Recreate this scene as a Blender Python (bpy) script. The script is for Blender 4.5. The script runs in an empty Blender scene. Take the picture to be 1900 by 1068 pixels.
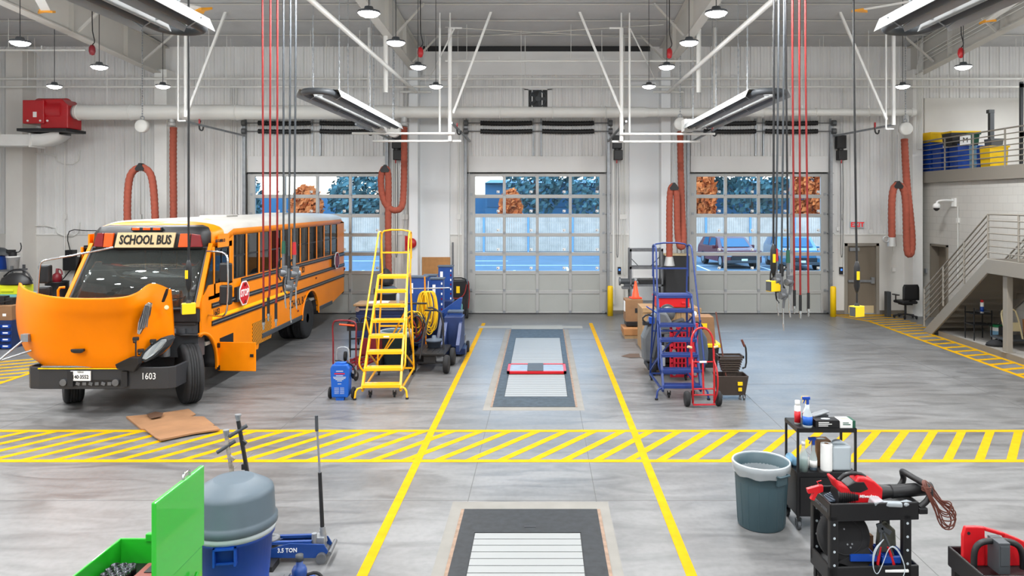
import bpy, bmesh, math, random
from mathutils import Vector, Matrix
R=math.radians; PI=math.pi
random.seed(7)
COL=bpy.context.scene.collection
F=1400.0; H=3.42; CX=1006.0; CY=375.0
def gp(px,py,z=0.0):
    Y=(H-z)*F/(py-CY); return Vector(((px-CX)*Y/F,Y,z))
def ap(px,py,Y):
    return Vector(((px-CX)*Y/F,Y,H-(py-CY)*Y/F))
# ---------- materials
def lin(c):
    def g(v):
        v/=255.0
        return v/12.92 if v<=.04045 else ((v+.055)/1.055)**2.4
    return (g(c[0]),g(c[1]),g(c[2]),1)
MATS={}
def mat(name,rgb,rough=.5,metal=0,emit=None,estr=0,noise=0,nscale=6,bump=0,bscale=40,coat=0,alpha=1,trans=0,spec=.5):
    if name in MATS: return MATS[name]
    m=bpy.data.materials.new(name); m.use_nodes=True
    nt=m.node_tree; b=nt.nodes['Principled BSDF']
    c=lin(rgb); b.inputs['Base Color'].default_value=c
    b.inputs['Roughness'].default_value=rough; b.inputs['Metallic'].default_value=metal
    b.inputs['Coat Weight'].default_value=coat; b.inputs['Specular IOR Level'].default_value=spec
    if trans: b.inputs['Transmission Weight'].default_value=trans
    if alpha<1: b.inputs['Alpha'].default_value=alpha
    if emit:
        b.inputs['Emission Color'].default_value=lin(emit); b.inputs['Emission Strength'].default_value=estr
    tc=nt.nodes.new('ShaderNodeTexCoord')
    if noise:
        n=nt.nodes.new('ShaderNodeTexNoise'); n.inputs['Scale'].default_value=nscale; n.inputs['Detail'].default_value=5
        nt.links.new(tc.outputs['Object'],n.inputs['Vector'])
        cr=nt.nodes.new('ShaderNodeValToRGB')
        cr.color_ramp.elements[0].position=.3; cr.color_ramp.elements[1].position=.7
        lo=tuple(x*(1-noise) for x in c[:3])+(1,); hi=tuple(min(1,x*(1+noise*.5)) for x in c[:3])+(1,)
        cr.color_ramp.elements[0].color=lo; cr.color_ramp.elements[1].color=hi
        nt.links.new(n.outputs['Fac'],cr.inputs['Fac']); nt.links.new(cr.outputs['Color'],b.inputs['Base Color'])
    if bump:
        n2=nt.nodes.new('ShaderNodeTexNoise'); n2.inputs['Scale'].default_value=bscale; n2.inputs['Detail'].default_value=3
        nt.links.new(tc.outputs['Object'],n2.inputs['Vector'])
        bp=nt.nodes.new('ShaderNodeBump'); bp.inputs['Strength'].default_value=bump; bp.inputs['Distance'].default_value=.02
        nt.links.new(n2.outputs['Fac'],bp.inputs['Height']); nt.links.new(bp.outputs['Normal'],b.inputs['Normal'])
    MATS[name]=m; return m
def glassmat(name,tint,refl=.08,rough=.02,op=0,opc=(20,25,30)):
    """thin pane: tinted transparency + reflection"""
    m=bpy.data.materials.new(name); m.use_nodes=True; nt=m.node_tree; nt.nodes.clear()
    o=nt.nodes.new('ShaderNodeOutputMaterial'); t=nt.nodes.new('ShaderNodeBsdfTransparent'); t.inputs[0].default_value=tint
    g=nt.nodes.new('ShaderNodeBsdfGlossy'); g.inputs['Roughness'].default_value=rough
    mx=nt.nodes.new('ShaderNodeMixShader'); fr=nt.nodes.new('ShaderNodeLayerWeight'); fr.inputs['Blend'].default_value=refl*2.2
    nt.links.new(fr.outputs['Fresnel'],mx.inputs[0]); nt.links.new(t.outputs[0],mx.inputs[1]); nt.links.new(g.outputs[0],mx.inputs[2])
    last=mx
    if op:
        d=nt.nodes.new('ShaderNodeBsdfDiffuse'); d.inputs[0].default_value=lin(opc)
        m2=nt.nodes.new('ShaderNodeMixShader'); m2.inputs[0].default_value=op
        nt.links.new(mx.outputs[0],m2.inputs[1]); nt.links.new(d.outputs[0],m2.inputs[2]); last=m2
    nt.links.new(last.outputs[0],o.inputs[0]); return m
M={}
def dm(k,*a,**kw): M[k]=mat(k,*a,**kw)
dm('white_metal',(234,234,231),.45,0,noise=.05,nscale=2); dm('pipe_white',(222,222,218),.4)
dm('wall_metal',(226,226,225),.45,0,noise=.05,nscale=1.2); dm('wall_smooth',(218,216,211),.6,noise=.05,nscale=1.5)
dm('drywall',(224,227,229),.6); dm('rafter',(196,194,188),.5,noise=.04,nscale=1)
dm('insul',(186,187,188),.75,noise=.08,nscale=1.2,bump=.5,bscale=5); dm('dark',(28,28,30),.6); dm('black',(20,20,22),.45)
dm('blackrub',(26,26,28),.8,bump=.1); dm('tyre',(34,35,37),.75,noise=.25,nscale=9); dm('graydark',(62,66,70),.55)
dm('galv',(158,162,166),.4,.6,noise=.15,nscale=8); dm('chrome',(210,212,215),.15,1); dm('steel',(112,114,117),.45,.5,noise=.2,nscale=10)
dm('alu',(176,176,174),.45,.35); dm('door_panel',(168,170,166),.5,.1,noise=.04,nscale=2)
dm('orange',(234,126,0),.35,0,noise=.05,nscale=1.5,spec=.18); dm('orange_side',(238,134,2),.35,0,noise=.06,nscale=1.5,spec=.3)
dm('yellow_stripe',(255,206,0),.4); dm('yel',(248,180,0),.35,coat=.3); dm('yel2',(245,200,0),.5)
dm('paint',(200,150,0),.65,spec=.1,noise=.12,nscale=7); dm('red',(176,14,26),.35,coat=.3); dm('redhose',(128,22,20),.5)
dm('darkred',(120,22,34),.45,noise=.2,nscale=5); dm('hose',(150,74,56),.85,noise=.12,nscale=12); dm('blue',(16,62,132),.45,coat=.2,noise=.12,nscale=6)
dm('blueladder',(24,50,112),.45); dm('bluebright',(8,84,176),.45); dm('bluebin',(10,66,160),.5); dm('navy',(26,46,92),.45,noise=.15,nscale=6)
dm('green',(40,176,44),.3,coat=.4); dm('greenin',(20,112,34),.45); dm('lidgray',(78,92,102),.5,noise=.08,nscale=5); dm('cangray',(58,80,88),.5,noise=.06,nscale=5)
dm('scrub',(96,100,104),.5,noise=.1,nscale=5); dm('scrubblue',(74,86,100),.5); dm('cardboard',(140,104,72),.85,noise=.15,nscale=4)
dm('wood',(168,134,94),.7,noise=.2,nscale=5); dm('board',(170,118,72),.8,noise=.1,nscale=3); dm('cork',(178,128,78),.85,noise=.12,nscale=8); dm('brownbucket',(58,48,42),.5)
dm('taupe',(140,134,124),.5); dm('taupe2',(122,114,102),.5); dm('taupedoor',(118,108,94),.5); dm('beige',(206,192,150),.5)
dm('conc',(150,146,140),.8,noise=.1,nscale=2); dm('white',(236,236,234),.5); dm('paper',(240,240,238),.8); dm('cream',(216,196,150),.5)
dm('bluewhite',(180,190,196),.4); dm('teal',(110,176,178),.4); dm('seat',(58,52,52),.8); dm('interior',(150,146,138),.8)
dm('amber',(232,84,14),.25,coat=.5,emit=(232,84,14),estr=.15); dm('redlens',(120,16,22),.25,coat=.5); dm('rim',(150,148,146),.4,.6,noise=.2,nscale=10)
dm('plate_dark',(62,70,76),.55,.3,noise=.5,nscale=9); dm('plate_black',(34,37,40),.6,.2,noise=.5,nscale=12); dm('cablebrown',(92,46,34),.5); dm('yellowcable',(226,180,10),.5)
dm('roofwhite',(196,193,186),.5,noise=.12,nscale=1.5); dm('asphalt',(88,104,118),.9,noise=.15,nscale=.6); dm('mulch',(96,84,76),.95)
dm('fence',(214,190,170),.9,noise=.18,nscale=2.5); dm('leafy',(86,124,128),.9,noise=.5,nscale=1.2); dm('leafwarm',(216,118,56),.9,noise=.4,nscale=2)
dm('slat',(138,140,139),.5); dm('shopred',(196,20,30),.4); dm('greentag',(20,80,60),.5); dm('tan',(200,180,140),.6)
dm('winglet',(232,158,30),.4); dm('liner',(216,222,226),.3,alpha=.42); dm('plastic_clear',(210,220,226),.2,alpha=.5); dm('greenliq',(60,110,96),.25); dm('blueliq',(40,130,190),.25)
M['glass_door']=glassmat('glass_door',(.86,.95,1,1),.10); M['glass_bus']=glassmat('glass_bus',(.30,.33,.36,1),.16); M['windshield']=glassmat('windshield',(.62,.68,.68,1),.22,op=.08,opc=(140,146,142))
# ---------- mesh builder
class MB:
    def __init__(s): s.bm=bmesh.new()
    def face(s,vs,mi=0,sm=False):
        try: f=s.bm.faces.new(vs)
        except ValueError: return None
        f.material_index=mi; f.smooth=sm; return f
    def poly(s,pts,mi=0):
        return s.face([s.bm.verts.new(p) for p in pts],mi)
    def box(s,x0,x1,y0,y1,z0,z1,mi=0,mtx=None):
        c=[Vector((x,y,z)) for z in (z0,z1) for y in (y0,y1) for x in (x0,x1)]
        if mtx is not None: c=[mtx@v for v in c]
        v=[s.bm.verts.new(p) for p in c]
        for q in ((0,2,3,1),(4,5,7,6),(0,1,5,4),(2,6,7,3),(0,4,6,2),(1,3,7,5)): s.face([v[i] for i in q],mi)
        return s
    def cb(s,c,d,mi=0,rz=0,rx=0,ry=0):
        m=Matrix.Translation(Vector(c))@Matrix.Rotation(rz,4,'Z')@Matrix.Rotation(ry,4,'Y')@Matrix.Rotation(rx,4,'X')
        return s.box(-d[0]/2,d[0]/2,-d[1]/2,d[1]/2,-d[2]/2,d[2]/2,mi,m)
    def bar(s,a,b,w,h,mi=0,up=(0,0,1)):
        a=Vector(a);b=Vector(b); d=(b-a); L=d.length; d.normalize(); u=Vector(up)
        if abs(d.dot(u))>.98: u=Vector((0,1,0))
        x=d.cross(u).normalized(); z=x.cross(d)
        m=Matrix(((x.x,d.x,z.x,a.x),(x.y,d.y,z.y,a.y),(x.z,d.z,z.z,a.z),(0,0,0,1)))
        return s.box(-w/2,w/2,0,L,-h/2,h/2,mi,m)
    def cyl(s,a,b,r,r2=None,n=16,mi=0,cap=True):
        a=Vector(a);b=Vector(b); r2=r if r2 is None else r2
        d=(b-a).normalized(); u=Vector((0,0,1)) if abs(d.z)<.9 else Vector((1,0,0))
        x=d.cross(u).normalized(); y=d.cross(x)
        def ring(c,rr): return [s.bm.verts.new(c+(x*math.cos(2*PI*i/n)+y*math.sin(2*PI*i/n))*rr) for i in range(n)]
        A=ring(a,r);B=ring(b,r2)
        for i in range(n): s.face([A[i],A[(i+1)%n],B[(i+1)%n],B[i]],mi,True)
        if cap:
            if r>0: s.face(ring(a,r)[::-1],mi)
            if r2>0: s.face(ring(b,r2),mi)
        return s
    def tube(s,pts,r,n=8,mi=0,closed=False,cap=True,smooth=0,radii=None):
        P=[Vector(p) for p in pts]
        for _ in range(smooth):
            Q=[] if closed else [P[0]]
            m=len(P)
            for i in range(m if closed else m-1):
                a=P[i];b=P[(i+1)%m]; Q+= [a*.75+b*.25,a*.25+b*.75]
            if not closed: Q.append(P[-1])
            P=Q
        m=len(P); rings=[]; x=None
        for i,p in enumerate(P):
            if closed: t=(P[(i+1)%m]-P[i-1])
            else: t=(P[min(i+1,m-1)]-P[max(i-1,0)])
            if t.length<1e-9: t=Vector((0,0,1))
            t.normalize()
            if x is None:
                u=Vector((0,0,1)) if abs(t.z)<.9 else Vector((1,0,0)); x=t.cross(u).normalized()
            else:
                x=(x-t*x.dot(t))
                x=x.normalized() if x.length>1e-6 else t.orthogonal().normalized()
            y=t.cross(x); rr=radii(i/(m-1)) if radii else r
            rings.append([s.bm.verts.new(p+(x*math.cos(2*PI*k/n)+y*math.sin(2*PI*k/n))*rr) for k in range(n)])
        for i in range(m if closed else m-1):
            A=rings[i];B=rings[(i+1)%m]
            for k in range(n): s.face([A[k],A[(k+1)%n],B[(k+1)%n],B[k]],mi,True)
        if cap and not closed:
            s.face([s.bm.verts.new(v.co) for v in rings[0]][::-1],mi); s.face([s.bm.verts.new(v.co) for v in rings[-1]],mi)
        return s
    def lathe(s,prof,c=(0,0,0),n=28,mi=0,axis='Z',sx=1,sy=1,smooth=True):
        c=Vector(c); rings=[]
        for (r,z) in prof:
            ring=[]
            for i in range(n):
                a=2*PI*i/n; p=(r*math.cos(a)*sx,r*math.sin(a)*sy,z)
                if axis=='X': p=(p[2],p[0],p[1])
                elif axis=='Y': p=(p[0],p[2],p[1])
                ring.append(s.bm.verts.new(c+Vector(p)))
            rings.append(ring)
        for A,B in zip(rings,rings[1:]):
            for i in range(n): s.face([A[i],A[(i+1)%n],B[(i+1)%n],B[i]],mi,smooth)
        if prof[0][0]>1e-4: s.face(rings[0][::-1],mi)
        if prof[-1][0]>1e-4: s.face(rings[-1],mi)
        return s
    def prism(s,pts,axis,a,b,mi=0):
        """2D polygon extruded; axis X: pts=(y,z), Y: (x,z), Z: (x,y)"""
        def q(p,t):
            return {'X':(t,p[0],p[1]),'Y':(p[0],t,p[1]),'Z':(p[0],p[1],t)}[axis]
        A=[s.bm.verts.new(q(p,a)) for p in pts];B=[s.bm.verts.new(q(p,b)) for p in pts]
        s.face(A[::-1],mi);s.face(B,mi); n=len(pts)
        for i in range(n): s.face([A[i],A[(i+1)%n],B[(i+1)%n],B[i]],mi)
        return s
    def grid(s,rows,mi=0,sm=True):
        V=[[s.bm.verts.new(p) for p in r] for r in rows]
        for a,b in zip(V,V[1:]):
            for i in range(len(a)-1): s.face([a[i],a[i+1],b[i+1],b[i]],mi,sm)
        return s
    def torus(s,c,R_,r,axis='Z',n=28,m=8,mi=0):
        c=Vector(c); pts=[]
        for i in range(n):
            a=2*PI*i/n; p=(R_*math.cos(a),R_*math.sin(a),0)
            if axis=='X': p=(0,p[0],p[1])
            elif axis=='Y': p=(p[0],0,p[1])
            pts.append(c+Vector(p))
        return s.tube(pts,r,m,mi,closed=True)
    def build(s,name,mats,parent=None,bevel=0,solid=0,subsurf=0,loc=None,norm=True):
        if norm: bmesh.ops.recalc_face_normals(s.bm,faces=s.bm.faces)
        me=bpy.data.meshes.new(name); s.bm.to_mesh(me); s.bm.free()
        if not isinstance(mats,(list,tuple)): mats=[mats]
        for m in mats: me.materials.append((M.get(m) or MATS[m]) if isinstance(m,str) else m)
        o=bpy.data.objects.new(name,me); COL.objects.link(o)
        if parent is not None: o.parent=parent
        if loc is not None: o.location=loc
        if solid:
            md=o.modifiers.new('s','SOLIDIFY'); md.thickness=solid; md.offset=0
        if bevel:
            md=o.modifiers.new('b','BEVEL'); md.width=bevel; md.segments=2; md.limit_method='ANGLE'; md.angle_limit=R(40)
        if subsurf:
            md=o.modifiers.new('u','SUBSURF'); md.levels=subsurf; md.render_levels=subsurf
        return o
def thing(name,label,cat,loc=(0,0,0),rz=0,group=None):
    o=bpy.data.objects.new(name,None); COL.objects.link(o); o.location=loc; o.rotation_euler=(0,0,rz)
    o.empty_display_size=.1; o['label']=label; o['category']=cat
    if group: o['group']=group
    return o
def tag(o,label,cat,group=None,kind=None):
    o['label']=label;o['category']=cat
    if group:o['group']=group
    if kind:o['kind']=kind
    return o
def struct(name,mb,mats,parent=None,**k):
    o=mb.build(name,mats,parent,**k)
    if parent is None: o['kind']='structure'
    return o
def children(o): return [c for c in bpy.data.objects if c.parent==o]
def dup(o,loc=None,rz=None,label=None,parent=None,group=None):
    c=o.copy(); COL.objects.link(c)
    if parent is not None: c.parent=parent
    if loc is not None: c.location=loc
    if rz is not None: c.rotation_euler[2]=rz
    if label: c['label']=label
    if group: c['group']=group
    for ch in [k for k in bpy.data.objects if k.parent==o and k!=c]: dup(ch,parent=c)
    return c
def text(name,s,size,loc,rot,m,parent=None,ext=.002,ax='CENTER',sx=1,shear=0,bold=0):
    cu=bpy.data.curves.new(name,'FONT'); cu.body=s; cu.size=size; cu.extrude=ext; cu.align_x=ax; cu.align_y='CENTER'; cu.shear=shear; cu.resolution_u=2; cu.offset=bold
    t=bpy.data.objects.new('tmp_text',cu); COL.objects.link(t)
    dg=bpy.context.evaluated_depsgraph_get(); dg.update()
    me=bpy.data.meshes.new_from_object(t.evaluated_get(dg)); bpy.data.objects.remove(t)
    me.materials.clear(); me.materials.append(M[m]); me.name=name
    o=bpy.data.objects.new(name,me); COL.objects.link(o); o.location=loc; o.rotation_euler=rot; o.scale=(sx,1,1)
    if parent is not None:o.parent=parent
    return o
WORLD=5.6; EXPO=0.05; LAMP=98
YW=23.13
def ceilz(Y): return 8.2+.083*(YW-Y)
# ---------- floor with worn concrete
m=bpy.data.materials.new('polished_concrete'); m.use_nodes=True; nt=m.node_tree; b=nt.nodes['Principled BSDF']
tc=nt.nodes.new('ShaderNodeTexCoord')
def noise(sc_,det,vec=None,dist=0):
    n=nt.nodes.new('ShaderNodeTexNoise'); n.inputs['Scale'].default_value=sc_; n.inputs['Detail'].default_value=det; n.inputs['Distortion'].default_value=dist
    nt.links.new(vec or tc.outputs['Object'],n.inputs['Vector']); return n
mp=nt.nodes.new('ShaderNodeMapping'); mp.inputs['Scale'].default_value=(.35,1.3,1); nt.links.new(tc.outputs['Object'],mp.inputs['Vector'])
n1=noise(.5,7); n2=noise(2.6,10,mp.outputs['Vector'],1.4); n3=noise(14,4)
def ramp(src,p0,c0,p1,c1):
    r=nt.nodes.new('ShaderNodeValToRGB'); r.color_ramp.elements[0].position=p0; r.color_ramp.elements[1].position=p1
    r.color_ramp.elements[0].color=lin(c0); r.color_ramp.elements[1].color=lin(c1); nt.links.new(src,r.inputs['Fac']); return r
r1=ramp(n1.outputs['Fac'],.35,(108,107,106),.65,(126,126,126)); r2=ramp(n2.outputs['Fac'],.3,(186,187,188),.6,(255,255,255)); r3=ramp(n3.outputs['Fac'],.3,(240,240,240),.6,(255,255,255))
def mul(a,b_,f=1):
    x=nt.nodes.new('ShaderNodeMix'); x.data_type='RGBA'; x.blend_type='MULTIPLY'; x.inputs['Factor'].default_value=f
    nt.links.new(a,x.inputs['A']); nt.links.new(b_,x.inputs['B']); return x.outputs['Result']
c=mul(r1.outputs['Color'],r2.outputs['Color'],.8); c=mul(c,r3.outputs['Color'])
nt.links.new(c,b.inputs['Base Color'])
rr=nt.nodes.new('ShaderNodeMapRange'); rr.inputs['To Min'].default_value=.26; rr.inputs['To Max'].default_value=.5; nt.links.new(n2.outputs['Fac'],rr.inputs['Value']); nt.links.new(rr.outputs['Result'],b.inputs['Roughness'])
M['floor']=m
b=MB(); b.box(-19,19,-6,YW+.3,-.2,0); struct('floor',b,'floor')
b=MB()  # saw-cut joints and oil stains are marks of their own
for x in (-8.2,-3.95,3.63,8.0): b.box(x-.004,x+.004,-5,YW-.1,0,.0012)
for x in (-.85,.62): b.box(x-.004,x+.004,8.6,12.4,0,.0012)
for y in (4.9,8.66,14.2,18.8): b.box(-18,11.5,y-.006,y+.006,0,.0012)
j=struct('floor_joint',b,mat('joint',(98,97,96),.8))
# ---------- yellow floor paint
PZ=.003
b=MB()
b.box(-1.70,-1.60,1,21.35,0,PZ+.001); b.box(1.32,1.42,1,21.35,0,PZ+.001); struct('floor_marking',b,'paint')
def clip_stripe(b,x0,y0,x1,y1,w,xmin,xmax,ymin,ymax,z=PZ*.8):
    d=Vector((x1-x0,y1-y0)).normalized()
    # horizontal width w along X: parallelogram
    pts=[(x0-w/2,y0),(x0+w/2,y0),(x1+w/2,y1),(x1-w/2,y1)]
    def clip(P,f):
        out=[]
        for i in range(len(P)):
            a=P[i];c=P[(i+1)%len(P)]; fa=f(a);fc=f(c)
            if fa>=0: out.append(a)
            if (fa>=0)!=(fc>=0):
                t=fa/(fa-fc); out.append((a[0]+(c[0]-a[0])*t,a[1]+(c[1]-a[1])*t))
        return out
    for f in (lambda p:p[0]-xmin,lambda p:xmax-p[0],lambda p:p[1]-ymin,lambda p:ymax-p[1]):
        pts=clip(pts,f)
        if len(pts)<3: return
    b.prism(pts,'Z',0,z)
b=MB(); ya,yb=9.93,11.34
b.box(-10.3,9.9,ya,ya+.1,0,PZ); b.box(-10.3,9.9,yb-.1,yb,0,PZ)
x=-11.6
while x<10: clip_stripe(b,x,ya,x+1.0,yb,.135,-10.3,9.9,ya+.05,yb-.05); x+=.423
struct('floor_marking',b,'paint')
b=MB()  # left walkway
b.box(-10.3,-10.2,11.4,17.6,0,PZ)
y=11.4
while y<17.2: b.prism([(-10.25,y),(-10.25,y+.13),(-12.2,y+.13-1.1),(-12.2,y-1.1)],'Z',0,PZ*.8); y+=.42
struct('floor_marking',b,'paint')
b=MB()  # right walkway
b.box(9.36,9.46,8,21.7,0,PZ); b.box(10.02,10.12,8,19.6,0,PZ)
b.prism([(8.72,22.95),(8.72,22.85),(9.36,21.65),(9.46,21.7)],'Z',0,PZ); b.prism([(8.72,22.85),(8.78,22.98),(11.5,22.98),(11.5,22.9)],'Z',0,PZ)
y=8
while y<19.7: b.prism([(9.4,y),(9.4,y+.13),(10.08,y+.33),(10.08,y+.2)],'Z',0,PZ*.8); y+=.46
x=8.8
for k in range(9):
    y0=22.9-.36*k; 
    xs=9.4 if y0<21.7 else 9.4-(y0-21.7)*.55
    if y0>19.9: b.prism([(xs,y0-.12),(xs,y0),(10.6,y0+.35 if y0+.35<22.95 else 22.95),(10.6,min(y0+.23,22.9))],'Z',0,PZ*.8)
struct('floor_marking',b,'paint')
# ---------- back wall
DX=[(-9.06,-4.76),(-2.30,2.0),(4.5,8.8)]; DT=4.32
MANX=(9.30,10.28); MANZ=2.14
b=MB()
xs=[-19]+[v for d in DX for v in d]+[MANX[0],MANX[1],19]
for i in range(0,len(xs),2): b.box(xs[i],xs[i+1],YW,YW+.3,0,9.2)
for d in DX: b.box(d[0],d[1],YW,YW+.3,DT,9.2)
b.box(MANX[0],MANX[1],YW,YW+.3,MANZ,9.2)
struct('wall_back',b,'wall_smooth')
b=MB()
def inside(x,ds): return any(d[0]-.1<x<d[1]+.1 for d in ds)
x=-18.9; k=0
sk=[(-4.05,-2.7),(2.6,3.9),(-11.65,-11.15),(11.05,11.45)]
while x<18.9:
    if not any(a<x<c for a,c in sk):
        z0=2.46
        if x>11.6: z0=6.62
        if inside(x,DX): z0=4.84
        b.prism([(x-.028,YW),(x-.014,YW-.045),(x+.014,YW-.045),(x+.028,YW)],'Z',z0,8.35)
        for q in (.1,.2): b.prism([(x+q-.012,YW),(x+q,YW-.016),(x+q+.012,YW)],'Z',z0,8.35)
    x+=.3048
# painted sheet plane
segs=[(-19,-9.06,2.46),(-9.06,-4.76,4.84),(-4.76,-2.3,2.46),(-2.3,2,4.84),(2,4.5,2.46),(4.5,8.8,4.84),(8.8,11.6,2.46)]
for a,c,z in segs: b.box(a,c,YW-.004,YW,z,8.3)
b.box(11.6,19,YW-.004,YW,6.62,8.3)
struct('wall_cladding',b,'wall_metal')
b=MB()
for a,c in [(-15.5,-9.2),(-4.6,-3.95),(-3.6,-2.45),(2.1,2.7),(3.8,4.4),(8.95,11.6)]:
    b.box(a,c,YW-.035,YW,2.42,2.46)
struct('trim_1',b,'white_metal')
b=MB()
for a,c in [(-15.5,-9.2),(-4.6,-2.4),(2.1,4.4),(8.95,9.25),(10.34,11.6)]: b.box(a,c,YW-.02,YW,0,.11)
struct('baseboard_back',b,'taupe2')
b=MB(); b.box(11.7,19,YW-.05,YW,4.3,6.6); struct('wall_upper_back',b,'wall_smooth')
# centre header
b=MB(); b.box(-3.65,3.3,YW-.09,YW,7.30,8.02); struct('wall_header',b,'wall_metal')
b=MB(); b.box(-3.65,3.3,YW-.07,YW,8.02,8.25); struct('gap_shade',b,'dark')  # dark strip painted as the shaded gap above the header panel
# other walls
b=MB(); b.box(-19.3,-19,-6,YW+.3,0,11); struct('wall_left',b,'wall_metal')
b=MB(); b.box(19,19.3,-6,YW+.3,0,11); struct('wall_right_far',b,'wall_metal')
b=MB(); b.box(-19,19,-6.3,-6,0,11); struct('wall_front',b,'wall_metal')
# ceiling
b=MB()
for i in range(20):
    y0=-6.3+i*1.5; y1=min(y0+1.5,YW+.4)
    b.grid([[(x,y0,ceilz(y0)) for x in (-19.3,19.3)],[(x,(y0+y1)/2,ceilz((y0+y1)/2)-.025) for x in (-19.3,19.3)],[(x,y1,ceilz(y1)) for x in (-19.3,19.3)]])
    if y1>=YW+.4: break
struct('ceiling',b,'insul',norm=False)
# CMU wall (right) with side door opening
mc=bpy.data.materials.new('block_wall'); mc.use_nodes=True; nt=mc.node_tree; pb=nt.nodes['Principled BSDF']; pb.inputs['Roughness'].default_value=.7
tc=nt.nodes.new('ShaderNodeTexCoord'); mp=nt.nodes.new('ShaderNodeMapping'); mp.inputs['Rotation'].default_value=(R(90),0,R(90))
sx=nt.nodes.new('ShaderNodeSeparateXYZ'); cx=nt.nodes.new('ShaderNodeCombineXYZ')
nt.links.new(tc.outputs['Object'],sx.inputs[0]); nt.links.new(sx.outputs['Y'],cx.inputs['X']); nt.links.new(sx.outputs['Z'],cx.inputs['Y'])
br=nt.nodes.new('ShaderNodeTexBrick'); br.inputs['Scale'].default_value=1; br.inputs['Brick Width'].default_value=.4; br.inputs['Row Height'].default_value=.2; br.inputs['Mortar Size'].default_value=.006
br.inputs['Color1'].default_value=lin((204,202,196)); br.inputs['Color2'].default_value=lin((200,198,192)); br.inputs['Mortar'].default_value=lin((186,184,178))
nt.links.new(cx.outputs[0],br.inputs['Vector']); nt.links.new(br.outputs['Color'],pb.inputs['Base Color']); M['cmu']=mc
b=MB(); b.box(11.6,11.8,-6,21.55,0,4.0); b.box(11.6,11.8,22.5,YW,0,4.0); b.box(11.6,11.8,21.55,22.5,2.19,4.0); struct('wall_right',b,'cmu')
# side door: frame + leaf set back
d=MB(); d.box(11.8,11.84,21.6,22.45,0,2.14); dd=struct('door_5',d,'taupedoor')
d=MB(); d.box(11.56,11.86,21.55,21.61,0,2.19); d.box(11.56,11.86,22.44,22.5,0,2.19); d.box(11.56,11.86,21.55,22.5,2.13,2.19); d.build('door_frame','taupe2',dd)
d=MB(); d.cyl((11.75,21.7,1.02),(11.75,21.82,1.02),.012); d.build('door_handle','galv',dd)
# mezzanine
b=MB(); b.box(11.45,19,-6,YW,4.0,4.28); struct('floor_mezzanine',b,'taupe')
# ---------- columns
b=MB(); b.box(-3.98,-3.72,22.55,YW,0,7.4); b.box(-3.72,-2.82,YW-.12,YW,0,7.1); struct('column_1',b,'drywall')
b=MB(); b.box(3.56,3.84,22.55,YW,0,7.4); b.box(2.66,3.56,YW-.12,YW,0,7.1); struct('column_2',b,'drywall')
b=MB(); b.box(-11.62,-11.25,22.6,YW,0,7.4); struct('column_3',b,'white_metal')
b=MB(); b.box(11.1,11.4,22.6,YW,0,7.4); struct('column_4',b,'white_metal')
b=MB(); b.box(-16,-15.5,22.5,YW,0,8); struct('column_5',b,'wall_smooth')
# ---------- rafters (tapered I sections rising toward the camera)
def rafter(n,X,zb,slope=.06,w=.26,y0=2):
    b=MB()
    yn=YW; 
    def zlow(Y): return zb+slope*(yn-Y)
    b.prism([(y0,zlow(y0)),(yn,zlow(yn)),(yn,ceilz(yn)-.03),(y0,ceilz(y0)-.03)],'X',X-.008,X+.008)
    b.bar((X,y0,zlow(y0)),(X,yn,zlow(yn)),w,.03); b.bar((X,y0,ceilz(y0)-.06),(X,yn,ceilz(yn)-.06),w,.02)
    y=4
    while y<yn: b.box(X-w/2,X+w/2,y-.006,y+.006,zlow(y),ceilz(y)-.05); y+=2.4
    struct('beam_%d'%n,b,'rafter')
rafter(1,-11.55,7.27); rafter(2,11.3,7.2,.09); rafter(3,-3.85,7.35,.05,.22); rafter(4,3.7,7.35,.05,.22)
# flange braces
b=MB()
for X,s in ((-11.55,1),(11.3,-1)):
    for Y in (12.4,15.5,18.6,21.6):
        b.bar((X+s*.1,Y,7.35+.06*(YW-Y)),(X+s*1.0,Y,ceilz(Y)-.1),.05,.05)
struct('beam_brace',b,'rafter')
b=MB()
for X in (-3.85,3.7):
    for s in (-1,1):
        for Y in (19.2,21.9): b.bar((X+s*.1,Y,7.42+.06*(YW-Y)),(X+s*.85,Y,ceilz(Y)-.05),.045,.045)
struct('beam_brace',b,'rafter')
# ceiling seams and cross rods
b=MB()
for Y in (19.3,20.6,21.9,17.5,15.7): b.box(-19,19,Y-.02,Y+.02,ceilz(Y)-.05,ceilz(Y)-.03)
b.tube([(-2.6,20.2,8.1),(3.4,21.9,8.15)],.012,6); b.tube([(3.2,19.9,8.1),(-3.0,21.8,8.15)],.012,6)
struct('ceiling_strap',b,'rafter')
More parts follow.
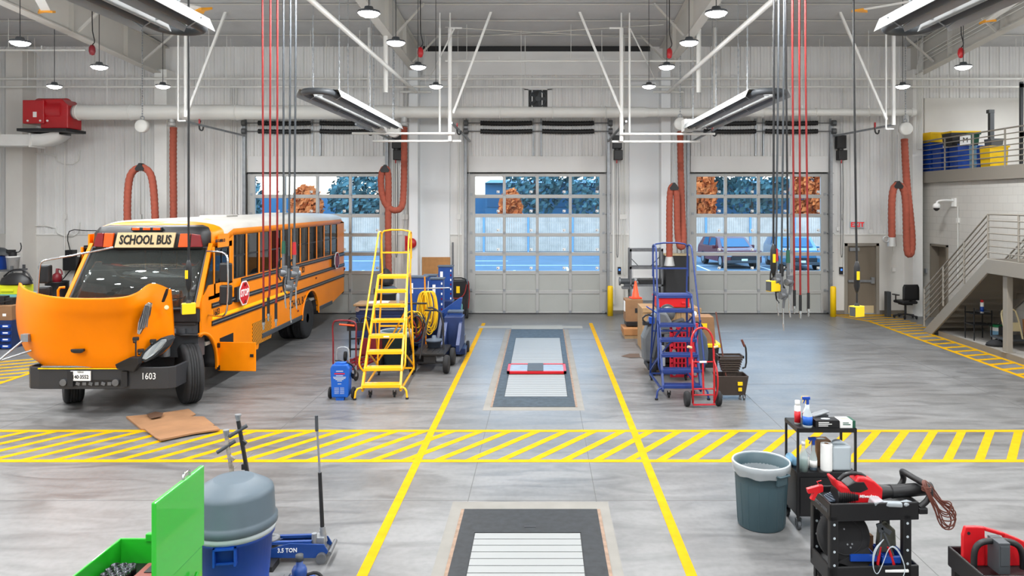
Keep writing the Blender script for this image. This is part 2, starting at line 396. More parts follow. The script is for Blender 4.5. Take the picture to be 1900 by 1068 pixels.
# ---------- overhead doors
def garage(n,x0,x1):
    w=x1-x0; Y=YW+.08
    rows=[0.0,.66,1.26,1.83,2.42,3.01,3.6,4.26]
    cols=[x0+.12+ (w-.24)*i/4 for i in range(5)]
    b=MB(); t=.045
    for z in rows: b.box(x0+.02,x1-.02,Y-.03,Y+.05,max(0,z-.055),z+.055)
    for i,x in enumerate(cols):
        ww=.12 if i in (0,4) else .045
        b.box(x-ww,x+ww,Y-.035,Y+.05,.02,4.28)
    fr=struct('door_%d'%n,b,'alu',bevel=.006)
    b=MB()
    for j in (0,1):
        for i in range(4): b.box(cols[i]+.02,cols[i+1]-.02,Y-.005,Y+.02,rows[j]+.03,rows[j+1]-.03)
    b.build('solid_panel','door_panel',fr)
    b=MB()
    for j in range(2,7):
        for i in range(4): b.box(cols[i]+.02,cols[i+1]-.02,Y,Y+.006,rows[j]+.03,rows[j+1]-.03)
    b.build('glass_pane','glass_door',fr)
    b=MB()
    for j in range(2,7):
        for i in range(4):
            x=cols[i+1]-.19; z=rows[j]+.14; b.box(x-.045,x+.045,Y-.004,Y-.001,z-.04,z+.04); b.box(x-.03,x-.01,Y-.006,Y-.004,z-.03,z+.0,1)
    b.build('sticker',['white','graydark'],fr)
    b=MB()
    for j in range(0,8):
        for i,x in enumerate(cols):
            b.box(x-.035,x+.035,Y-.06,Y-.03,rows[j]+.02,rows[j]+.10)
        for x,s in ((cols[0]-.1,-1),(cols[4]+.1,1)): b.cyl((x-.04,Y-.07,rows[j]+.05),(x+.12*s+.04,Y-.07,rows[j]+.05),.018,n=8)
    b.build('hinge','galv',fr)
    # tracks
    b=MB()
    for x in (x0-.03,x1+.03):
        b.box(x-.03,x+.03,YW-.12,YW-.0,0,5.75)
        b.box(x-.05,x-.03,YW-.14,YW,0,5.75)
    b.build('track','galv',fr)
    b=MB(); b.box(x0-.05,x0,YW-.02,YW+.14,0,4.3); b.box(x1,x1+.05,YW-.02,YW+.14,0,4.3); b.box(x0,x1,YW+.0,YW+.06,4.30,4.34); b.box(x0,x1,YW-.02,YW+.1,0,.02); b.build('weather_seal','dark',fr)
    b=MB(); b.box(x0+.05,x1-.05,YW-.03,YW,4.34,4.83); b.build('header_flap','wall_metal',fr)
    # counterbalance shafts and springs
    for z in (5.83,5.58):
        b=MB(); b.cyl((x0-.1,YW-.16,z),(x1+.1,YW-.16,z),.015,n=8)
        for x in (x0-.08,x1+.02): b.cyl((x,YW-.16,z),(x+.12,YW-.16,z),.09,n=14)
        b.build('shaft','steel',fr)
        for q0,q1 in ((.42,2.0),(w-2.0,w-.42)):
            b=MB(); n_=60; 
            b.tube([(x0+q0+(q1-q0)*i/n_,YW-.16,z-.015*math.sin(PI*i/n_)) for i in range(n_+1)],.07,10,radii=lambda t:.072+.008*math.sin(t*n_*2.1))
            b.build('torsion_spring','black',fr)
    for x in (x0-.02,x1+.02,(x0+x1)/2-.12,(x0+x1)/2+.12):
        b=MB(); b.box(x-.025,x+.025,YW-.06,YW,4.84 if abs(x-(x0+x1)/2)<.5 else 5.4,5.98); b.build('spring_bracket','galv',fr)
    return fr
for i,d in enumerate(DX): garage(i+1,*d)
# man door
b=MB(); b.box(MANX[0]+.05,MANX[1]-.05,YW+.04,YW+.09,0.01,MANZ-.05); d4=struct('door_4',b,'taupedoor')
b=MB(); b.box(MANX[0]-.04,MANX[0]+.05,YW-.03,YW+.12,0,MANZ+.02); b.box(MANX[1]-.05,MANX[1]+.04,YW-.03,YW+.12,0,MANZ+.02); b.box(MANX[0]-.04,MANX[1]+.04,YW-.03,YW+.12,MANZ-.06,MANZ+.03); b.build('door_frame','taupe',d4)
b=MB(); b.box(MANX[0]+.08,MANX[1]-.16,YW-.02,YW+.01,.97,1.04); b.box(MANX[1]-.2,MANX[1]-.1,YW-.03,YW+.04,.93,1.12); b.build('panic_bar','galv',d4)
b=MB(); b.box(MANX[0]+.12,MANX[0]+.42,YW-.03,YW+.04,1.93,2.03); b.build('door_closer','galv',d4)
b=MB(); b.box(MANX[0]+.1,MANX[1]-.1,YW+.03,YW+.042,.02,.25); b.build('kick_plate','tan',d4)
b=MB(); b.box(9.42,9.84,YW-.08,YW-.004,2.63,2.83); ex=tag(b.build('exit_sign','bluewhite'),'lit EXIT sign with red letters above the taupe exit door','sign')
M['exitred']=mat('exitred',(210,10,10),.5,emit=(255,20,12),estr=.35)
text('lettering','EXIT',.2,(9.63,YW-.083,2.73),(R(90),0,0),'exitred',ex,bold=.006)
# ---------- lights
def lamp(x,y,z,body,lab):
    if body:
        t=thing('high_bay_light',lab,'ceiling light',(x,y,z),0,'round high bay lights')
        b=MB(); b.lathe([(.03,.10),(.06,.095),(.075,.05),(.16,.03),(.17,0),(.162,-.002)],n=24); b.build('housing','graydark',t)
        b=MB(); b.lathe([(0,-.06),(.08,-.052),(.13,-.032),(.16,.0)],n=24); b.build('lens',mat('lamp_lens',(255,255,255),.4,emit=(255,255,252),estr=22),t)
        b=MB(); b.cyl((0,0,.09),(0,0,ceilz(y)-z),.007,n=6); b.build('cord','dark',t)
    l=bpy.data.lights.new('high_bay_or_fill_lamp','AREA'); l.shape='DISK'; l.size=.30; l.spread=R(165); l.energy=LAMP; l.color=(.975,.99,1)
    o=bpy.data.objects.new('high_bay_or_fill_lamp',l); COL.objects.link(o); o.location=(x,y,z-.08)
    l=bpy.data.lights.new('refractor_or_fill_glow','POINT'); l.shadow_soft_size=.14; l.energy=LAMP*.42; l.color=(.975,.99,1)
    o=bpy.data.objects.new('refractor_or_fill_glow',l); COL.objects.link(o); o.location=(x,y,z-.24)
ROWS=[(-11.7,'beyond the red blower'),(-9.1,'row over the bus'),(-2.55,'row left of middle door'),(2.56,'row right of middle door'),(8.65,'row near the mezzanine')]
ORD=['first from back wall','second from back wall','third from back wall','fourth from back wall']
for X,nm in ROWS:
    for k,Y in enumerate((18.1,15.5,13.15,11.1,8.6,6.0,3.4,.6,-2.4)):
        seen=(k<4 and abs(X)<4) or (8<abs(X)<10 and k<3) or (X<-11 and k==0)
        lamp(X,Y,6.2,seen,'high bay light, '+ORD[k]+', '+nm if k<4 else '')
for X in (-6.5,6.5):
    for Y in (9,3,-3): lamp(X,Y,7.3,False,'')
for Y in (20.6,17.6,14.6,11,6): lamp(14.2,Y,6.9,False,'')  # unseen fill lamps without fixtures, added to brighten the upper mezzanine wall
# =============== outside the doors
b=MB(); b.box(-70,70,YW+.31,51,-.06,-.01); struct('ground_lot',b,'asphalt')
b=MB(); b.box(-90,90,51,120,-.06,.02); struct('ground_bank',b,'mulch')
b=MB()
for x,y0,y1 in ((-1.4,31,38),(1.3,33,40),(4.2,32,40),(8.4,34,41),(11.6,34,41),(15.2,34,41),(-9,30,38),(-13,30,38)): b.box(x-.06,x+.06,y0,y1,-.01,-.004)
b.box(-30,-2,44,44.15,-.01,-.004); b.box(-4,20,41,41.12,-.01,-.004)
struct('road_marking',b,'white')
b=MB(); x=-40
while x<50:
    b.box(x,x+.14,51.0,51.03,.1,2.45); x+=.15
for z in (.5,1.2,2.0): b.box(-40,50,51.04,51.1,z,z+.09)
fen=b.build('wooden_fence','fence'); tag(fen,'tall pale plank fence beyond the parking lot outside the doors','fence')
for i,x in enumerate(range(-40,50,3)):
    b=MB(); b.box(x,x+.12,50.9,51,0,2.5); b.build('fence_post',mat('postblue',(120,160,200),.6),fen)
b=MB(); b.box(-5,60,66,80,0.0,5.1); b.prism([(65.5,5.1),(73,5.6),(80.5,5.1)],'X',-5,60); b.box(-45,-5,67,79,0,3.9); bl=tag(b.build('warehouse',mat('warehouse',(52,104,138),.6)),'long blue-green building behind the pale plank fence outside','building')
b=MB(); 
b.box(-4.8,59.8,65.94,66,3.0,3.9)
b.build('window_strip',mat('stripteal',(34,86,120),.5),bl)
def tree(x,y,h,r,lab,mm,seed):
    rd=random.Random(seed)
    t=thing('tree',lab,'tree',(x,y,0),0,'trees outside behind the fence')
    b=MB(); b.cyl((0,0,0),(0,0,h*.7),.16,.07,8)
    for k in range(5):
        a=rd.uniform(0,6.3); b.cyl((0,0,h*(.3+.08*k)),(math.cos(a)*r*.7,math.sin(a)*r*.7,h*(.55+.07*k)),.06,.02,6)
    b.build('trunk','mulch',t)
    b=MB()
    for k in range(1500):
        u=Vector((rd.gauss(0,1),rd.gauss(0,1),rd.gauss(0,1))).normalized()*rd.uniform(.35,1)**.5*r
        c=Vector((u.x,u.y,h*.62+u.z*h*.4/r)); n=Vector((rd.gauss(0,1),rd.gauss(0,1),rd.gauss(0,1))).normalized(); q=n.orthogonal().normalized(); w=n.cross(q); s=rd.uniform(.15,.34)
        b.poly([c-q*s,c+w*s*.6,c+q*s,c-w*s*.6])
    b.build('crown',mm,t,norm=False)
kinds=[('leafy','dark green tree'),('leafwarm','orange autumn tree')]
tx=[(-24,58,6,2.4,0),(-17.5,56,4.6,1.2,1),(-14,58,6,2.4,0),(-2.3,54.5,4.3,.8,1),(-.6,59,9.5,2.6,0),(4.2,58,9.5,3.4,0),(12.0,56,6.2,.9,1),(11.5,60,10,3.4,0),(16.4,59,9.5,3.3,0),(19.8,55.5,6.6,1.5,1),(23.5,60,10,3.4,0)]
behind=['past the left edge of the left overhead door','over the bus roof, in the left door','beyond the fence near the right panes of the left door','low over the fence in the middle door','tall, in the centre of the middle door','tall, in the right panes of the middle door','small, upper corner pane of the right door','tall, at the left edge of the right door','tall, above the parked cars','behind the red hoses, right door','past the right edge of the right door']
for i,(x,y,h,r,k) in enumerate(tx): tree(x,y,h,r,kinds[k][1]+' '+behind[i],kinds[k][0],i+3)
def car(name,lab,x,y,rz,paint,w,h,L,suv):
    t=thing(name,lab,'car',(x,y,-.01),rz)
    # local: front toward -Y
    prof=[(-L/2,.35),(-L/2,.62*h*.95),(-L/2+.12,.6*h),(-L/2+1.1,.64*h),(-L/2+1.75,h*.96),(-L/2+2.4,h),(L/2-.6,h*.97),(L/2-.15,.66*h),(L/2,.55*h),(L/2,.35)]
    b=MB(); zs=.66*h
    V=[]
    for sx in (-1,-.86,.86,1):
        V.append([Vector((sx*w/2*(1-.18*max(0,(z-zs)/(h-zs)) ),y_,z if abs(sx)<1 else min(z,z-.03))) for y_,z in prof])
    b.grid(V); b.poly([V[0][i] for i in range(len(prof))]); b.poly([V[-1][i] for i in range(len(prof))]); b.poly([V[0][0],V[-1][0],V[-1][-1],V[0][-1]])
    b.build('body',paint,t,bevel=.03)
    b=MB(); b.poly([(-w*.40,-L/2+1.12,.665*h),(w*.40,-L/2+1.12,.665*h),(w*.345,-L/2+1.74,.945*h),(-w*.345,-L/2+1.74,.945*h)]); 
    for s in (-1,1):
        for y0,y1 in ((-L/2+1.6,-L/2+2.6),(-L/2+2.7,L/2-.9)):
            b.poly([(s*w*.502,y0,.68*h),(s*w*.502,y1,.68*h),(s*w*.425,y1-.05,.93*h),(s*w*.425,y0+.3,.93*h)])
    g=b.build('windows',M['carglass'],t,solid=.02)
    b=MB(); b.box(-w*.36,w*.36,-L/2-.03,-L/2+.02,.42,.66); b.build('grille','dark',t)
    b=MB(); b.box(-w*.47,w*.47,-L/2-.08,-L/2+.1,.3,.45); b.build('bumper','graydark',t,bevel=.02)
    for s in (-1,1):
        b=MB(); b.box(s*w*.41-.15,s*w*.41+.15,-L/2-.02,-L/2+.12,.62,.8); b.build('headlight','chrome',t,bevel=.02)
        b=MB(); b.box(s*(w/2+.02),s*(w/2+.22),-L/2+1.45,-L/2+1.6,.98,1.16); b.build('side_mirror',paint,t,bevel=.03)
        for yy in (-L/2+.85,L/2-.9):
            b=MB(); b.lathe([(.36,-.12),(.38,-.08),(.38,.08),(.36,.12)],(s*(w/2-.12),yy,.37),axis='X',n=20); wh=b.build('wheel','blackrub',t)
            b=MB(); b.lathe([(.22,-.01),(.1,.01)],(s*(w/2+.005),yy,.37),axis='X',n=16); b.build('hubcap','galv',wh)
    b=MB(); b.box(-.16,.16,-L/2-.1,-L/2-.08,.42,.53); b.build('number_plate','white',t)
dm('maroon',(92,8,24),.35,coat=.2); dm('tealcar',(30,96,128),.25,coat=.6); dm('carglass',(40,90,120),.1)
car('parked_suv','maroon SUV parked outside facing the right overhead door','car' and 10.1,41,.12,'maroon',1.9,1.62,4.5,True)
car('parked_van','teal van parked outside beside the maroon SUV',13.2,40,-.1,'tealcar',2.0,1.72,4.8,True)
# ================= overhead: duct, pipes, heaters, hoses
YD=21.5
t=thing('exhaust_duct','long white round exhaust duct tapering across the back bays','duct',(0,YD,0))
ZD=5.98
segs=[(-13.35,-8.6,.215),(-8.6,-4.2,.20),(-4.2,-.5,.165),(-.5,2.9,.155),(2.9,6.4,.125),(6.4,10.55,.105)]
zt=ZD
b=MB()
for i,(x0,x1,r) in enumerate(segs):
    b.cyl((x0+.12,0,zt),(x1,0,zt),r,n=24); 
    if i: b.cyl((x0,0,zt),(x0+.12,0,zt),segs[i-1][2],r,n=24)
b.cyl((-13.35,0,zt),(-13.2,0,zt),.18,.215,24)
b.cyl((10.5,0,zt),(10.62,0,zt),.13,.12,24)
b.build('duct_run','pipe_white',t)
b=MB()
x=-13.2
while x<10.3:
    r=[q[2] for q in segs if q[0]<=x<=q[1]][0]; b.lathe([(r,-.02),(r+.018,-.014),(r+.018,.014),(r,.02)],(x,0,zt),axis='X',n=24); x+=1.5
b.build('collar','pipe_white',t)
for hx in (-10.55,-3.93,3.93,10.35):
    b=MB(); b.cyl((hx,0,zt-.05),(hx,0,zt-.36),.09,.095,16); b.lathe([(.1,-.4),(.115,-.39),(.115,-.3),(.1,-.28)],(hx,0,zt)); b.build('drop_collar','alu',t)
b=MB()
for x in (-12.4,-9.5,-6.6,-5.2,-2.4,-.6,1.7,4.9,7.4,9.3): 
    b.cyl((x,0,zt+.15),(x,0,ceilz(YD)),.008,n=6); b.cyl((x,0,zt+.12),(x,0,zt+.2),.03,n=8)
b.build('hanger_rod','white_metal',t)
# red blower and its duct
t=thing('exhaust_blower','red exhaust blower on a black ledge at the duct end','blower',(-13.95,YD,0))
b=MB(); b.cyl((-.35,0,6.02),(.42,0,6.02),.36,n=28); b.box(-.6,.0,-.38,.3,5.62,6.28); b.prism([(-.15,5.5),(.62,5.5),(.62,6.15),(.45,6.32),(-.15,6.32)],'Y',-.3,.34); b.build('housing','red',t,bevel=.02)
b=MB(); b.cyl((.42,0,5.98),(.66,0,5.98),.17,.2,20); b.build('inlet','galv',t)
b=MB(); b.box(-.68,.68,-.5,.45,5.40,5.48); b.build('ledge','dark',t)
b=MB(); b.box(-.3,-.2,-.39,-.37,5.8,5.95); 
for x in (-.45,-.1,.1): b.cyl((x,-.39,5.7),(x,-.37,5.7),.03,n=8)
b.build('label_plate','white',t)
t=thing('supply_duct','white rectangular duct with an elbow below the red blower','duct',(-15,YD,0))
b=MB(); b.box(-3.5,.55,-.15,.4,5.02,5.34); b.grid([[(.55+.9*math.sin(a),y,5.34+.3-.3*math.cos(a) if r_ else 5.02+.62-.62*math.cos(a)) for a in [R(k*15) for k in range(5)]] for y,r_ in ((-.15,1),(-.15,0),(.4,0),(.4,1))]); b.build('duct_body','white_metal',t)
b=MB(); b.box(-3.5,-3.3,-.2,.45,4.9,5.4); b.box(.5,.54,-.2,.45,4.98,5.38); b.build('flange','white_metal',t)
# sprinkler mains and other pipes (setting)
b=MB()
for py,yy,r,x0,x1 in ((146,22.3,.035,-18.5,18.5),(161,22.0,.028,-18.5,18.5),(113,21.0,.03,-2.7,4.3),(93,20.5,.03,-18,-12.4)):
    z=H-(py-CY)*yy/F; b.cyl((x0,yy,z),(x1,yy,z),r,n=10)
    x=x0+.6
    while x<x1: b.cyl((x,yy,z),(x,yy,ceilz(yy)),.008,n=6); b.cyl((x+.9,yy,z),(x+.9,yy,z+.12),.02,n=6); x+=2.9
o=b.build('sprinkler_pipe','pipe_white'); o['kind']='structure'
b=MB()
for s in (-1,1):
    b.cyl((s*3.73,5,6.68),(s*3.73,22.3,6.68),.05,n=10); b.cyl((s*3.73-.45,22.3,6.68),(s*3.73+.45,22.3,6.68),.035,n=8)
    b.cyl((s*3.9,18.8,6.15),(s*3.9,18.8,ceilz(18.8)),.058,n=12)
    b.cyl((s*4.87,21.3,6.2),(s*4.87,21.3,ceilz(21.3)),.058,n=12)
    b.cyl((s*2.1,18,7.55),(s*3.3,22,7.0),.02,n=6)
o=b.build('conduit_pipe','pipe_white'); o['kind']='structure'
b=MB()  # conduit bundle on the right rafter
for k in range(6):
    z=7.55+.11*k+(.25 if k>2 else 0)
    b.tube([(11.27-.05,22.6-.06*k,5.0),(11.22,22.6-.06*k,z-.1),(11.2,22.5-.06*k,z),(11.2,16,z+.55),(11.2,8,z+1.2)],.014,6,smooth=1)
o=b.build('conduit_bundle','pipe_white'); o['kind']='structure'
# drop frames either side of the middle door
for s,lab in ((-1,'white pipe drop frame left of the middle door with two cross arms'),(1,'white pipe drop frame right of the middle door with two cross arms')):
    Y=20.0; sc_=Y/F
    t=thing('pipe_frame',lab,'pipe frame',(0,Y,0))
    if s>0: v=[1153,1168]; xa=(1149,1325,249); xb=(1136,1300,262); top=(1153,1168)
    else: v=[835,816]; xa=(655,845,248); xb=(690,855,261)
    b=MB()
    for k,px in enumerate(v):
        X=(px-CX)*sc_; b.cyl((X,0,H-((262,249)[k]-CY)*sc_),(X,0,H-((52,52)[k]-CY)*sc_),.055 if (k==0) else .03,n=10)
    b.cyl(((v[0]-CX)*sc_,0,H-(52-CY)*sc_),((v[0]-s*22-CX)*sc_,0,H-(52-CY)*sc_),.025,n=8)
    b.cyl(((v[0]-CX)*sc_,0,H-(52-CY)*sc_),((v[0]-CX)*sc_,0,ceilz(Y)),.02,n=8); b.cyl(((v[1]-CX)*sc_,0,H-(52-CY)*sc_),((v[1]-CX)*sc_,0,ceilz(Y)),.02,n=8)
    b.build('post','white_metal',t)
    for q in (xa,xb):
        b=MB(); z=H-(q[2]-CY)*sc_; b.cyl(((q[0]-CX)*sc_,-.1 if q is xa else .1,z),((q[1]-CX)*sc_,-.1 if q is xa else .1,z),.032,n=10); b.build('cross_arm','white_metal',t)
# sway braces
for (x0,y0,x1,y1),lab in (((420,18,345,217),'galvanised diagonal brace above the bus left of the hose drops'),((1557,19,1645,222),'white diagonal brace between right door and mezzanine'),((1075,22,1153,210),'long white diagonal brace at the middle door right'),((911,22,841,210),'long white diagonal brace at the middle door left')):
    a=ap(x0,y0,19.95); c=ap(x1,y1,19.95); b=MB(); b.bar(a,c,.06,.06); 
    o=tag(b.build('diagonal_brace','white_metal'),lab,'brace')
for (x0,y0,x1,y1),lab in (((1658,0,1658,232),'white vertical post near the mezzanine duct end'),((1645,50,1645,225),''),((345,0,345,217),'white vertical post above the school bus')):
    if not lab: continue
    a=ap(x0,52,19.95); a.z=ceilz(19.95); c=ap(x1,y1,19.95); b=MB(); b.bar(a,c,.07,.07); b.bar((a.x-.2,a.y,7.9),(a.x-.2,a.y,c.z-.1),.035,.035); b.bar((a.x-.2,a.y,c.z-.1),(a.x,a.y,c.z-.1),.035,.035); tag(b.build('hanging_post','white_metal'),lab,'post')
# unistrut arms with hook
for (x0,y0,Y0,x1,y1,Y1),lab in (((331,222,19.95,455,252,YW-.1),'grey strut arm from the left door track over the bus'),((838,228,19.95,872,262,YW-.1),'grey strut arm at the upper left of the middle door'),((1162,225,19.95,1128,262,YW-.1),'grey strut arm at the upper right of the middle door'),((1660,231,19.95,1548,252,YW-.1),'grey strut arm from the right door toward the mezzanine'),((660,230,19.95,735,262,YW-.1),'grey strut arm behind the left tube heater'),((1340,232,19.95,1285,262,YW-.1),'grey strut arm behind the right tube heater')):
    a=ap(x0,y0,Y0); c=ap(x1,y1,Y1); t=thing('strut_arm',lab,'strut',a)
    b=MB(); b.bar((0,0,0),c-a,.05,.05); b.build('strut_rail','galv',t)
    mp_=(c-a)*.3; b=MB(); b.tube([mp_+Vector((0,0,.12)),mp_+Vector((-.02,-.05,.0)),mp_+Vector((0,-.05,-.14)),mp_+Vector((.08,-.05,-.16)),mp_+Vector((.1,-.05,-.05))],.022,6,smooth=1); b.build('hook','black',t)
    b=MB(); b.box(mp_.x-.03,mp_.x+.01,mp_.y-.06,mp_.y-.03,mp_.z-.02,mp_.z+.16); b.build('hook_grip','red',t)
# tube heaters
def heater(lab,x,y0,y1,z,uend):
    """two parallel radiant tubes joined by a U bend, folded reflector over each"""
    t=thing('tube_heater',lab,'heater',(x,(y0+y1)/2,z),0,'radiant tube heaters'); L=(y1-y0)/2; hw=.24
    ys=-L if uend<0 else L; s=-1 if uend<0 else 1
    b=MB(); pts=[(-hw,-s*L,0),(-hw,s*(L-.02),0)]+[(hw*-math.cos(R(a)),s*(L+hw*math.sin(R(a))),0) for a in range(15,180,15)]+[(hw,s*(L-.02),0),(hw,-s*L,0)]
    b.tube(pts,.058,12); b.build('burner_tube','graydark',t)
    for q in (-1,1):
        b=MB(); xs=[(-.17,-.07),(-.11,.07),(.11,.07),(.17,-.07)]
        rows=[[Vector((q*hw+px_,yy,pz_)) for px_,pz_ in xs] for yy in (-L+.02,L-.02)]
        b.grid(rows,sm=False); b.build('reflector',M['reflector'],t,solid=.006)
    for k in range(4):
        yy=-L+.3+(2*L-.6)*k/3
        b=MB(); b.tube([(-hw-.15,yy,.02),(-hw,yy,-.085),(-hw+.13,yy,0),(hw-.13,yy,0),(hw,yy,-.085),(hw+.15,yy,.02)],.008,6); b.build('bracket','galv',t)
    for q in (-1,1):
        for yy in (-L+.5,0,L-.5):
            b=MB(); b.cyl((q*hw,yy,.08),(q*hw,yy,1.5),.01,n=6); 
            b.cyl((q*hw,yy,1.5),(q*hw,yy,ceilz(y0/2+y1/2+yy)-z),.007,n=6); 
            for m_ in range(0,24): b.cb((q*hw,yy,.1+m_*.06),(.03 if m_%2 else .012,.012 if m_%2 else .03,.05))
            b.build('chain','galv',t)
    b=MB(); b.box(-hw-.12,-hw+.14,-s*L-.02,-s*(L+.45),-.1,.2); b.build('burner_box','white_metal',t)
dm('reflector',(178,180,180),.4,.2)
heater('radiant tube heater hanging between the left and middle doors',-3.98,13.4,19.4,5.36,-1)
heater('radiant tube heater hanging between the middle and right doors',4.02,13.4,19.4,5.36,-1)
heater('nearest radiant tube heater above the school bus front',-4.0,2.2,8.3,5.36,1)
heater('nearest radiant tube heater above the right bay',4.05,2.2,8.3,5.36,1)
# ceiling fans
def hvls(lab,x,y,z,a0):
    t=thing('ceiling_fan',lab,'ceiling fan',(x,y,z),0,'large ceiling fans')
    b=MB(); b.cyl((0,0,-.12),(0,0,.25),.22,n=20); b.cyl((0,0,.2),(0,0,ceilz(y)-z),.05,n=10); b.build('motor_hub','white_metal',t)
    for k in range(6):
        a=a0+k*PI/3; d=Vector((math.cos(a),math.sin(a),0)); n=Vector((-d.y,d.x,0)); n.z=-.12
        b=MB(); P=[d*.2-n*.09,d*3.5-n*.09,d*3.5+n*.09,d*.2+n*.09]; b.prism  ; A=[b.bm.verts.new(p+Vector((0,0,.012))) for p in P];B=[b.bm.verts.new(p-Vector((0,0,.012))) for p in P]
        b.face(A);b.face(B[::-1])
        for i in range(4): b.face([A[i],B[i],B[(i+1)%4],A[(i+1)%4]])
        bl=b.build('fan_blade','white_metal',t)
        b=MB(); m_=Matrix.Rotation(a,4,'Z'); pts=[m_@Vector(p) for p in ((3.48,-.13,-.03),(3.72,-.17,.03),(3.66,.02,.0),(3.72,.17,-.03),(3.48,.12,-.02))]
        b.poly(pts); b.build('winglet','winglet',bl,solid=.05)
hvls('big white ceiling fan with orange blade tips above the bus bay',-9.5,13.8,7.72,math.atan2(16.86-13.8,-7.56+9.5))
hvls('big white ceiling fan with orange blade tips near the mezzanine',9.7,14.4,7.72,math.atan2(16.96-14.4,7.07-9.7))
# balancers, saddles and orange exhaust hoses
def balancer(px,py,lab,Y=21.0):
    p=ap(px,py,Y); t=thing('hose_balancer',lab,'balancer',p,0)
    b=MB(); b.lathe([(0,-.09),(.16,-.09),(.18,-.07),(.18,.07),(.16,.09),(0,.09)],axis='Y',n=24); b.build('spring_case','pipe_white',t)
    b=MB(); b.torus((0,0,.23),.05,.014,'Y',12,6); 
    zz=.28
    while zz<ceilz(Y)-p.z: b.cb((0,0,zz),(.035 if int(zz*100)%2 else .014,.014 if int(zz*100)%2 else .035,.055)); zz+=.07
    b.build('chain','galv',t); return p
def ehose(lab,pts,r,par=None,smooth=2):
    P=[ap(*q) for q in pts]; c=P[0].copy(); P=[p-c for p in P]
    for _ in range(smooth):
        Q=[P[0]]
        for a,b_ in zip(P,P[1:]): Q+=[a*.75+b_*.25,a*.25+b_*.75]
        Q.append(P[-1]); P=Q
    # resample for corrugation
    L=[0]
    for a,b_ in zip(P,P[1:]): L.append(L[-1]+(b_-a).length)
    n=int(L[-1]/.03); out=[];j=0
    for i in range(n+1):
        s=L[-1]*i/n
        while j<len(L)-2 and L[j+1]<s: j+=1
        f=(s-L[j])/max(1e-6,L[j+1]-L[j]); out.append(P[j].lerp(P[j+1],f))
    t=thing('exhaust_hose',lab,'exhaust hose',c,0); b=MB(); b.tube(out,r,12,radii=lambda u:r*(1+.05*math.sin(u*n*PI*.5)))
    b.build('hose_body','hose',t); return t,c
def saddle(t,c,p,hgt,px_rope_top):
    b=MB(); q=p-c; b.prism([(q.x-.1,q.z-.04),(q.x-.13,q.z+.02),(q.x-.02,q.z+.17),(q.x+.02,q.z+.17),(q.x+.13,q.z+.02),(q.x+.1,q.z-.04)],'Y',q.y-.1,q.y+.1); b.build('saddle','black',t)
    b=MB(); b.cyl((q.x,q.y,q.z+.15),(q.x,q.y,hgt-c.z),.006,n=6); b.build('wire_rope','galv',t)
bp=balancer(264,234,'round white hose balancer on a chain above the bus'); 
t,c=ehose('orange exhaust hose looped high behind the bus front',[(237,440,21.0),(236,380,21.0),(238,340,21.0),(244,318,21.0),(262,308,21.0),(279,318,21.0),(285,345,21.0),(288,400,21.0),(289,440,21.0)],.095); saddle(t,c,ap(262,314,21.0),bp.z-.16,0)
t,c=ehose('straight orange exhaust hose hanging behind the bus front',[(322,236,YD),(321,300,YD),(322,360,YD),(322,440,YD)],.095)
bp=balancer(731,243,'round white hose balancer left of the middle door')
t,c=ehose('orange exhaust hose looped beside the yellow ladder top',[(750,236,YD),(750,300,21.4),(749,355,21.2),(747,385,21.0),(733,392,21.0),(717,383,21.0),(708,360,21.0),(706,328,21.0),(712,311,21.0),(720,314,21.0),(721,350,21.0),(720,420,21.0),(721,500,21.0),(722,538,21.0)],.09); saddle(t,c,ap(715,317,21.0),bp.z-.16,0)
b=MB(); q=ap(722,538,21.0)-c; b.cyl(q,q+Vector((0,0,-.2)),.1,.13,16); b.build('nozzle','black',t)
bp=balancer(1262,230,'round white hose balancer right of the middle door')
t,c=ehose('orange exhaust hose looped above the blue ladder',[(1262,244,YD),(1263,320,21.4),(1266,400,21.2),(1269,446,21.0),(1265,462,21.0),(1258,450,21.0),(1256,400,21.0),(1256,360,21.0),(1251,343,21.0),(1244,348,21.0),(1242,380,21.0),(1242,430,21.0),(1242,476,21.0)],.09); saddle(t,c,ap(1250,350,21.0),bp.z-.16,0)
b=MB(); q=ap(1242,476,21.0)-c; b.cyl(q,q+Vector((0,0,-.25)),.1,.15,18); b.build('nozzle','alu',t)
bp=balancer(1680,239,'round white hose balancer near the mezzanine railing')
t,c=ehose('orange exhaust hose looped above the office chair',[(1678,258,YD),(1680,300,21.4),(1683,350,21.1),(1689,400,21.0),(1693,450,21.0),(1690,474,21.0),(1683,470,21.0),(1682,430,21.0),(1681,370,21.0),(1676,347,21.0),(1664,341,21.0),(1656,352,21.0),(1654,390,21.0),(1655,440,21.0)],.095); saddle(t,c,ap(1665,347,21.0),bp.z-.16,0)
b=MB(); q=ap(1655,440,21.0)-c; b.cyl(q,q+Vector((0,0,-.25)),.1,.12,18); b.torus(q+Vector((-.16,0,-.05)),.08,.02,'Y',16,6); b.build('nozzle','alu',t)
# red cord reels
for px,py,Y,lab in ((171,93,18.2,'red oval cord grip hanging above the bus, left bay'),(780,97,18.2,'red oval cord grip hanging left of the middle door'),(1242,99,18.2,'red oval cord grip hanging right of the middle door'),(1783,98,18.2,'red oval cord grip hanging beside the mezzanine')):
    p=ap(px,py,Y); t=thing('cord_grip',lab,'cord grip',p)
    b=MB(); b.lathe([(0,-.13),(.05,-.11),(.075,-.03),(.07,.06),(.04,.12),(0,.13)],n=16); b.build('grip_body','darkred' if px<200 else 'red',t)
    b=MB(); b.tube([(0,0,.12),(.07,0,.2),(.03,0,.35),(0,0,.5),(0,0,ceilz(Y)-p.z)],.012,6,smooth=1); b.build('cord','dark',t)
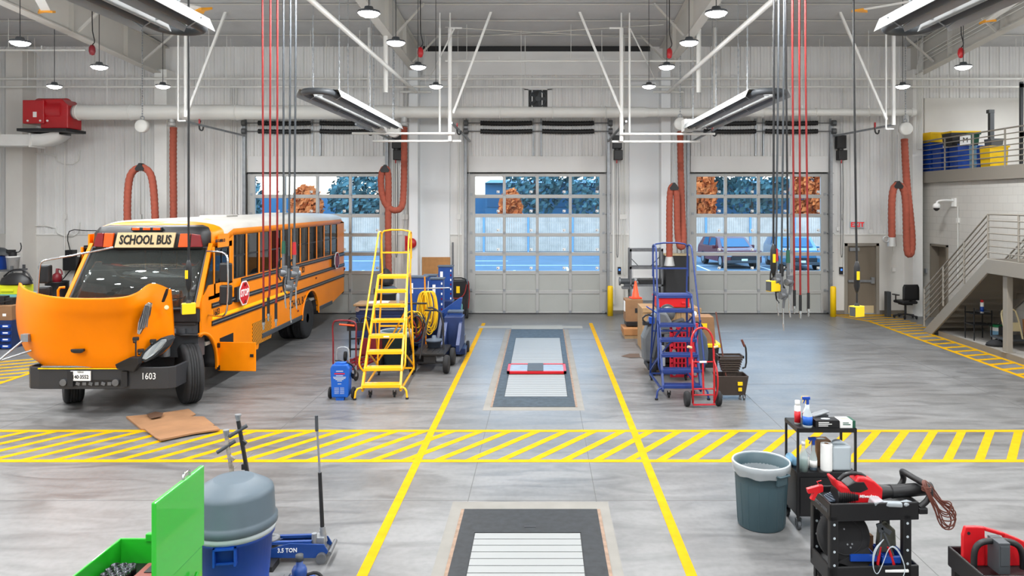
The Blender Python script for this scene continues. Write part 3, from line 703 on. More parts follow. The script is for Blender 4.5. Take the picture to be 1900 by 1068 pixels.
# hanging fluid and air hoses
def drop(px_top,px,py,Y,m_,lab,end,name='air_hose',grp=None,r=.0125,via=None):
    p=ap(px,py,Y); t=thing(name,lab,'hose',p,0,grp)
    top=ap(px_top,0,Y); tz=ceilz(Y)-p.z; q=top-p
    b=MB(); pts=[(0,0,.12)]
    if via: pts+=[(ap(vx,vy,Y)-p) for vx,vy in via]
    pts+=[Vector((q.x*.8,0,q.z*.7)),q,Vector((q.x*1.02,0,tz))]
    b.tube(pts,r,8,smooth=2); b.build('hose_line',m_,t)
    if end=='tip':
        b=MB(); b.cyl((0,0,.13),(0,0,-.06),.018,n=8); b.build('hose_sleeve','black',t)
        b=MB(); b.cyl((0,0,-.06),(0,0,-.15),.014,.01,n=8); b.cyl((0,0,-.06),(0,0,-.09),.02,n=6); b.build('coupler','chrome',t)
    elif end=='gun':
        g='greentag' if 'green' in lab else ('red' if 'red sleeve' in lab else 'black')
        b=MB(); b.cyl((0,0,.2),(0,0,.05),.02,.026,10); b.build('swivel_guard',g,t)
        b=MB(); b.cyl((0,0,.05),(0,0,-.12),.02,n=10); b.cb((.02,0,-.16),(.07,.05,.13)); b.cyl((.035,0,-.2),(.02,0,-.33),.018,.014,10); b.cyl((-.03,-.03,-.18),(.06,.03,-.18),.04,n=12); b.build('control_valve','steel',t,bevel=.005)
        b=MB(); b.tube([(-.02,0,.0),(-.065,0,-.06),(-.07,0,-.2),(-.03,0,-.27)],.01,6,smooth=1); b.build('trigger_guard','black',t)
        b=MB(); b.cyl((.02,0,-.33),(.02,0,-.52),.009,n=8); b.cyl((.02,0,-.52),(.03,0,-.6),.012,.007,8); b.build('spout','chrome',t)
    return t
Yh=9.0
for a in ((487,489,596,'leftmost of the three red hoses in front of the bus'),(502,498,580,'middle of the three red hoses in front of the bus'),(515,512,590,'rightmost of the three red hoses in front of the bus')):
    drop(a[0],a[1],a[2]-8,Yh,'redhose',a[3],'tip',via=[((a[0]+a[1])/2+1,540)] )
for a in ((526,526,478,'grey-green sleeved hose with dispensing gun before the bus, leftmost of three','gun'),(539,536,505,'middle dark hose with dispensing gun before the bus side'),(549,546,480,'dark hose with red sleeve and gun before the bus side')):
    lab=a[3].replace('grey-green sleeved','grey hose, green sleeve,') if a[0]==526 else a[3]
    lab='grey hose with green sleeve and dispensing gun before the bus' if a[0]==526 else lab
    drop(a[0],a[1],a[2],Yh,'graydark',lab,'gun',name='dispensing_hose')
for a in ((1470,1474,566,'leftmost of the three red hoses before the right door'),(1483,1485,575,'middle of the three red hoses before the right door'),(1494,1500,571,'rightmost of the three red hoses before the right door')):
    drop(a[0],a[1],a[2]-8,Yh,'redhose',a[3],'tip')
for a in ((1445,1440,492,'grey hose with red sleeve and gun before the right door'),(1455,1450,520,'dark speckled hose with gun in front of the teal van'),(1458,1462,495,'dark hose with green sleeve and gun before the right door')):
    drop(a[0],a[1],a[2],Yh,'graydark' if a[0]!=1458 else 'black',a[3],'gun',name='dispensing_hose')
def pendant(px_top,px,py,Y,plug,lab):
    p=ap(px,py,Y); t=thing('power_drop',lab,'power drop',p)
    q=ap(px_top,0,Y)-p; pl=ap(px,plug,Y)-p
    b=MB(); b.tube([(0,0,.06),pl+Vector((0,0,-.1))],.011,6); b.tube([pl+Vector((0,0,.1)),Vector((q.x*.3,0,pl.z+.8)),q,(q.x,0,ceilz(Y)-p.z)],.013,6,smooth=1); b.build('cable','black',t)
    b=MB(); b.lathe([(.012,-.2),(.022,-.17),(.036,-.12),(.036,.1),(.024,.15),(.012,.18)],(pl.x,0,pl.z),n=14); pg=b.build('gfci_plug','black',t)
    b=MB(); b.box(pl.x-.02,pl.x+.012,-.052,-.042,pl.z-.04,pl.z+.06); b.build('plug_label','yel2',pg)
    b=MB(); b.cyl((0,0,.06),(0,0,.1),.035,.02,12); b.build('cable_gland','black',t)
    b=MB(); b.cb((0,0,0),(.15,.1,.13),rz=.5); b.build('outlet_box','yel2',t,bevel=.008)
    b=MB(); b.cb((-.078*math.cos(.5),-.078*math.sin(.5),0),(.006,.08,.11),rz=.5); b.build('outlet_face','graydark',t)
pendant(350,350,572,Yh,510,'yellow outlet box on a black cable before the windshield')
pendant(1583,1590,577,Yh,512,'yellow outlet box on a black cable before the taupe exit door')
pendant(1436,1435,530,Yh,480,'yellow outlet box hanging among hoses before the right door')
# wall fan
t=thing('exhaust_fan','square wall exhaust fan with dark blades above the middle door','fan',(-.13,YW-.06,6.58))
b=MB(); b.box(-.42,.42,-.02,.05,-.38,-.27);b.box(-.42,.42,-.02,.05,.27,.36);b.box(-.42,-.29,-.02,.05,-.3,.3);b.box(.29,.42,-.02,.05,-.3,.3); b.build('frame','wall_metal',t)
b=MB(); b.box(-.3,.3,.03,.05,-.28,.28); b.build('back_screen','black',t)
b=MB(); b.torus((0,0,0),.25,.02,'Y'); b.cyl((0,-.02,0),(0,.02,0),.08,n=12)
for k in range(5):
    a=k*2*PI/5; b.cb((math.cos(a)*.15,0,math.sin(a)*.15),(.18,.01,.09),ry=-a,rx=.4)
b.build('fan_blade','graydark',t)
# door operators with chain and conduits
for x,lab in ((-4.42,'black door operator with chain right of the left overhead door'),(2.28,'black door operator with chain right of the middle overhead door'),(9.08,'black door operator with chain right of the right overhead door')):
    t=thing('door_operator',lab,'motor',(x,YW-.16,5.1),0,'overhead door motors')
    b=MB(); b.box(-.14,.14,-.12,.1,-.05,.35); b.cyl((0,0,-.3),(0,0,-.05),.09,n=14); b.box(-.1,.16,-.14,.1,-.4,-.1); b.build('motor_case','black',t,bevel=.015)
    b=MB(); b.tube([(.02,-.1,-.3),(.05,-.1,-1.2),(.03,-.1,-3.2),(.0,-.1,-3.4),(-.03,-.1,-3.2),(-.03,-.1,-.3)],.01,6,smooth=1); b.build('hand_chain','steel',t)
    b=MB(); b.cyl((-.02,-.12,-.5),(-.02,-.12,-.4),.02,n=8); b.build('release_knob','red',t)
b=MB()
for x in (-4.25,-4.14,2.42,2.52,9.22,-9.5,-9.35,-2.55,4.3,10.75,-12.3,-14.6):
    b.cyl((x,YW-.06,1.2 if x!=10.75 else 1.9),(x,YW-.06,7.0),.02,n=8)
    b.box(x-.05,x+.05,YW-.08,YW-.02,2.9,3.05)
for x in (2.15,4.15,-4.5,-2.45): b.box(x,x+.06,YW-.07,YW-.02,.3,5.3)
o=b.build('conduit_drop','pipe_white'); o['kind']='structure'
b=MB()
for z in (4.9,2.7): b.tube([(-16,YW-.05,z),(-14.9,YW-.05,z),(-14.8,YW-.05,z-.3),(-14.2,YW-.05,z-.32),(-14.15,YW-.05,z+.1)],.02,6,smooth=1)
o=b.build('conduit_loop','pipe_white'); o['kind']='structure'
for x,lab in ((2.36,'small blue-lit control switch beside the middle door bollard'),(9.14,'small blue-lit control switch beside the right door bollard')):
    t=thing('door_switch',lab,'switch',(x,YW-.05,1.33)); b=MB(); b.box(-.05,.05,-.04,.04,-.11,.11); b.build('switch_case','black',t,bevel=.008)
    b=MB(); b.box(-.025,.025,-.046,-.04,.0,.06); b.build('screen',mat('bluescreen',(60,120,220),.3,emit=(70,130,255),estr=1.2),t)
for x,z,nm in ((9.05,2.6,'small white junction box left of the EXIT sign'),(10.05,2.53,'small white junction box right of the EXIT sign'),(10.75,1.36,'white wall outlet box right of the exit door')):
    b=MB(); b.box(x-.05,x+.05,YW-.07,YW-.036,z-.06,z+.06); tag(b.build('junction_box','white',bevel=.005),nm,'junction box')
for px,py,lab in ((1132,585,'yellow steel bollard right of the middle overhead door'),(1546,587,'yellow steel bollard right of the right overhead door')):
    p=gp(px,py); p.y=min(p.y,22.75); b=MB(); b.lathe([(.085,0),(.085,.86),(.07,.9),(0,.91)],n=20); tag(b.build('bollard','yel2',loc=(p.x,p.y,0)),lab,'bollard')
# security camera on block wall
t=thing('security_camera','white dome security camera on an arm on the block wall','camera',(11.6,21.2,3.42))
b=MB(); b.box(-.06,0,-.08,.08,-.12,.12); b.tube([(-.05,0,.05),(-.35,0,.06),(-.5,0,.03),(-.52,0,-.05)],.03,8,smooth=1); b.lathe([(.0,-.02),(.08,-.04),(.1,-.1),(.1,-.16)],(-.52,0,0),n=16); b.build('mount_arm','white',t)
b=MB(); b.lathe([(.085,-.16),(.07,-.21),(.03,-.24),(0,-.245)],(-.52,0,0),n=16); b.build('dome','black',t)
b=MB(); b.cyl((11.57,21.0,1.2),(11.57,21.0,3.3),.014,n=6); b.box(11.54,11.6,20.95,21.05,2.85,2.98); o=b.build('conduit_wall','pipe_white'); o['kind']='structure'
b=MB(); b.box(11.55,11.6,22.72,22.82,1.28,1.42); tag(b.build('wall_switch','galv'),'grey switch plate on the block wall left of the side door','switch')
# =============== SCHOOL BUS (local: x right, y rearward from the front axle, z up)
bus=thing('school_bus','yellow school bus numbered 1603 with its hood tilted open','bus',(-7.05,12.95,0),0)
BX=1.19
def arc(cy,cz,r,a0,a1,n=10): return [(cy+r*math.cos(R(a0+(a1-a0)*i/n)),cz+r*math.sin(R(a0+(a1-a0)*i/n))) for i in range(n+1)]
RA=6.1   # rear axle
REAR=9.35
side=[(.02,1.72),(.02,1.10)]+[p for p in arc(0,.50,.64,88,-6,9) if p[0]>.03]+[(.66,.40),(2.62,.40),(2.72,.58),(RA-.66,.58)]+arc(RA,.52,.66,175,5,12)+[(8.0,.60),(REAR,.80),(REAR,1.96),(.02+.3,1.96)]
side=[(a,b_) for a,b_ in side]
for s,nm in ((1,'left_side_panel'),(-1,'right_side_panel')):
    b=MB(); b.prism(side,'X',s*(BX-.03),s*BX); b.build(nm if 0 else 'side_panel','orange_side',bus)
# roof: shell lofted along length
def roofprof(w,z0,z1,n=14):
    pts=[(-w,z0)]
    for i in range(n+1):
        a=PI-PI*i/n
        x=math.copysign(abs(math.cos(a))**.75,math.cos(a))*w; z=z0+.12+(z1-z0-.12)*abs(math.sin(a))**.62
        pts.append((x,z))
    pts.append((w,z0)); return pts
stations=[(.70,1.05,2.60,2.98),(.80,1.12,2.62,3.03),(1.0,1.17,2.68,3.07),(1.35,BX,2.80,3.09),(5,BX,2.80,3.10),(REAR-.45,BX,2.80,3.10),(REAR-.15,1.15,2.80,3.06),(REAR,1.1,2.82,2.98)]
b=MB(); rows=[[Vector((x,y,z)) for x,z in roofprof(w_,z0,z1)] for y,w_,z0,z1 in stations]
b.grid(rows,1)
b.bm.faces.ensure_lookup_table()
for f in b.bm.faces:
    c=f.calc_center_median()
    f.material_index=0 if (c.z<2.885 or c.y<.98) else 1
b.build('roof',['orange_side','roofwhite'],bus,solid=.02)
b=MB(); b.poly([(x,REAR,z) for x,z in [(-BX,.8),(BX,.8),(BX,2.82)]+[(1.1,2.9),(.8,2.97),(-.8,2.97),(-1.1,2.9),(-BX,2.82)]]); b.build('rear_wall','orange_side',bus,solid=.02)
b=MB(); b.lathe([(.12,0),(.12,.04),(.09,.07),(0,.09)],(.62,1.5,3.02),n=16); b.build('roof_strobe','cream',bus)
for y in (3.2,6.8): b=MB(); b.box(-.3,.3,y,y+.6,3.08,3.14); b.build('roof_hatch','roofwhite',bus,bevel=.02)
b=MB()
for s in (-1,1):
    for zz in (2.93,):
        b.bar((s*1.165,1.35,2.87),(s*1.165,REAR-.4,2.87),.03,.03)
b.build('drip_rail','orange_side',bus)
# side pillars, window band
W0=1.33; NW=11; PW=.665
for s in (1,-1):
    b=MB(); 
    for i in range(NW+1): 
        y=W0+i*PW; b.box(min(s*(BX-.035),s*(BX+.008)),max(s*(BX-.035),s*(BX+.008)),y-.03,y+.03,1.93,2.84)
    b.box(min(s*(BX-.03),s*BX),max(s*(BX-.03),s*BX),W0+NW*PW,REAR,1.93,2.84)
    b.box(min(s*(BX-.03),s*BX),max(s*(BX-.03),s*BX),W0,REAR,2.815,2.84)
    b.build('window_pillar','orange_side',bus)
    for i in range(NW):
        y0=W0+i*PW+.03; y1=y0+PW-.06
        b=MB(); t0,t1=min(s*(BX-.03),s*(BX-.002)),max(s*(BX-.03),s*(BX-.002))
        b.box(t0,t1,y0,y0+.02,1.95,2.815); b.box(t0,t1,y1-.02,y1,1.95,2.815); b.box(t0,t1,y0,y1,1.95,1.98); b.box(t0,t1,y0,y1,2.79,2.815); b.box(t0,t1,y0,y1,2.38,2.41)
        wf=b.build('window_frame','black',bus)
        b=MB(); b.box(s*(BX-.02),s*(BX-.014),y0+.01,y1-.01,1.97,2.80); b.build('pane','glass_bus',wf)
# rub rails
for s in (1,-1):
    for z,y0 in ((1.90,1.33),(1.585,.42),(1.27,.42)):
        b=MB(); x0=s*BX; x1=s*(BX+.022)
        b.box(min(x0,x1),max(x0,x1),y0 if z<1.8 else y0+.4,REAR+.005,z-.045,z+.045)
        b.box(min(x0,x1+s*.006),max(x0,x1+s*.006),y0 if z<1.8 else y0+.4,REAR,z-.012,z+.012,1)
        b.build('rub_rail',['black','steel'],bus,bevel=.006)
    b=MB(); b.box(min(s*BX,s*(BX+.004)),max(s*BX,s*(BX+.004)),.45,4.4,1.33,1.39); b.build('reflective_stripe','yellow_stripe',bus)
    for y0,y1,z in ((2.8,RA-.68,.63),(RA+.7,8.05,.64)):
        b=MB(); b.box(min(s*BX,s*(BX+.03)),max(s*BX,s*(BX+.03)),y0,y1,z-.05,z+.05); b.build('skirt_rail','graydark',bus,bevel=.01)
# front: cowl, pillars, windshield, header
Ycb,Zcb=-.02,1.62; Yct,Zct=.66,2.58
b=MB(); b.box(-1.17,1.17,-.02,.30,1.35,1.66); b.build('cowl','dark',bus,bevel=.03)
b=MB(); b.box(-1.12,1.12,.05,.30,.75,1.4)
for k in range(9): b.cb((-.9+.22*k,.03,1.0+.1*(k%3)),(.12,.06,.1))
b.build('firewall','graydark',bus)
for s in (-1,1):
    b=MB(); b.bar((s*1.15,Ycb-.0,1.6),(s*1.07,Yct+.03,2.66),.075,.10); b.build('windshield_pillar','orange',bus,bevel=.01)
b=MB(); 
nW=12; rows=[]
for (y,z,hw,bow) in ((Ycb-.02,1.60,1.10,.12),(Yct-.03,2.60,1.03,.10)):
    rows.append([Vector((hw*(-1+2*i/nW),y-bow*(1-(-1+2*i/nW)**2),z)) for i in range(nW+1)])
b.grid(rows); b.build('windshield','windshield',bus,solid=.006)
b=MB()
for r in rows: b.tube(r,.03,8)
b.tube([rows[0][0],rows[1][0]],.03,8); b.tube([rows[0][-1],rows[1][-1]],.03,8); b.build('windshield_seal','black',bus)
for x0,x1 in ((-.9,-.15),(.1,.85)):
    b=MB(); b.tube([(x0,-.13,1.60),(x0+.35,-.12,1.72),(x1,-.14,1.76)],.012,6); b.build('wiper','black',bus)
# header cap (black) with sign and lamps
def hy(x): return .62-.10*(1-(x/1.06)**2)
b=MB(); rows=[]
for k,(dz,dy,wf) in enumerate(((2.56,0,1.0),(2.62,-.03,1.0),(2.86,-.0,.99),(2.96,.05,.93),(3.0,.12,.80))):
    rows.append([Vector((1.06*wf*(-1+2*i/16),hy(1.06*(-1+2*i/16))+dy+(.10 if abs(i-8)==8 else 0),dz)) for i in range(17)])
b.grid(rows); b.build('header_cap','black',bus,solid=.02)
b=MB(); b.prism([(-.56,2.615),(.48,2.615),(.53,2.88),(-.50,2.88)],'Y',.47,.50); sg=b.build('front_sign','cream',bus)
text('lettering','SCHOOL BUS',.225,(-.015,.466,2.745),(R(90),0,0),'black',sg,sx=.68,shear=.2,bold=.008)
for pts,mm,nm in (([(-.98,2.63),(-.80,2.62),(-.78,2.87),(-.90,2.87)],'redlens','warning_lamp'),([(-.79,2.62),(-.62,2.62),(-.58,2.87),(-.76,2.87)],'amber','warning_lamp'),([(.56,2.62),(.74,2.62),(.76,2.86),(.60,2.86)],'amber','warning_lamp'),([(.77,2.62),(.97,2.62),(.93,2.84),(.79,2.86)],'redlens','warning_lamp')):
    cxm=sum(p[0] for p in pts)/4; yb=hy(cxm)-.055; b=MB(); m_=[(p[0],p[1]) for p in pts]
    A=[b.bm.verts.new((p[0],hy(p[0])-.06,p[1])) for p in m_]; B=[b.bm.verts.new((p[0],hy(p[0])-.02,p[1])) for p in m_]
    b.face(A);b.face(B[::-1]); [b.face([A[i],A[(i+1)%4],B[(i+1)%4],B[i]]) for i in range(4)]
    b.build(nm,mm,bus,bevel=.008)
for x in (-.19,0,.18): b=MB(); b.cb((x,.51,2.945),(.13,.05,.045)); b.build('clearance_lamp','amber',bus,bevel=.008)
b=MB(); b.box(-.28,.27,.50,.56,2.91,2.975); b.build('clearance_lamp_mount','black',bus,bevel=.01)
# driver's window area
for s in (1,-1):
    t0,t1=min(s*(BX-.03),s*BX),max(s*(BX-.03),s*BX)
    b=MB(); b.box(t0,t1,.74,W0,2.60,2.84); b.box(t0,t1,1.17,W0,1.9,2.7); b.prism([(.02,1.72),(.40,1.72),(.40,1.74),(1.33,1.80),(1.33,1.96),(.32,1.96)],'X',t0,t1) if 0 else b.box(t0,t1,.3,W0,1.70,1.76); b.box(t0,t1,.52,.56,1.74,2.62); b.build('door_pillar','orange_side',bus)
    b=MB(); b.prism([(.10,1.75),(.53,1.75),(.53,2.55)],'X',s*(BX-.02),s*(BX-.012)); b.build('quarter_window','glass_bus',bus)
    b=MB(); b.box(s*(BX-.02),s*(BX-.012),.56,1.18,1.75,2.6); b.build('driver_window','glass_bus',bus)
    b=MB()
    for y0,y1,z0,z1 in ((.56,.59,1.75,2.6),(1.15,1.18,1.75,2.6),(.56,1.18,2.57,2.6),(.56,1.18,1.75,1.78),(.85,.87,1.75,2.6)): b.box(t0,t1,y0,y1,z0,z1)
    b.build('driver_window_frame','black',bus)
# interior
b=MB(); b.box(-1.14,1.14,.3,REAR-.03,.90,.96); b.build('floor_deck','interior',bus)
b=MB(); b.box(-1.1,1.1,.02,.45,1.3,1.62); b.box(.15,1.05,.05,.5,1.55,1.72); b.build('dashboard','graydark',bus,bevel=.03)
b=MB(); b.torus((0,0,0),.22,.014,n=24,m=6); b.bar((-.21,0,0),(.21,0,0),.03,.02); b.bar((0,0,0),(0,-.21,0),.03,.02); b.cyl((0,0,0),(0,0,-.4),.03,n=8); o=b.build('steering_wheel','black',bus,loc=(.55,.55,1.82)); o.rotation_euler=(R(35),0,0)
b=MB(); b.box(.3,.8,.95,1.4,1.25,1.4); b.box(.3,.8,1.36,1.48,1.35,2.15); b.build('driver_seat','seat',bus,bevel=.04)
b=MB(); b.box(.12,1.05,-.13,.13,1.25,1.38); b.box(.12,1.05,.06,.15,1.3,1.98); st=b.build('seat_bench','seat',bus,bevel=.03)
st.location=(0,1.9,0); 
for i in range(10):
    for s in (0,-1.17):
        if i==0 and s==0: continue
        c=st.copy(); COL.objects.link(c); c.parent=bus; c.location=(s,1.9+i*.70,0)
# chassis and front end
b=MB()
for s in (-1,1): b.bar((s*.43,-1.0,.62),(s*.43,8.8,.62),.09,.24)
b.cyl((-.95,0,.50),(.95,0,.50),.07,n=10); b.cyl((-.9,RA,.5),(.9,RA,.5),.1,n=10); b.lathe([(0,-.2),(.17,-.12),(.2,0),(.17,.12),(0,.2)],(0,RA,.5),n=16)
for y in (-.8,.5,2.5,4.5,8): b.box(-.43,.43,y,y+.08,.52,.7)
b.build('chassis','dark',bus)
b=MB(); b.box(-.36,.3,-.75,.1,.7,1.28); b.cyl((-.3,-.7,1.1),(-.3,.05,1.1),.14,n=14); b.cyl((.35,-.5,1.1),(.35,.0,1.1),.1,n=12)
for k in range(6): b.cyl((-.25+.0,-.68+k*.13,1.28),(-.25,-.68+k*.13,1.38),.04,n=8)
b.cyl((.62,-.55,1.05),(.62,-.1,1.05),.13,n=14); b.cyl((.75,-.35,.85),(.75,-.35,1.15),.08,n=10)
b.tube([(.3,-.7,1.2),(.55,-.78,1.25),(.7,-.5,1.3),(.75,-.1,1.2)],.035,8,smooth=1); b.tube([(-.4,-.3,1.0),(-.7,-.3,1.2),(-.8,-.1,1.1)],.03,8,smooth=1)
for k in range(14): b.cb((random.uniform(-.8,.95),random.uniform(-.6,0),random.uniform(.8,1.3)),(random.uniform(.05,.2),random.uniform(.05,.2),random.uniform(.04,.16)),rz=random.uniform(0,1))
b.build('engine','steel',bus,bevel=.006)
b=MB(); b.box(-.55,.55,-.92,-.82,.62,1.3); b.build('radiator','dark',bus)
b=MB()   # left front wheel liner (arch)
for s in (1,-1):
    rows=[[Vector((x,p[0],p[1])) for p in arc(0,.5,.66,98,-4,12)] for x in (s*.80,s*1.19)]
    b.grid(rows)
b.build('wheel_liner','dark',bus,solid=.015)
for s in (1,-1): b=MB(); b.tube([Vector((s*1.19,p[0],p[1])) for p in arc(0,.5,.66,96,-4,12)],.03,6); b.build('arch_trim','orange_side',bus)
for s in (1,-1):
    b=MB(); rows=[[Vector((x,p[0],p[1])) for p in arc(RA,.52,.67,180,0,14)] for x in (s*.60,s*1.2)]; b.grid(rows); b.build('rear_wheel_arch','dark',bus,solid=.015)
    b=MB(); b.tube([Vector((s*1.205,p[0],p[1])) for p in arc(RA,.52,.68,178,2,14)],.024,6); b.build('arch_trim','orange_side',bus)
# wheels
def wheel(name,x,y,steer=0,side_=1,dual=False):
    r=.50; w=.30
    prof=[(.30,-w/2+.02),(.44,-w/2),(.485,-w/2+.02),(r,-w/2+.05)]
    for k in range(5):
        zc=-w/2+.05+(w-.1)*(k+.5)/5; hw=(w-.1)/10
        prof+= [(r,zc-hw+.006),(r,zc+hw-.006),(r-.012,zc+hw-.003),(r-.012,zc+hw+.003)] if k<4 else [(r,zc-hw+.006),(r,zc+hw)]
    prof+=[(.485,w/2-.02),(.44,w/2),(.30,w/2-.02)]
    b=MB(); b.lathe(prof,axis='X',n=48); t=b.build(name,'tyre',bus,loc=(x,y,r)); t.rotation_euler=(0,0,steer)
    b=MB(); s=side_
    b.lathe([(.30,s*.11),(.30,-s*.11),(.29,-s*.10),(.26,-s*.02),(.17,s*.01),(.15,s*.10),(.11,s*.13),(0,s*.13)],axis='X',n=28); rim=b.build('rim','rim',t)
    b=MB()
    for k in range(10): a=k*PI/5; b.cyl((s*.0,.215*math.cos(a),.215*math.sin(a)),(s*.05,.215*math.cos(a),.215*math.sin(a)),.018,n=6)
    b.build('lug_nut','steel',t)
wheel('front_wheel',1.01,-.04,R(37)); wheel('front_wheel',-1.0,0,R(35),-1)
for s in (1,-1): wheel('rear_wheel',s*1.0,RA,0,s); wheel('rear_wheel',s*.66,RA,0,s)
# bumper
b=MB(); P=[]
for a in range(0,6): 
    t_=R(90*a/5); P.append((-1.12+.16*(1-math.sin(t_))*0 - .0 + .14-.14*math.cos(t_-PI/2)*0,0))
out=[(-1.17,-.55),(-1.17,-.86),(-1.10,-.93),(-.95,-.96),(.95,-.96),(1.10,-.93),(1.18,-.85),(1.18,-.45),(1.14,-.45),(1.14,-.84),(1.08,-.89),(.94,-.92),(-.94,-.92),(-1.08,-.89),(-1.13,-.84),(-1.13,-.55)]
n=len(out); bt=[];tp=[]
for x,y in out:
    bt.append(b.bm.verts.new((x,y,.45))); tp.append(b.bm.verts.new((x,y,.80)))
b.face(bt[::-1]);b.face(tp)
for i in range(n): b.face([bt[i],bt[(i+1)%n],tp[(i+1)%n],tp[i]])
bp_=b.build('front_bumper',mat('bumperblack',(44,45,48),.45),bus,bevel=.012)
text('bumper_number','1603',.15,(.80,-.968,.655),(R(90),0,R(0)),'white',bp_,sx=.8)
b=MB(); b.box(-.95,.62,-.985,-.95,.775,.79); b.build('bumper_tape','yellow_stripe',bp_)
b=MB(); b.box(-.62,.35,-.964,-.955,.50,.60); b.build('bumper_slot','black',bp_)
b=MB()
for x in (-.55,.28): b.cyl((x,-.99,.56),(x,-.95,.56),.055,n=12)
for k in range(7): b.cb((-.42+k*.1,-.965,.54),(.06,.02,.05),ry=.3*(k%2))
b.build('tow_hook','steel',bp_)
b=MB(); b.box(-.43,-.11,-.99,-.97,.59,.745); lp=b.build('licence_plate','white',bp_,bevel=.003)
text('plate_number','140·3552',.082,(-.27,-.992,.65),(R(90),0,0),'dark',lp,sx=.85,bold=.0015); text('plate_state','TEXAS',.035,(-.27,-.992,.727),(R(90),0,0),'dark',lp)
b=MB(); b.box(-.9,.5,-.99,-.90,.80,.83); b.build('hood_hinge_bar','chrome',bus,bevel=.01)
# ---- hood tilted forward: surface through measured stations (world, relative to bus root)
BL=Vector((-7.05,12.95,0))
def hp(px,py,Y): return ap(px,py,Y)-BL
hrows=[
[(72,672,12.25),(80,677,12.12),(100,680,12.02),(150,682,11.97),(225,683,11.97),(243,681,12.0),(258,675,12.12),(268,668,12.3)],
[(50,655,12.42),(64,660,12.15),(95,663,11.98),(150,664,11.92),(225,664,11.92),(252,662,12.0),(283,660,12.2),(303,655,12.45)],
[(34,620,12.55),(50,623,12.15),(90,628,11.92),(150,630,11.86),(225,629,11.86),(258,624,12.0),(292,625,12.25),(322,632,12.6)],
[(29,580,12.65),(44,584,12.2),(88,592,11.86),(150,597,11.78),(225,595,11.78),(262,586,11.98),(296,590,12.3),(323,602,12.65)],
[(31,548,12.7),(42,556,12.25),(88,570,11.82),(150,576,11.70),(225,574,11.70),(264,561,11.96),(292,552,12.3),(321,570,12.72)],
[(35,524,12.75),(46,536,12.3),(90,549,11.8),(150,554,11.65),(225,552,11.65),(256,541,11.95),(283,525,12.3),(318,537,12.75)]]
def cr(p0,p1,p2,p3,t): return .5*((2*p1)+(-p0+p2)*t+(2*p0-5*p1+4*p2-p3)*t*t+(-p0+3*p1-3*p2+p3)*t**3)
def crow(P,sub):
    out=[]
    for i in range(len(P)-1):
        a=P[max(i-1,0)];b_=P[i];c_=P[i+1];d_=P[min(i+2,len(P)-1)]
        for k in range(sub): out.append(cr(a,b_,c_,d_,k/sub))
    out.append(P[-1]); return out
G=[crow([hp(*q) for q in r],5) for r in hrows]
G=[list(c) for c in zip(*[crow(list(c),5) for c in zip(*G)])]
b=MB(); b.grid(list(G)); hood=b.build('hood','orange',bus,solid=.035); hood.modifiers['s'].offset=-1
G=list(zip(*G)) if len(G)!=26 else G
hs=[]  # patches on the hood
def hpatch(pts,name,m_,th=.03,Yb=None,bev=.01):
    b=MB(); A=[b.bm.verts.new(hp(*p)) for p in pts]; B=[b.bm.verts.new(hp(p[0],p[1],p[2])+Vector((0,th,0))) for p in pts]
    b.face(A);b.face(B[::-1]); n=len(pts)
    for i in range(n): b.face([A[i],A[(i+1)%n],B[(i+1)%n],B[i]])
    return b.build(name,m_,hood,bevel=bev)
hl=hpatch([(258,669,12.02),(262,655,12.02),(280,638,12.06),(298,627,12.12),(308,625,12.2),(312,631,12.25),(304,645,12.22),(288,660,12.12),(270,672,12.05)],'headlight_bezel','graydark',.25)
hpatch([(263,665,11.99),(268,655,11.99),(283,641,12.03),(299,630,12.09),(307,629,12.17),(307,634,12.2),(298,646,12.16),(283,659,12.07),(270,667,12.01)],'headlight_lens','bluewhite',.04)
hpatch([(283,655,12.0),(297,634,12.06),(306,630,12.14),(306,634,12.17),(297,645,12.13),(286,656,12.04)],'headlight_glass','plastic_clear',.03)
hpatch([(254,619,11.84),(256,598,11.86),(268,566,11.9),(275,560,11.94),(280,563,11.97),(276,585,11.96),(266,606,11.9),(258,621,11.86)],'side_vent','chrome',.06)
for k in range(4):
    hpatch([(257+k*4.5,612-k*2,11.83+.02*k),(268+k*2.5,568,11.86+.02*k),(269.5+k*2.5,568,11.86+.02*k),(259+k*4.5,613-k*2,11.83+.02*k)],'vent_slat','steel',.02,bev=0)
hpatch([(130,648,11.82),(155,647,11.82),(155,652,11.82),(149,655,11.82),(136,655,11.82),(131,653,11.82)],'hood_handle','black',.05)
hpatch([(299,560,12.12),(304,545,12.1),(308,535,12.1),(310,536,12.12),(308,546,12.14),(302,561,12.16)],'hood_latch','black',.06)
b=MB(); q=hp(309,571,12.33); b.cyl(q+Vector((0,.0,0)),q+Vector((.03,-.06,.02)),.035,n=14); b.build('hood_bumper_stop','cream',hood)
for px,py,Y in ((252,628,11.86),(284,632,12.1),(261,650,11.95)): 
    b=MB(); q=hp(px,py,Y); b.cb(q,(.09,.08,.05),rz=.4); b.cyl(q,q+Vector((.0,-.05,-.05)),.02,n=8); b.build('hinge_bracket','black',hood,bevel=.01)
b=MB(); a_=hp(252,630,11.83); c_=hp(252,661,11.86); b.tube([a_,c_],.012,6); b.build('prop_rod','dark',hood)
hpatch([(213,676,11.85),(240,663,11.84),(255,663,11.86),(257,675,11.88),(248,690,11.9),(216,684,11.88)],'lower_fairing','dark',.12)
# stays at the left corner of the hood
b=MB(); 
b.tube([hp(48,627,12.1),hp(-6,672,11.7)],.018,8); b.tube([hp(58,650,12.15),hp(0,669,11.9)],.016,8); b.cb(hp(49,626,12.08),(.12,.1,.12)); b.build('hood_strut','galv',bus)
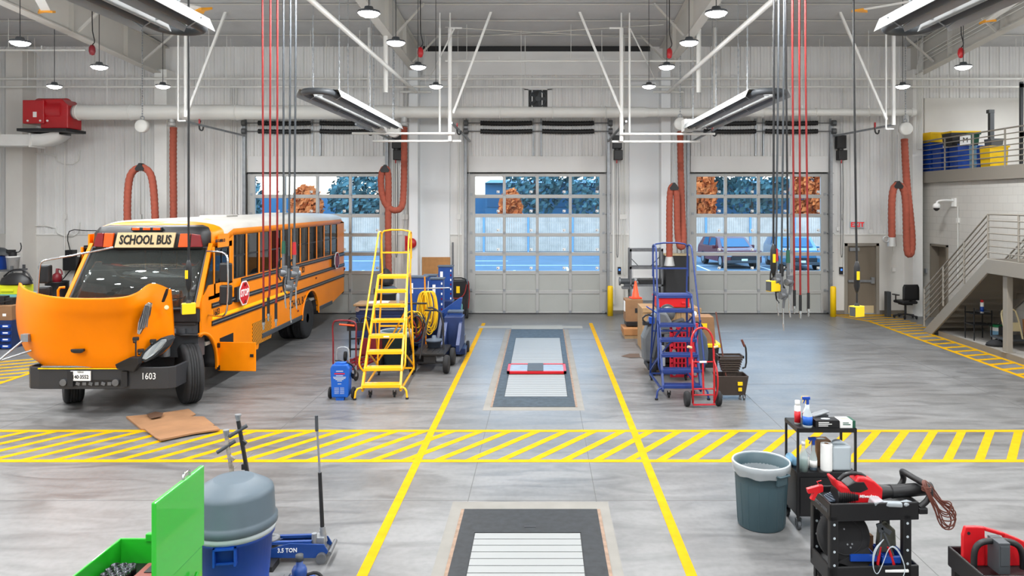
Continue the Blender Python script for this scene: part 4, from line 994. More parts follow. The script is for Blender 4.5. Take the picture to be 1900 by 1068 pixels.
# mirrors
def mirror(s,X,Y,zz,arm):
    t=None
    for z0,z1 in ((2.05,2.38),(1.66,2.0)):
        b=MB(); b.box(X-.10,X+.10,Y-.05,Y+.06,z0,z1); m_=b.build('mirror_head','black',bus,bevel=.03)
        b=MB(); b.box(X-.085,X+.085,Y+.061,Y+.066,z0+.03,z1-.03); b.build('mirror_glass','chrome',m_)
    b=MB(); b.tube(arm,.016,8,smooth=2); b.build('mirror_arm','chrome',bus)
mirror(1,1.62,.0,2,[(1.16,.3,2.56),(1.4,.1,2.57),(1.66,-.03,2.55),(1.68,-.05,2.3),(1.68,-.05,1.75),(1.62,0,1.47),(1.4,.15,1.44),(1.18,.3,1.44)])
lm=[hp(210,459,12.55),hp(150,471,12.2),hp(92,481,12.0),hp(77,484,11.95),hp(73,495,11.95),hp(70,545,12.0)]
b=MB(); b.tube(lm,.016,8,smooth=1); b.build('mirror_arm','chrome',bus)
q=hp(84,508,12.15); b=MB(); b.cb(q,(.18,.12,.30)); b.build('mirror_head','black',bus,bevel=.03); q=hp(84,542,12.2); b=MB(); b.cb(q,(.18,.12,.2)); b.build('mirror_head','black',bus,bevel=.03)
b=MB(); b.tube([(-1.2,.1,1.95),(-1.29,.05,1.95),(-1.29,.05,1.75),(-1.2,.1,1.72)],.02,8,smooth=1); b.build('grab_handle','orange',bus)
# stop arms
def stopsign(y,z,m1,r,nm,st_=True):
    b=MB(); pts=[(y+r*math.cos(R(22.5+45*k)),z+r*math.sin(R(22.5+45*k))) for k in range(8)]
    b.prism(pts,'X',BX+.06,BX+.075); s_=b.build('stop_sign','white',bus)
    b=MB(); pts=[(y+r*.9*math.cos(R(22.5+45*k)),z+r*.9*math.sin(R(22.5+45*k))) for k in range(8)]
    b.prism(pts,'X',BX+.075,BX+.079); b.build('sign_face',m1,s_)
    if st_: text('lettering','STOP',.19,(BX+.081,y,z),(R(90),0,R(90)),'white',s_,sx=.85,bold=.005)
    for dz in (-.17,.17): b=MB(); b.cyl((BX+.078,y,z+dz),(BX+.1,y,z+dz),.035,n=12); b.build('flasher','redlens',s_)
    b=MB(); b.box(BX,BX+.06,y-.32,y-.05,z-.14,z+.14); b.build('sign_hinge_box','dark',s_)
stopsign(1.72,1.66,'shopred',.25,'stop')
o=stopsign(8.35,1.78,'darkred',.25,'rear',False)
# lettering on the side
for s_,sz,y,z,mm in (('1603',.17,.62,1.44,'black'),('SAF-T-LINER C2',.075,.78,2.72,'black'),('ISD',.2,5.55,1.76,'black'),('SCHOOL BUS',.26,5.15,1.02,'black')):
    text('side_lettering',s_,sz,(BX+.004,y,z),(R(90),0,R(90)),mm,bus,sx=.8,bold=.003)
# battery door open + black panel painted as the shaded bay inside
b=MB(); b.box(BX-.02,BX+.008,.76,1.35,.48,.95); b.build('bay_shade','black',bus)
bd=MB(); bd.box(0,.70,-.012,.012,-.26,.26); o=bd.build('battery_door','orange_side',bus,bevel=.008,loc=(BX+.01,.68,.64)); o.rotation_euler=(0,0,R(-4))
b=MB(); b.box(.60,.66,-.03,-.012,.0,.05); b.build('latch','black',o)
for z in (-.2,.2): b=MB(); b.box(-.03,.04,-.03,.0,z-.04,z+.04); b.build('door_hinge','black',o)
# perforated heater grille
gm=bpy.data.materials.new('perforated'); gm.use_nodes=True; nt=gm.node_tree; pb=nt.nodes['Principled BSDF']
tc=nt.nodes.new('ShaderNodeTexCoord'); sx=nt.nodes.new('ShaderNodeSeparateXYZ'); cxn=nt.nodes.new('ShaderNodeCombineXYZ'); nt.links.new(tc.outputs['Object'],sx.inputs[0]); nt.links.new(sx.outputs['Y'],cxn.inputs['X']); nt.links.new(sx.outputs['Z'],cxn.inputs['Y'])
ck=nt.nodes.new('ShaderNodeTexChecker'); ck.inputs['Scale'].default_value=26; ck.inputs['Color1'].default_value=lin((60,40,10)); ck.inputs['Color2'].default_value=lin((230,150,20)); nt.links.new(cxn.outputs[0],ck.inputs['Vector']); nt.links.new(ck.outputs['Color'],pb.inputs['Base Color']); M['perf']=gm
b=MB(); b.box(BX,BX+.012,2.3,3.35,.50,.97); b.build('vent_grille','perf',bus)
for y,z in ((3.95,1.42),(6.55,1.46),(1.92,1.50),(5.1,.82)): b=MB(); b.box(BX,BX+.015,y,y+.09,z-.02,z+.02); b.build('side_marker','redlens',bus)
b=MB(); b.cyl((BX,.75,1.62),(BX+.03,.75,1.62),.03,n=10); b.box(BX,BX+.04,.75,.92,1.60,1.64); b.build('door_handle','black',bus)
b=MB(); b.box(-1.15,1.15,REAR,REAR+.15,.72,.95); b.build('rear_bumper','dark',bus,bevel=.02)
b=MB(); b.cyl((BX-.05,REAR+.01,1.45),(BX-.05,REAR+.03,1.45),.08,n=14); b.build('tail_lamp','redlens',bus)
# cardboard on the floor by the bus
def flat(lab,pts,z,mm='cardboard'):
    P=[gp(x,y) for x,y in pts]; c=sum(P,Vector())/len(P); b=MB()
    A=[b.bm.verts.new((p.x-c.x,p.y-c.y,z+.012+random.uniform(0,.02))) for p in P]; B=[b.bm.verts.new((p.x-c.x,p.y-c.y,z)) for p in P]
    b.face(A);b.face(B[::-1]); n=len(P)
    for i in range(n): b.face([A[i],A[(i+1)%n],B[(i+1)%n],B[i]])
    return tag(b.build('cardboard_sheet',mm,loc=(c.x,c.y,.004)),lab,'cardboard')
dm('boardmat',(148,108,74),.85,noise=.2,nscale=2.5)
flat('large flattened cardboard sheet with an oil stain before the bus',[(234,776),(290,769),(350,760),(363,770),(352,774),(378,775),(398,791),(386,797),(300,800),(262,798)],.0,'boardmat')
flat('cardboard flap overlapping the stained sheet, over the yellow stripes',[(268,800),(300,795),(386,794),(402,796),(408,801),(360,808),(298,821),(288,815)],.018,'boardmat')
b=MB(); P=[gp(x,y) for x,y in ((272,774),(288,769),(303,771),(300,778),(280,782))]; b.poly([(p.x,p.y,.05) for p in P]); st_=b.build('oil_stain',mat('oil',(84,58,40),.7),solid=.002); st_.parent=None; tag(st_,'dark oil patch soaked into the flattened cardboard','stain',kind='stuff')
# =============== middle left cluster
def caster(b,x,y,r=.05,w=.03,mi=0,z=None):
    z=r if z is None else z
    b.cyl((x-w/2,y,z),(x+w/2,y,z),r,n=14,mi=mi); b.box(x-w,x-w/2-.003,y-.02,y+.02,z,z+r+.03,mi); b.box(x+w/2+.003,x+w,y-.02,y+.02,z,z+r+.03,mi)
def wheelpart(t,x,y,r,w,name='wheel',rimm='galv',axis='X',tm='blackrub'):
    b=MB(); b.lathe([(r*.55,-w/2),(r*.93,-w/2),(r,-w/4),(r,w/4),(r*.93,w/2),(r*.55,w/2)],axis=axis,n=24); o=b.build(name,tm,t,loc=(x,y,r))
    b=MB(); b.lathe([(r*.56,-w*.4),(r*.3,-w*.2),(0,-w*.45),(0,w*.45),(r*.3,w*.2),(r*.56,w*.4)] ,axis=axis,n=16); b.build('hub',rimm,o); return o
# yellow rolling ladder
def ladder(name,lab,x0,y0,m_,n,rise,run,wb,wt,postY,zrail,tr,rz=0):
    t=thing(name,lab,'ladder',(x0,y0,0),rz)
    zt=rise*n; yt=run*(n-1)+.02
    def sx(k): return (wb+(wt-wb)*k/(n-1))/2
    for s in (-1,1):
        b=MB(); b.bar((s*sx(0),-.02,.16),(s*sx(n-1),yt,zt),.036,.085); b.build('stringer',m_,t)
        b=MB(); b.bar((s*(sx(0)+.03),postY,.10),(s*sx(n-1),yt+.42,zt),.032,.032); b.bar((s*sx(n-1),yt+.42,zt),(s*sx(n-1),yt,zt),.03,.04); b.bar((s*sx(0),.0,.14),(s*(sx(0)+.03),postY,.14),.03,.03); b.bar((s*sx(2),run*2,rise*3),(s*(sx(0)+.02),postY,.2),.025,.025); b.bar((s*sx(5 if n>6 else 4),run*5,rise*5.6),(s*(sx(0)+.02),postY-.05,.45),.022,.022); b.build('rear_frame',m_,t)
        # handrail
        b=MB(); hx=s*(sx(0)+.07); tx=s*(sx(n-1)+.02)
        b.tube([(s*sx(1),run*.9,rise*2-.08),(hx,run*.35,rise*2+.05),(hx,run*.5,rise*2.8),(tx,yt-.02,zrail-.12),(tx,yt+.08,zrail),(tx,yt+.42,zrail+.0),(tx,yt+.44,zrail-.1),(s*sx(n-1),yt+.42,zt)],.016,8,smooth=2); b.bar((s*sx(3),run*3,rise*4),(s*(sx(3)+.06),run*3-.12,rise*4+.35),.02,.02); b.build('handrail',m_,t)
    b=MB(); w_=sx(n-1)+.02; b.tube([(-w_,yt+.42,zt+.3),(-w_,yt+.42,zrail-.06),(-w_+.07,yt+.42,zrail+.03),(w_-.07,yt+.42,zrail+.03),(w_,yt+.42,zrail-.06),(w_,yt+.42,zt+.3)],.016,8,smooth=1); b.bar((-w_,yt+.42,zt+(zrail-zt)*.5),(w_,yt+.42,zt+(zrail-zt)*.5),.03,.03); b.build('guard_rail',m_,t)
    b=MB(); b.bar((-sx(0),postY,.14),(sx(0),postY,.14),.03,.03); b.bar((-sx(3),postY-.14,rise*4),(sx(3),postY-.14,rise*4),.03,.03); b.bar((-sx(0),postY-.02,.3),(sx(3),postY-.18,rise*4+.2),.022,.022); b.bar((-sx(0),postY-.0,.3),(sx(5),run*5,rise*5.5),.022,.022); b.build('cross_brace',m_,t)
    for k in range(n):
        d=.235 if k<n-1 else .44; b=MB(); y=run*k; z=rise*(k+1)
        b.box(-sx(k),sx(k),y-.06,y-.06+d,z-.05,z); 
        for q in range(5): b.box(-sx(k)+.03,sx(k)-.03,y-.04+q*.035,y-.03+q*.035,z,z+.004)
        o=b.build('tread',tr,t,bevel=.005)
        if name=='rolling_ladder' and k in (5,4,3) and m_=='yel': 
            b=MB(); b.box(-.2 if k!=3 else -.05,.2 if k!=3 else .05,y-.064,y-.06,z-.03,z-.008); b.build('warning_strip','paint' if k!=3 else 'white',o)
    for s in (-1,1):
        b=MB(); b.tube([(s*sx(0),0,.2),(s*(sx(0)+.1),-.05,.18),(s*(sx(0)+.12),-.06,.02)],.018,8,smooth=1); b.cyl((s*(sx(0)+.12),-.06,0),(s*(sx(0)+.12),-.06,.03),.028,n=10,mi=1); b.build('front_foot',[m_,'blackrub'],t)
        b=MB(); caster(b,s*(sx(0)+.0),postY+.03,.055); b.build('caster','blackrub',t)
        b=MB(); caster(b,s*(sx(0)-.12),.1,.045); b.build('caster','blackrub',t)
    return t
ladder('rolling_ladder','yellow eight-step rolling safety ladder',-2.80,13.15,'yel',8,.25,.205,.66,.55,1.78,2.84,'yel',R(3.2))
ladder('rolling_ladder','blue seven-step rolling ladder behind the red hand truck',2.43,13.12,'blueladder',7,.245,.125,.66,.62,1.35,2.62,'blueladder')
# battery charger
p=gp(630,743); t=thing('battery_charger','blue wheeled battery charger standing before the red cart','battery charger',p)
b=MB(); b.prism([(-.14,.05),(.14,.05),(.165,.55),(.13,.62),(-.13,.62),(-.165,.55)],'Y',0,.24); b.build('case','bluebright',t,bevel=.02)
b=MB(); b.cb((0,.10,.63),(.18,.12,.03)); b.build('control_lip','bluebright',t,bevel=.01)
b=MB(); b.box(-.06,.06,-.003,0,.50,.515); b.box(-.09,.09,-.003,0,.455,.475,1); 
for k,(w_,z) in enumerate(((.06,.43),(.11,.405),(.10,.385),(.07,.365),(.04,.34),(.03,.29))): b.box(-w_,w_,-.003,0,z-.006,z+.006)
for k in range(6): b.box(-.09,-.01,-.003,0,.22-k*.02,.225-k*.02); b.box(.01,.08,-.003,0,.22-k*.02,.225-k*.02)
b.build('label_print',['bluewhite','shopred'],t)
for s in (-1,1): wheelpart(t,s*.2,.16,.10,.045)
b=MB(); b.tube([(-.11,.2,.55),(-.11,.22,.82),(-.07,.22,.88),(.07,.22,.88),(.11,.22,.82),(.11,.2,.55)],.012,8,smooth=1); b.build('handle','galv',t)
b=MB()
for k in range(4): b.tube([(.1,.1+.02*k,.64),(.2,.12,.60-.01*k),(.24+.01*k,.12,.45),(.2,.12,.33+.03*k),(.14,.2,.45),(-.02,.2,.66),(-.12,.15,.66)],.012,6,smooth=2)
b.build('cable','black',t)
b=MB(); b.box(-.07,.07,.02,.1,0,.05); b.build('foot','bluebright',t)
# red long hand truck lying as cart with a charger crate behind
p=gp(640,706); t=thing('platform_cart','dark red tubular nursery cart with a high loop handle','cart',p,R(-12)); t.scale=(.74,1,.96)
b=MB(); b.tube([(-.33,.0,.25),(-.33,.0,.78),(-.36,.02,.95),(-.36,.02,1.12),(-.28,.02,1.2),(.22,.02,1.2),(.31,.02,1.12),(.31,.0,.9),(.31,.0,.25)],.019,8,smooth=1); b.build('handle','darkred',t)
for s in (-.33,.31): b=MB(); b.cyl((s,.0,.1),(s,.0,.32),.024,n=10); b.build('handle_socket','galv',t)
b=MB(); 
for s in (-.33,.31,-.12,.1): b.bar((s,0,.24),(s,1.25,.24),.035,.035)
for y in (0,.3,.6,.9,1.25): b.bar((-.33,y,.24),(.31,y,.24),.035,.035)
b.build('deck_frame','darkred',t)
b=MB(); b.box(-.33,.31,1.2,1.23,.26,.62); b.build('end_plate','darkred',t,bevel=.01)
for x,y in ((-.30,.05),(.28,.05),(-.34,1.1),(.36,1.1)): wheelpart(t,x,y,.09 if y<.5 else .125,.04 if y<.5 else .06)
p=gp(663,672); t=thing('hand_truck','black convertible hand truck with orange grip behind the red cart','hand truck',(p.x,16.3,0),R(8)); t.scale=(1,1,.76)
b=MB(); 
for s in (-.2,.2): b.tube([(s,0,.1),(s,.05,1.15)],.022,8)
b.box(-.26,.26,.0,.06,.85,1.08); b.tube([(-.24,.05,1.05),(-.22,.05,1.22),(-.05,.05,1.22),(-.02,.05,1.05)],.018,8,smooth=1); b.tube([(.24,.05,1.05),(.22,.05,1.22),(.05,.05,1.22),(.02,.05,1.05)],.018,8,smooth=1)
for z in (.3,.6): b.box(-.2,.2,.0,.04,z,z+.05)
b.build('frame','black',t)
b=MB(); b.cyl((-.42,-.03,1.05),(-.1,-.03,1.0),.028,n=10); b.build('grip',mat('orangegrip',(240,80,20),.5),t)
b=MB(); b.box(-.22,.22,-.25,0,.05,.07); b.build('toe_plate','dark',t)
for s in (-1,1): wheelpart(t,s*.3,.05,.13,.06)
# dark tool bench with maple top
p=gp(700,640); t=thing('tool_bench','dark steel tool bench with wooden top behind the ladder','workbench',(-3.92,18.1,0),0)
b=MB(); b.box(-.55,.75,0,.6,.15,.93); 
for k in range(4): b.box(-.53,.73,-.015,0,.2+k*.18,.36+k*.18,0)
b.build('cabinet','navy',t,bevel=.01)
b=MB(); b.box(-.6,.8,-.05,.65,.93,.98); b.build('bench_top','wood',t,bevel=.008)
b=MB(); b.bar((-.48,-.04,.86),(.6,-.04,.86),.03,.04); b.cyl((-.50,-.06,.86),(-.50,-.02,.86),.06,n=14); b.build('long_wrench','chrome',t)
b=MB()
for x in (-.5,.7):
    for y in (.05,.55): caster(b,x,y,.06)
b.build('caster','blackrub',t)
def misc(name,lab,cat,fn,m_,loc,bevel=.004,rz=0,grp=None):
    b=MB(); fn(b); o=b.build(name,m_,loc=loc,bevel=bevel); o.rotation_euler=(0,0,rz); return tag(o,lab,cat,grp)
misc('paper_sheet','white papers lying on the wooden bench top','paper',lambda b:(b.cb((0,0,0),(.5,.35,.01),rz=.2),b.cb((.1,.05,.012),(.3,.22,.01),rz=-.3)),'paper',(-4.0,18.4,.987))
misc('spray_can','small clear-blue spray bottle on the wooden bench top','bottle',lambda b:b.lathe([(.04,0),(.04,.2),(.015,.24),(.015,.3),(0,.3)],n=14),'bluewhite',(-3.5,18.3,.98))
# trash bin with dome lid behind bench
t=thing('trash_bin','grey waste bin with lid near the straight hose end','bin',(-4.15,20.0,0)); b=MB(); b.lathe([(.22,0),(.28,1.0),(.31,1.0),(.31,1.06),(.29,1.06)],n=24); b.build('bin_body','scrub',t); b=MB(); b.lathe([(.31,1.06),(.31,1.13),(.22,1.2),(0,1.22)],n=24); b.build('bin_lid','lidgray',t)
misc('cloth_bag','dark cloth bag sitting on the lid of the grey bin','bag',lambda b:b.lathe([(0,0),(.2,.02),(.22,.12),(.16,.3),(.08,.42),(0,.46)],n=18),'dark',(-4.15,20.0,1.22))
# grey bin under ladder
p=gp(715,690); t=thing('trash_bin','grey waste bin with clear liner behind the yellow ladder','bin',(-3.02,15.6,0))
b=MB(); b.lathe([(.24,0),(.30,.72),(.33,.72),(.33,.76),(.30,.76),(.29,.7),(.22,.05),(0,.05)],n=28); b.build('bin_body','cangray',t)
b=MB(); b.lathe([(.335,.66),(.345,.77),(.31,.775),(.27,.55)],n=28); b.build('liner','liner',t)
for s in (-1,1): b=MB(); b.tube([(s*.3,-.08,.66),(s*.38,-.08,.62),(s*.38,.08,.62),(s*.3,.08,.66)],.015,6); b.build('handle','cangray',t)
# mobile column lifts
def column(lab,x,y,h,rz=0,w=.33):
    t=thing('column_lift',lab,'column lift',(x,y,0),rz,'blue mobile column lifts')
    b=MB(); b.box(-w/2,w/2,0,.26,.12,h); b.build('column','blue',t,bevel=.012)
    b=MB(); b.box(-w/2-.02,w/2+.02,-.02,.28,h,h+.03); b.build('top_cap','scrubblue',t)
    b=MB(); 
    for k in range(7): b.box(w/2-.05,w/2-.02,-.006,0,h-.12-k*.12,h-.07-k*.12,k%2)
    b.box(-w/2+.05,-w/2+.12,-.006,0,h-.35,h-.12,0); b.build('stickers',['white','redlens'],t)
    b=MB(); b.box(-w/2-.05,w/2+.05,-.35,.1,.25,.9); b.prism([(-.35,.25),(-.95,.25),(-.95,.40),(-.35,.8)],'X',-w/2-.05,-w/2+.03); b.prism([(-.35,.25),(-.95,.25),(-.95,.40),(-.35,.8)],'X',w/2-.03,w/2+.05); b.build('carriage_fork','navy',t,bevel=.008)
    b=MB(); b.box(-w/2-.1,w/2+.1,-.2,.5,.05,.18); b.build('base','navy',t,bevel=.01)
    for s in (-1,1): wheelpart(t,s*(w/2+.1),.35,.13,.06)
    b=MB(); b.tube([(-.1,.3,.5),(-.1,.5,1.0),(.1,.5,1.0),(.1,.3,.5)],.016,8,smooth=1); b.build('pull_handle','dark',t)
    return t
column('blue column lift with the yellow cable, nearest the ladder',-2.82,17.0,1.72,0,.42)
column('blue column lift second from the yellow ladder',-2.77,18.6,1.60,0,.3)
column('blue column lift third from the ladder, red tag',-2.46,17.6,1.62,0,.3)
column('tallest blue column lift, with a white label, under the brown board',-2.52,19.6,1.74,0,.36)
column('blue column lift lying lowest by the black flat cart',-1.95,16.9,.95,0,.3)
p=ap(839,568,17.6); t=thing('lift_fork_arm','blue lift frame arm leaning up behind the flat cart','lift arm',(p.x-.1,17.4,0))
b=MB(); b.prism([(-.35,.75),(.30,1.22),(.36,1.22),(.22,.25),(.05,.25),(.12,.85),(-.3,.6)],'Y',-.08,.08); b.bar((.0,0,.25),(-.1,.3,.0+.05),.1,.08); b.build('arm_plate','blue',t,bevel=.01)
b=MB(); b.box(-.05,.42,-.25,.2,.22,.36); b.box(.1,.4,-.2,.15,.36,.5); b.box(0,.3,-.15,.1,.0,.22); b.build('battery_box','steel',t,bevel=.01)
misc('wooden_stick','thin orange wooden stick leaning on the blue lifts','stick',lambda b:b.cyl((0,0,0),(-.04,.1,1.55),.017,n=8),'orange_side',(-2.52,16.35,.25))
# yellow cable coil hung on the first column
t=thing('cable_coil','bundle of yellow cable hanging on the blue column lift','cable',(-2.52,16.5,1.50)); b=MB()
for k in range(26):
    a=random.uniform(-.10,.10); w_=random.uniform(.08,.22); L=random.uniform(.5,1.0); y=random.uniform(-.12,.06); dx=random.uniform(-.06,.06)
    b.tube([(a,y,.0),(a-w_*.6,y,-.12),(a-w_*.7+dx,y-.02,-L*.6),(a-w_*.2+dx,y-.03,-L),(a+w_*.4+dx,y-.03,-L*.95),(a+w_*.75,y-.02,-L*.55),(a+w_*.5,y,-.1)],.011,6,closed=True,smooth=2)
b.tube([(-.1,0,-.8),(-.3,-.1,-1.05),(-.32,-.1,-.3)],.011,6,smooth=2); b.build('cable_loops','yellowcable',t); b=MB(); b.cyl((-.35,.0,.03),(.5,.0,.05),.014,n=8); b.build('hook_bar','galv',t)
# hoses tangled behind ladder
t=thing('hose_reel_cart','tangle of coloured hoses hung behind the yellow ladder','hose cart',(-2.78,15.9,0)); 
b=MB(); b.box(-.25,.3,.2,.5,.1,.2); b.box(-.05,0,.3,.35,.1,1.3); b.cyl((-.2,.3,1.25),(.3,.3,1.25),.02,n=8); b.build('stand','dark',t)
for mm,seed in (('yellowcable',1),('redhose',2),('black',3),('black',4),('graydark',5)):
    rd=random.Random(seed); b=MB()
    for k in range(4):
        r=rd.uniform(.16,.3); cz=1.1-r-rd.uniform(0,.12); cx_=rd.uniform(-.1,.15); y=rd.uniform(.05,.28)
        b.tube([(cx_+r*.7*math.cos(a*PI/8),y,cz+r*math.sin(a*PI/8)) for a in range(16)],.013,6,closed=True)
    b.build('hose_coil',mm,t)
# black flat cart
p=gp(812,697); t=thing('flat_cart','black flat wagon with big rubber wheels and T handle','cart',(-2.26,15.05,0),R(-2))
b=MB(); b.box(-.30,.30,0,.98,.36,.40); 
for k in range(5): b.box(-.29+k*.12,-.20+k*.12,.02,.96,.40,.408)
b.build('deck','black',t,bevel=.006)
b=MB(); b.box(-.02,.02,.1,.9,.28,.36)
for y in (.12,.85): b.bar((-.3,y,.2),(.3,y,.2),.04,.04); b.box(-.12,.12,y-.05,y+.05,.2,.36)
b.build('undercarriage','dark',t)
for x in (-.34,.34):
    for y in (.08,.85): wheelpart(t,x,y,.18,.1,rimm='scrub')
b=MB(); b.tube([(-.18,.0,.3),(-.12,.1,.8),(-.02,.3,1.22)],.02,8); b.bar((-.14,.3,1.22),(.1,.3,1.22),.03,.03); b.tube([(.22,.45,.38),(.2,.5,1.1),(.0,.5,1.25),(-.1,.45,1.25)],.02,8,smooth=1); b.build('pull_handle','dark',t)
t=thing('bottle_jack_pot','dark round pot standing on the black flat wagon','pot',(-2.25,15.7,.41)); b=MB(); b.lathe([(.13,0),(.14,.12),(.17,.12),(.17,.16),(.05,.18),(.04,.24),(0,.24)],n=18); b.build('pot','scrubblue',t)
# AC service machine
p=gp(849,592); t=thing('ac_service_machine','black wheeled air-conditioning machine holding a pale green tank','service machine',(p.x,22.2,0))
b=MB(); b.prism([(-.27,.08),(.27,.08),(.30,1.0),(.22,1.12),(-.22,1.12),(-.30,1.0)],'Y',.0,.42); b.build('cabinet','black',t,bevel=.03)
b=MB(); b.prism([(-.2,.1),(.2,.1),(.2,.55),(-.2,.55)],'Y',-.02,.0); b.build('bay','dark',t)
b=MB(); b.lathe([(.13,.0),(.15,.04),(.15,.28),(.11,.36),(.03,.38),(.03,.42),(0,.42)],(0,-.12,.14),n=18); b.build('tank','teal',t)
b=MB(); b.tube([(-.28,-.02,1.0),(-.25,-.08,.65),(0,-.1,.58),(.2,-.08,.7),(.25,-.02,1.0)],.018,6,smooth=2); b.tube([(.3,0,1.1),(.34,0,.7),(.3,0,.3)],.015,6,smooth=1); b.build('red_hose','redhose',t)
b=MB(); b.tube([(-.25,.02,1.05),(-.2,-.05,1.2),(.2,-.05,1.2),(.25,.02,1.05)],.022,8,smooth=1); b.build('handle','dark',t)
b=MB(); b.box(-.05,.05,-.015,-.0,.75,.95); b.build('display','yel2',t)
for s in (-1,1): wheelpart(t,s*.26,.05,.12,.06)
misc('cork_board','brown cork board leaning low on the white column','board',lambda b:b.box(0,.86,0,.02,0,.65),'cork',(-3.66,YW-.16,1.10))
misc('steel_post','short dark steel post beside the cork board','post',lambda b:b.box(0,.05,0,.05,0,2.2),'steel',(-2.75,YW-.16,0))
t=thing('fire_alarm','round red alarm bell on the column side','alarm',(-3.9,22.45,2.2)); b=MB(); b.lathe([(0,-.09),(.12,-.08),(.16,-.02),(.16,.02),(0,.06)],axis='Y',n=20); b.build('bell','red',t); b=MB(); b.box(-.18,-.08,-.04,.06,-.22,.22); b.build('bracket','red',t,bevel=.01)
# =============== middle right cluster
t=thing('steel_rack','grey bolted steel rack with cross braces left of the dark cabinet','rack',(2.50,21.5,0))
b=MB()
for x in (0,.90):
    for y in (0,.45): b.box(x,x+.05,y,y+.05,0,2.1)
b.build('upright','steel',t)
for z in (2.05,1.55,1.02,.5): b=MB(); b.box(.02,.95,0,.5,z,z+.06); b.box(.03,1.09,.01,.49,z,z+.01) if 0 else None; b.build('shelf' ,'steel' if z<2 else 'graydark',t) if z<1.2 else (b.bm.free(), (lambda q:(q.bar((.0,0.02,z),(.95,.02,z),.04,.07),q.bar((.0,.48,z),(.95,.48,z),.04,.07),q.build('cross_rail','steel',t)))(MB()))
b=MB(); b.bar((.03,.48,1.85),(.93,.48,.9),.02,.02); b.bar((.93,.46,1.85),(.03,.46,.9),.02,.02); b.build('cross_brace','graydark',t)
misc('dark_cabinet','tall dark grey cabinet with pale top behind the blue ladder','cabinet',lambda b:(b.box(0,.66,0,.5,0,1.91),),'dark',(3.50,21.32,0),.01)
misc('cabinet_top_board','pale board lying on top of the dark cabinet','board',lambda b:b.box(-.03,.67,-.02,.5,0,.04),'tan',(3.50,21.32,1.91))
misc('black_tray','black plastic tray resting on the steel rack shelf','tray',lambda b:b.prism([(-.3,0),(.3,0),(.36,.13),(-.36,.13)],'Y',-.15,.2),'black',(3.1,21.7,1.08),.01)
misc('white_appliance','white box on the steel rack beneath the braces','box',lambda b:b.box(-.35,.35,.1,.3,0,.30),'white',(2.98,21.75,1.22),.02)
t=thing('bench_grinder','small dark bench grinder on the rack end','grinder',(2.34,21.6,1.0)); b=MB(); b.box(-.05,.35,-.05,.2,-.06,0); b.build('shelf_arm','steel',t); b=MB(); b.cyl((-.1,0,.16),(.3,0,.16),.08,n=16); b.box(0,.2,-.06,.06,0,.1); b.build('motor','graydark',t); 
b=MB(); b.cyl((-.14,0,.16),(-.1,0,.16),.12,n=18); b.build('grinding_wheel','steel',t)
# cone on cardboard box on pallet
gx=1175; t=thing('traffic_cone','orange traffic cone standing on the tall cardboard box','cone',(2.40,19.4,.955),R(10)); b=MB(); b.lathe([(.11,.025),(.095,.04),(.02,.44),(0,.44)],n=20); b.build('cone_body',mat('conered',(255,74,30),.5),t); b=MB(); b.box(-.14,.14,-.14,.14,0,.03); b.build('cone_base',mat('conered2',(240,66,28),.5),t,bevel=.01)
t=thing('cardboard_box','tall brown cardboard box with white label beneath the cone','box',(2.31,19.1,.40)); b=MB(); b.box(-.20,.24,0,.5,0,.55); b.build('carton','cardboard',t,bevel=.006); b=MB(); b.box(-.215,-.20,.05,.3,.25,.5); b.box(.04,.14,-.004,0,.22,.34,1); b.build('shipping_label',['paper','dark'],t)
misc('battery_pack','black case squeezed between the cardboard box and tray','case',lambda b:b.box(-.18,.22,.02,.5,0,.12),'black',(2.31,19.08,.28),.01)
t=thing('drip_tray','brown oily plastic tray on the floor beneath the carton','tray',(2.33,19.0,0)); b=MB(); b.prism([(-.28,.08),(.24,.08),(.26,.26),(-.30,.26)],'Y',-.1,.6); b.build('tray_body','board',t,bevel=.02); b=MB(); b.box(-.26,.24,-.08,.58,0,.08); b.build('pallet_base','wood',t)
t=thing('wooden_crate','plywood and pine shipping crate behind the blue ladder','crate',(2.92,17.3,0)); 
b=MB(); b.box(-.62,.70,0,.9,.1,.98); b.build('crate_wall','wood',t); 
b=MB()
for k in range(6): b.box(.03+k*.115,.135+k*.115,-.03,0,.1,1.0)
for x in (-.62,-.2): b.box(x,x+.1,-.03,0,.1,1.0)
b.box(-.62,.72,-.05,-.03,.9,1.0); b.box(-.62,.70,0,.9,0,.1); b.build('slat_board','wood',t)
misc('red_tool_case','flat red metal tool case lying on the wooden crate','tool case',lambda b:(b.box(-.36,.40,0,.6,0,.2),b.box(-.38,.42,-.02,.62,.2,.24),b.cb((.25,-.03,.1),(.08,.03,.05))),'shopred',(3.0,17.4,1.0),.012)
t=thing('cutoff_saw','grey cut-off saw with round blade on the crate front','saw',(2.68,17.0,.50)); b=MB(); b.lathe([(0,-.01),(.16,-.01),(.16,.01),(0,.01)],(.15,-.05,.42),axis='Y',n=28); b.build('blade','steel',t); b=MB(); b.lathe([(.0,-.0),(.18,-.0),(.18,.05),(0,.05)],(.15,.03,.44),axis='Y',n=28); b.cb((.35,.05,.15),(.4,.2,.2),ry=-.3); b.cyl((.2,0,.1),(.5,-.05,.12),.1,n=14); b.build('motor_body','graydark',t,bevel=.01)
b=MB(); b.box(.0,.5,.0,.2,-.5,-.44); b.box(.2,.28,.06,.14,-.5,.05); b.box(.0,.5,-.0,.2,.0,.03); b.build('saw_stand','dark',t)
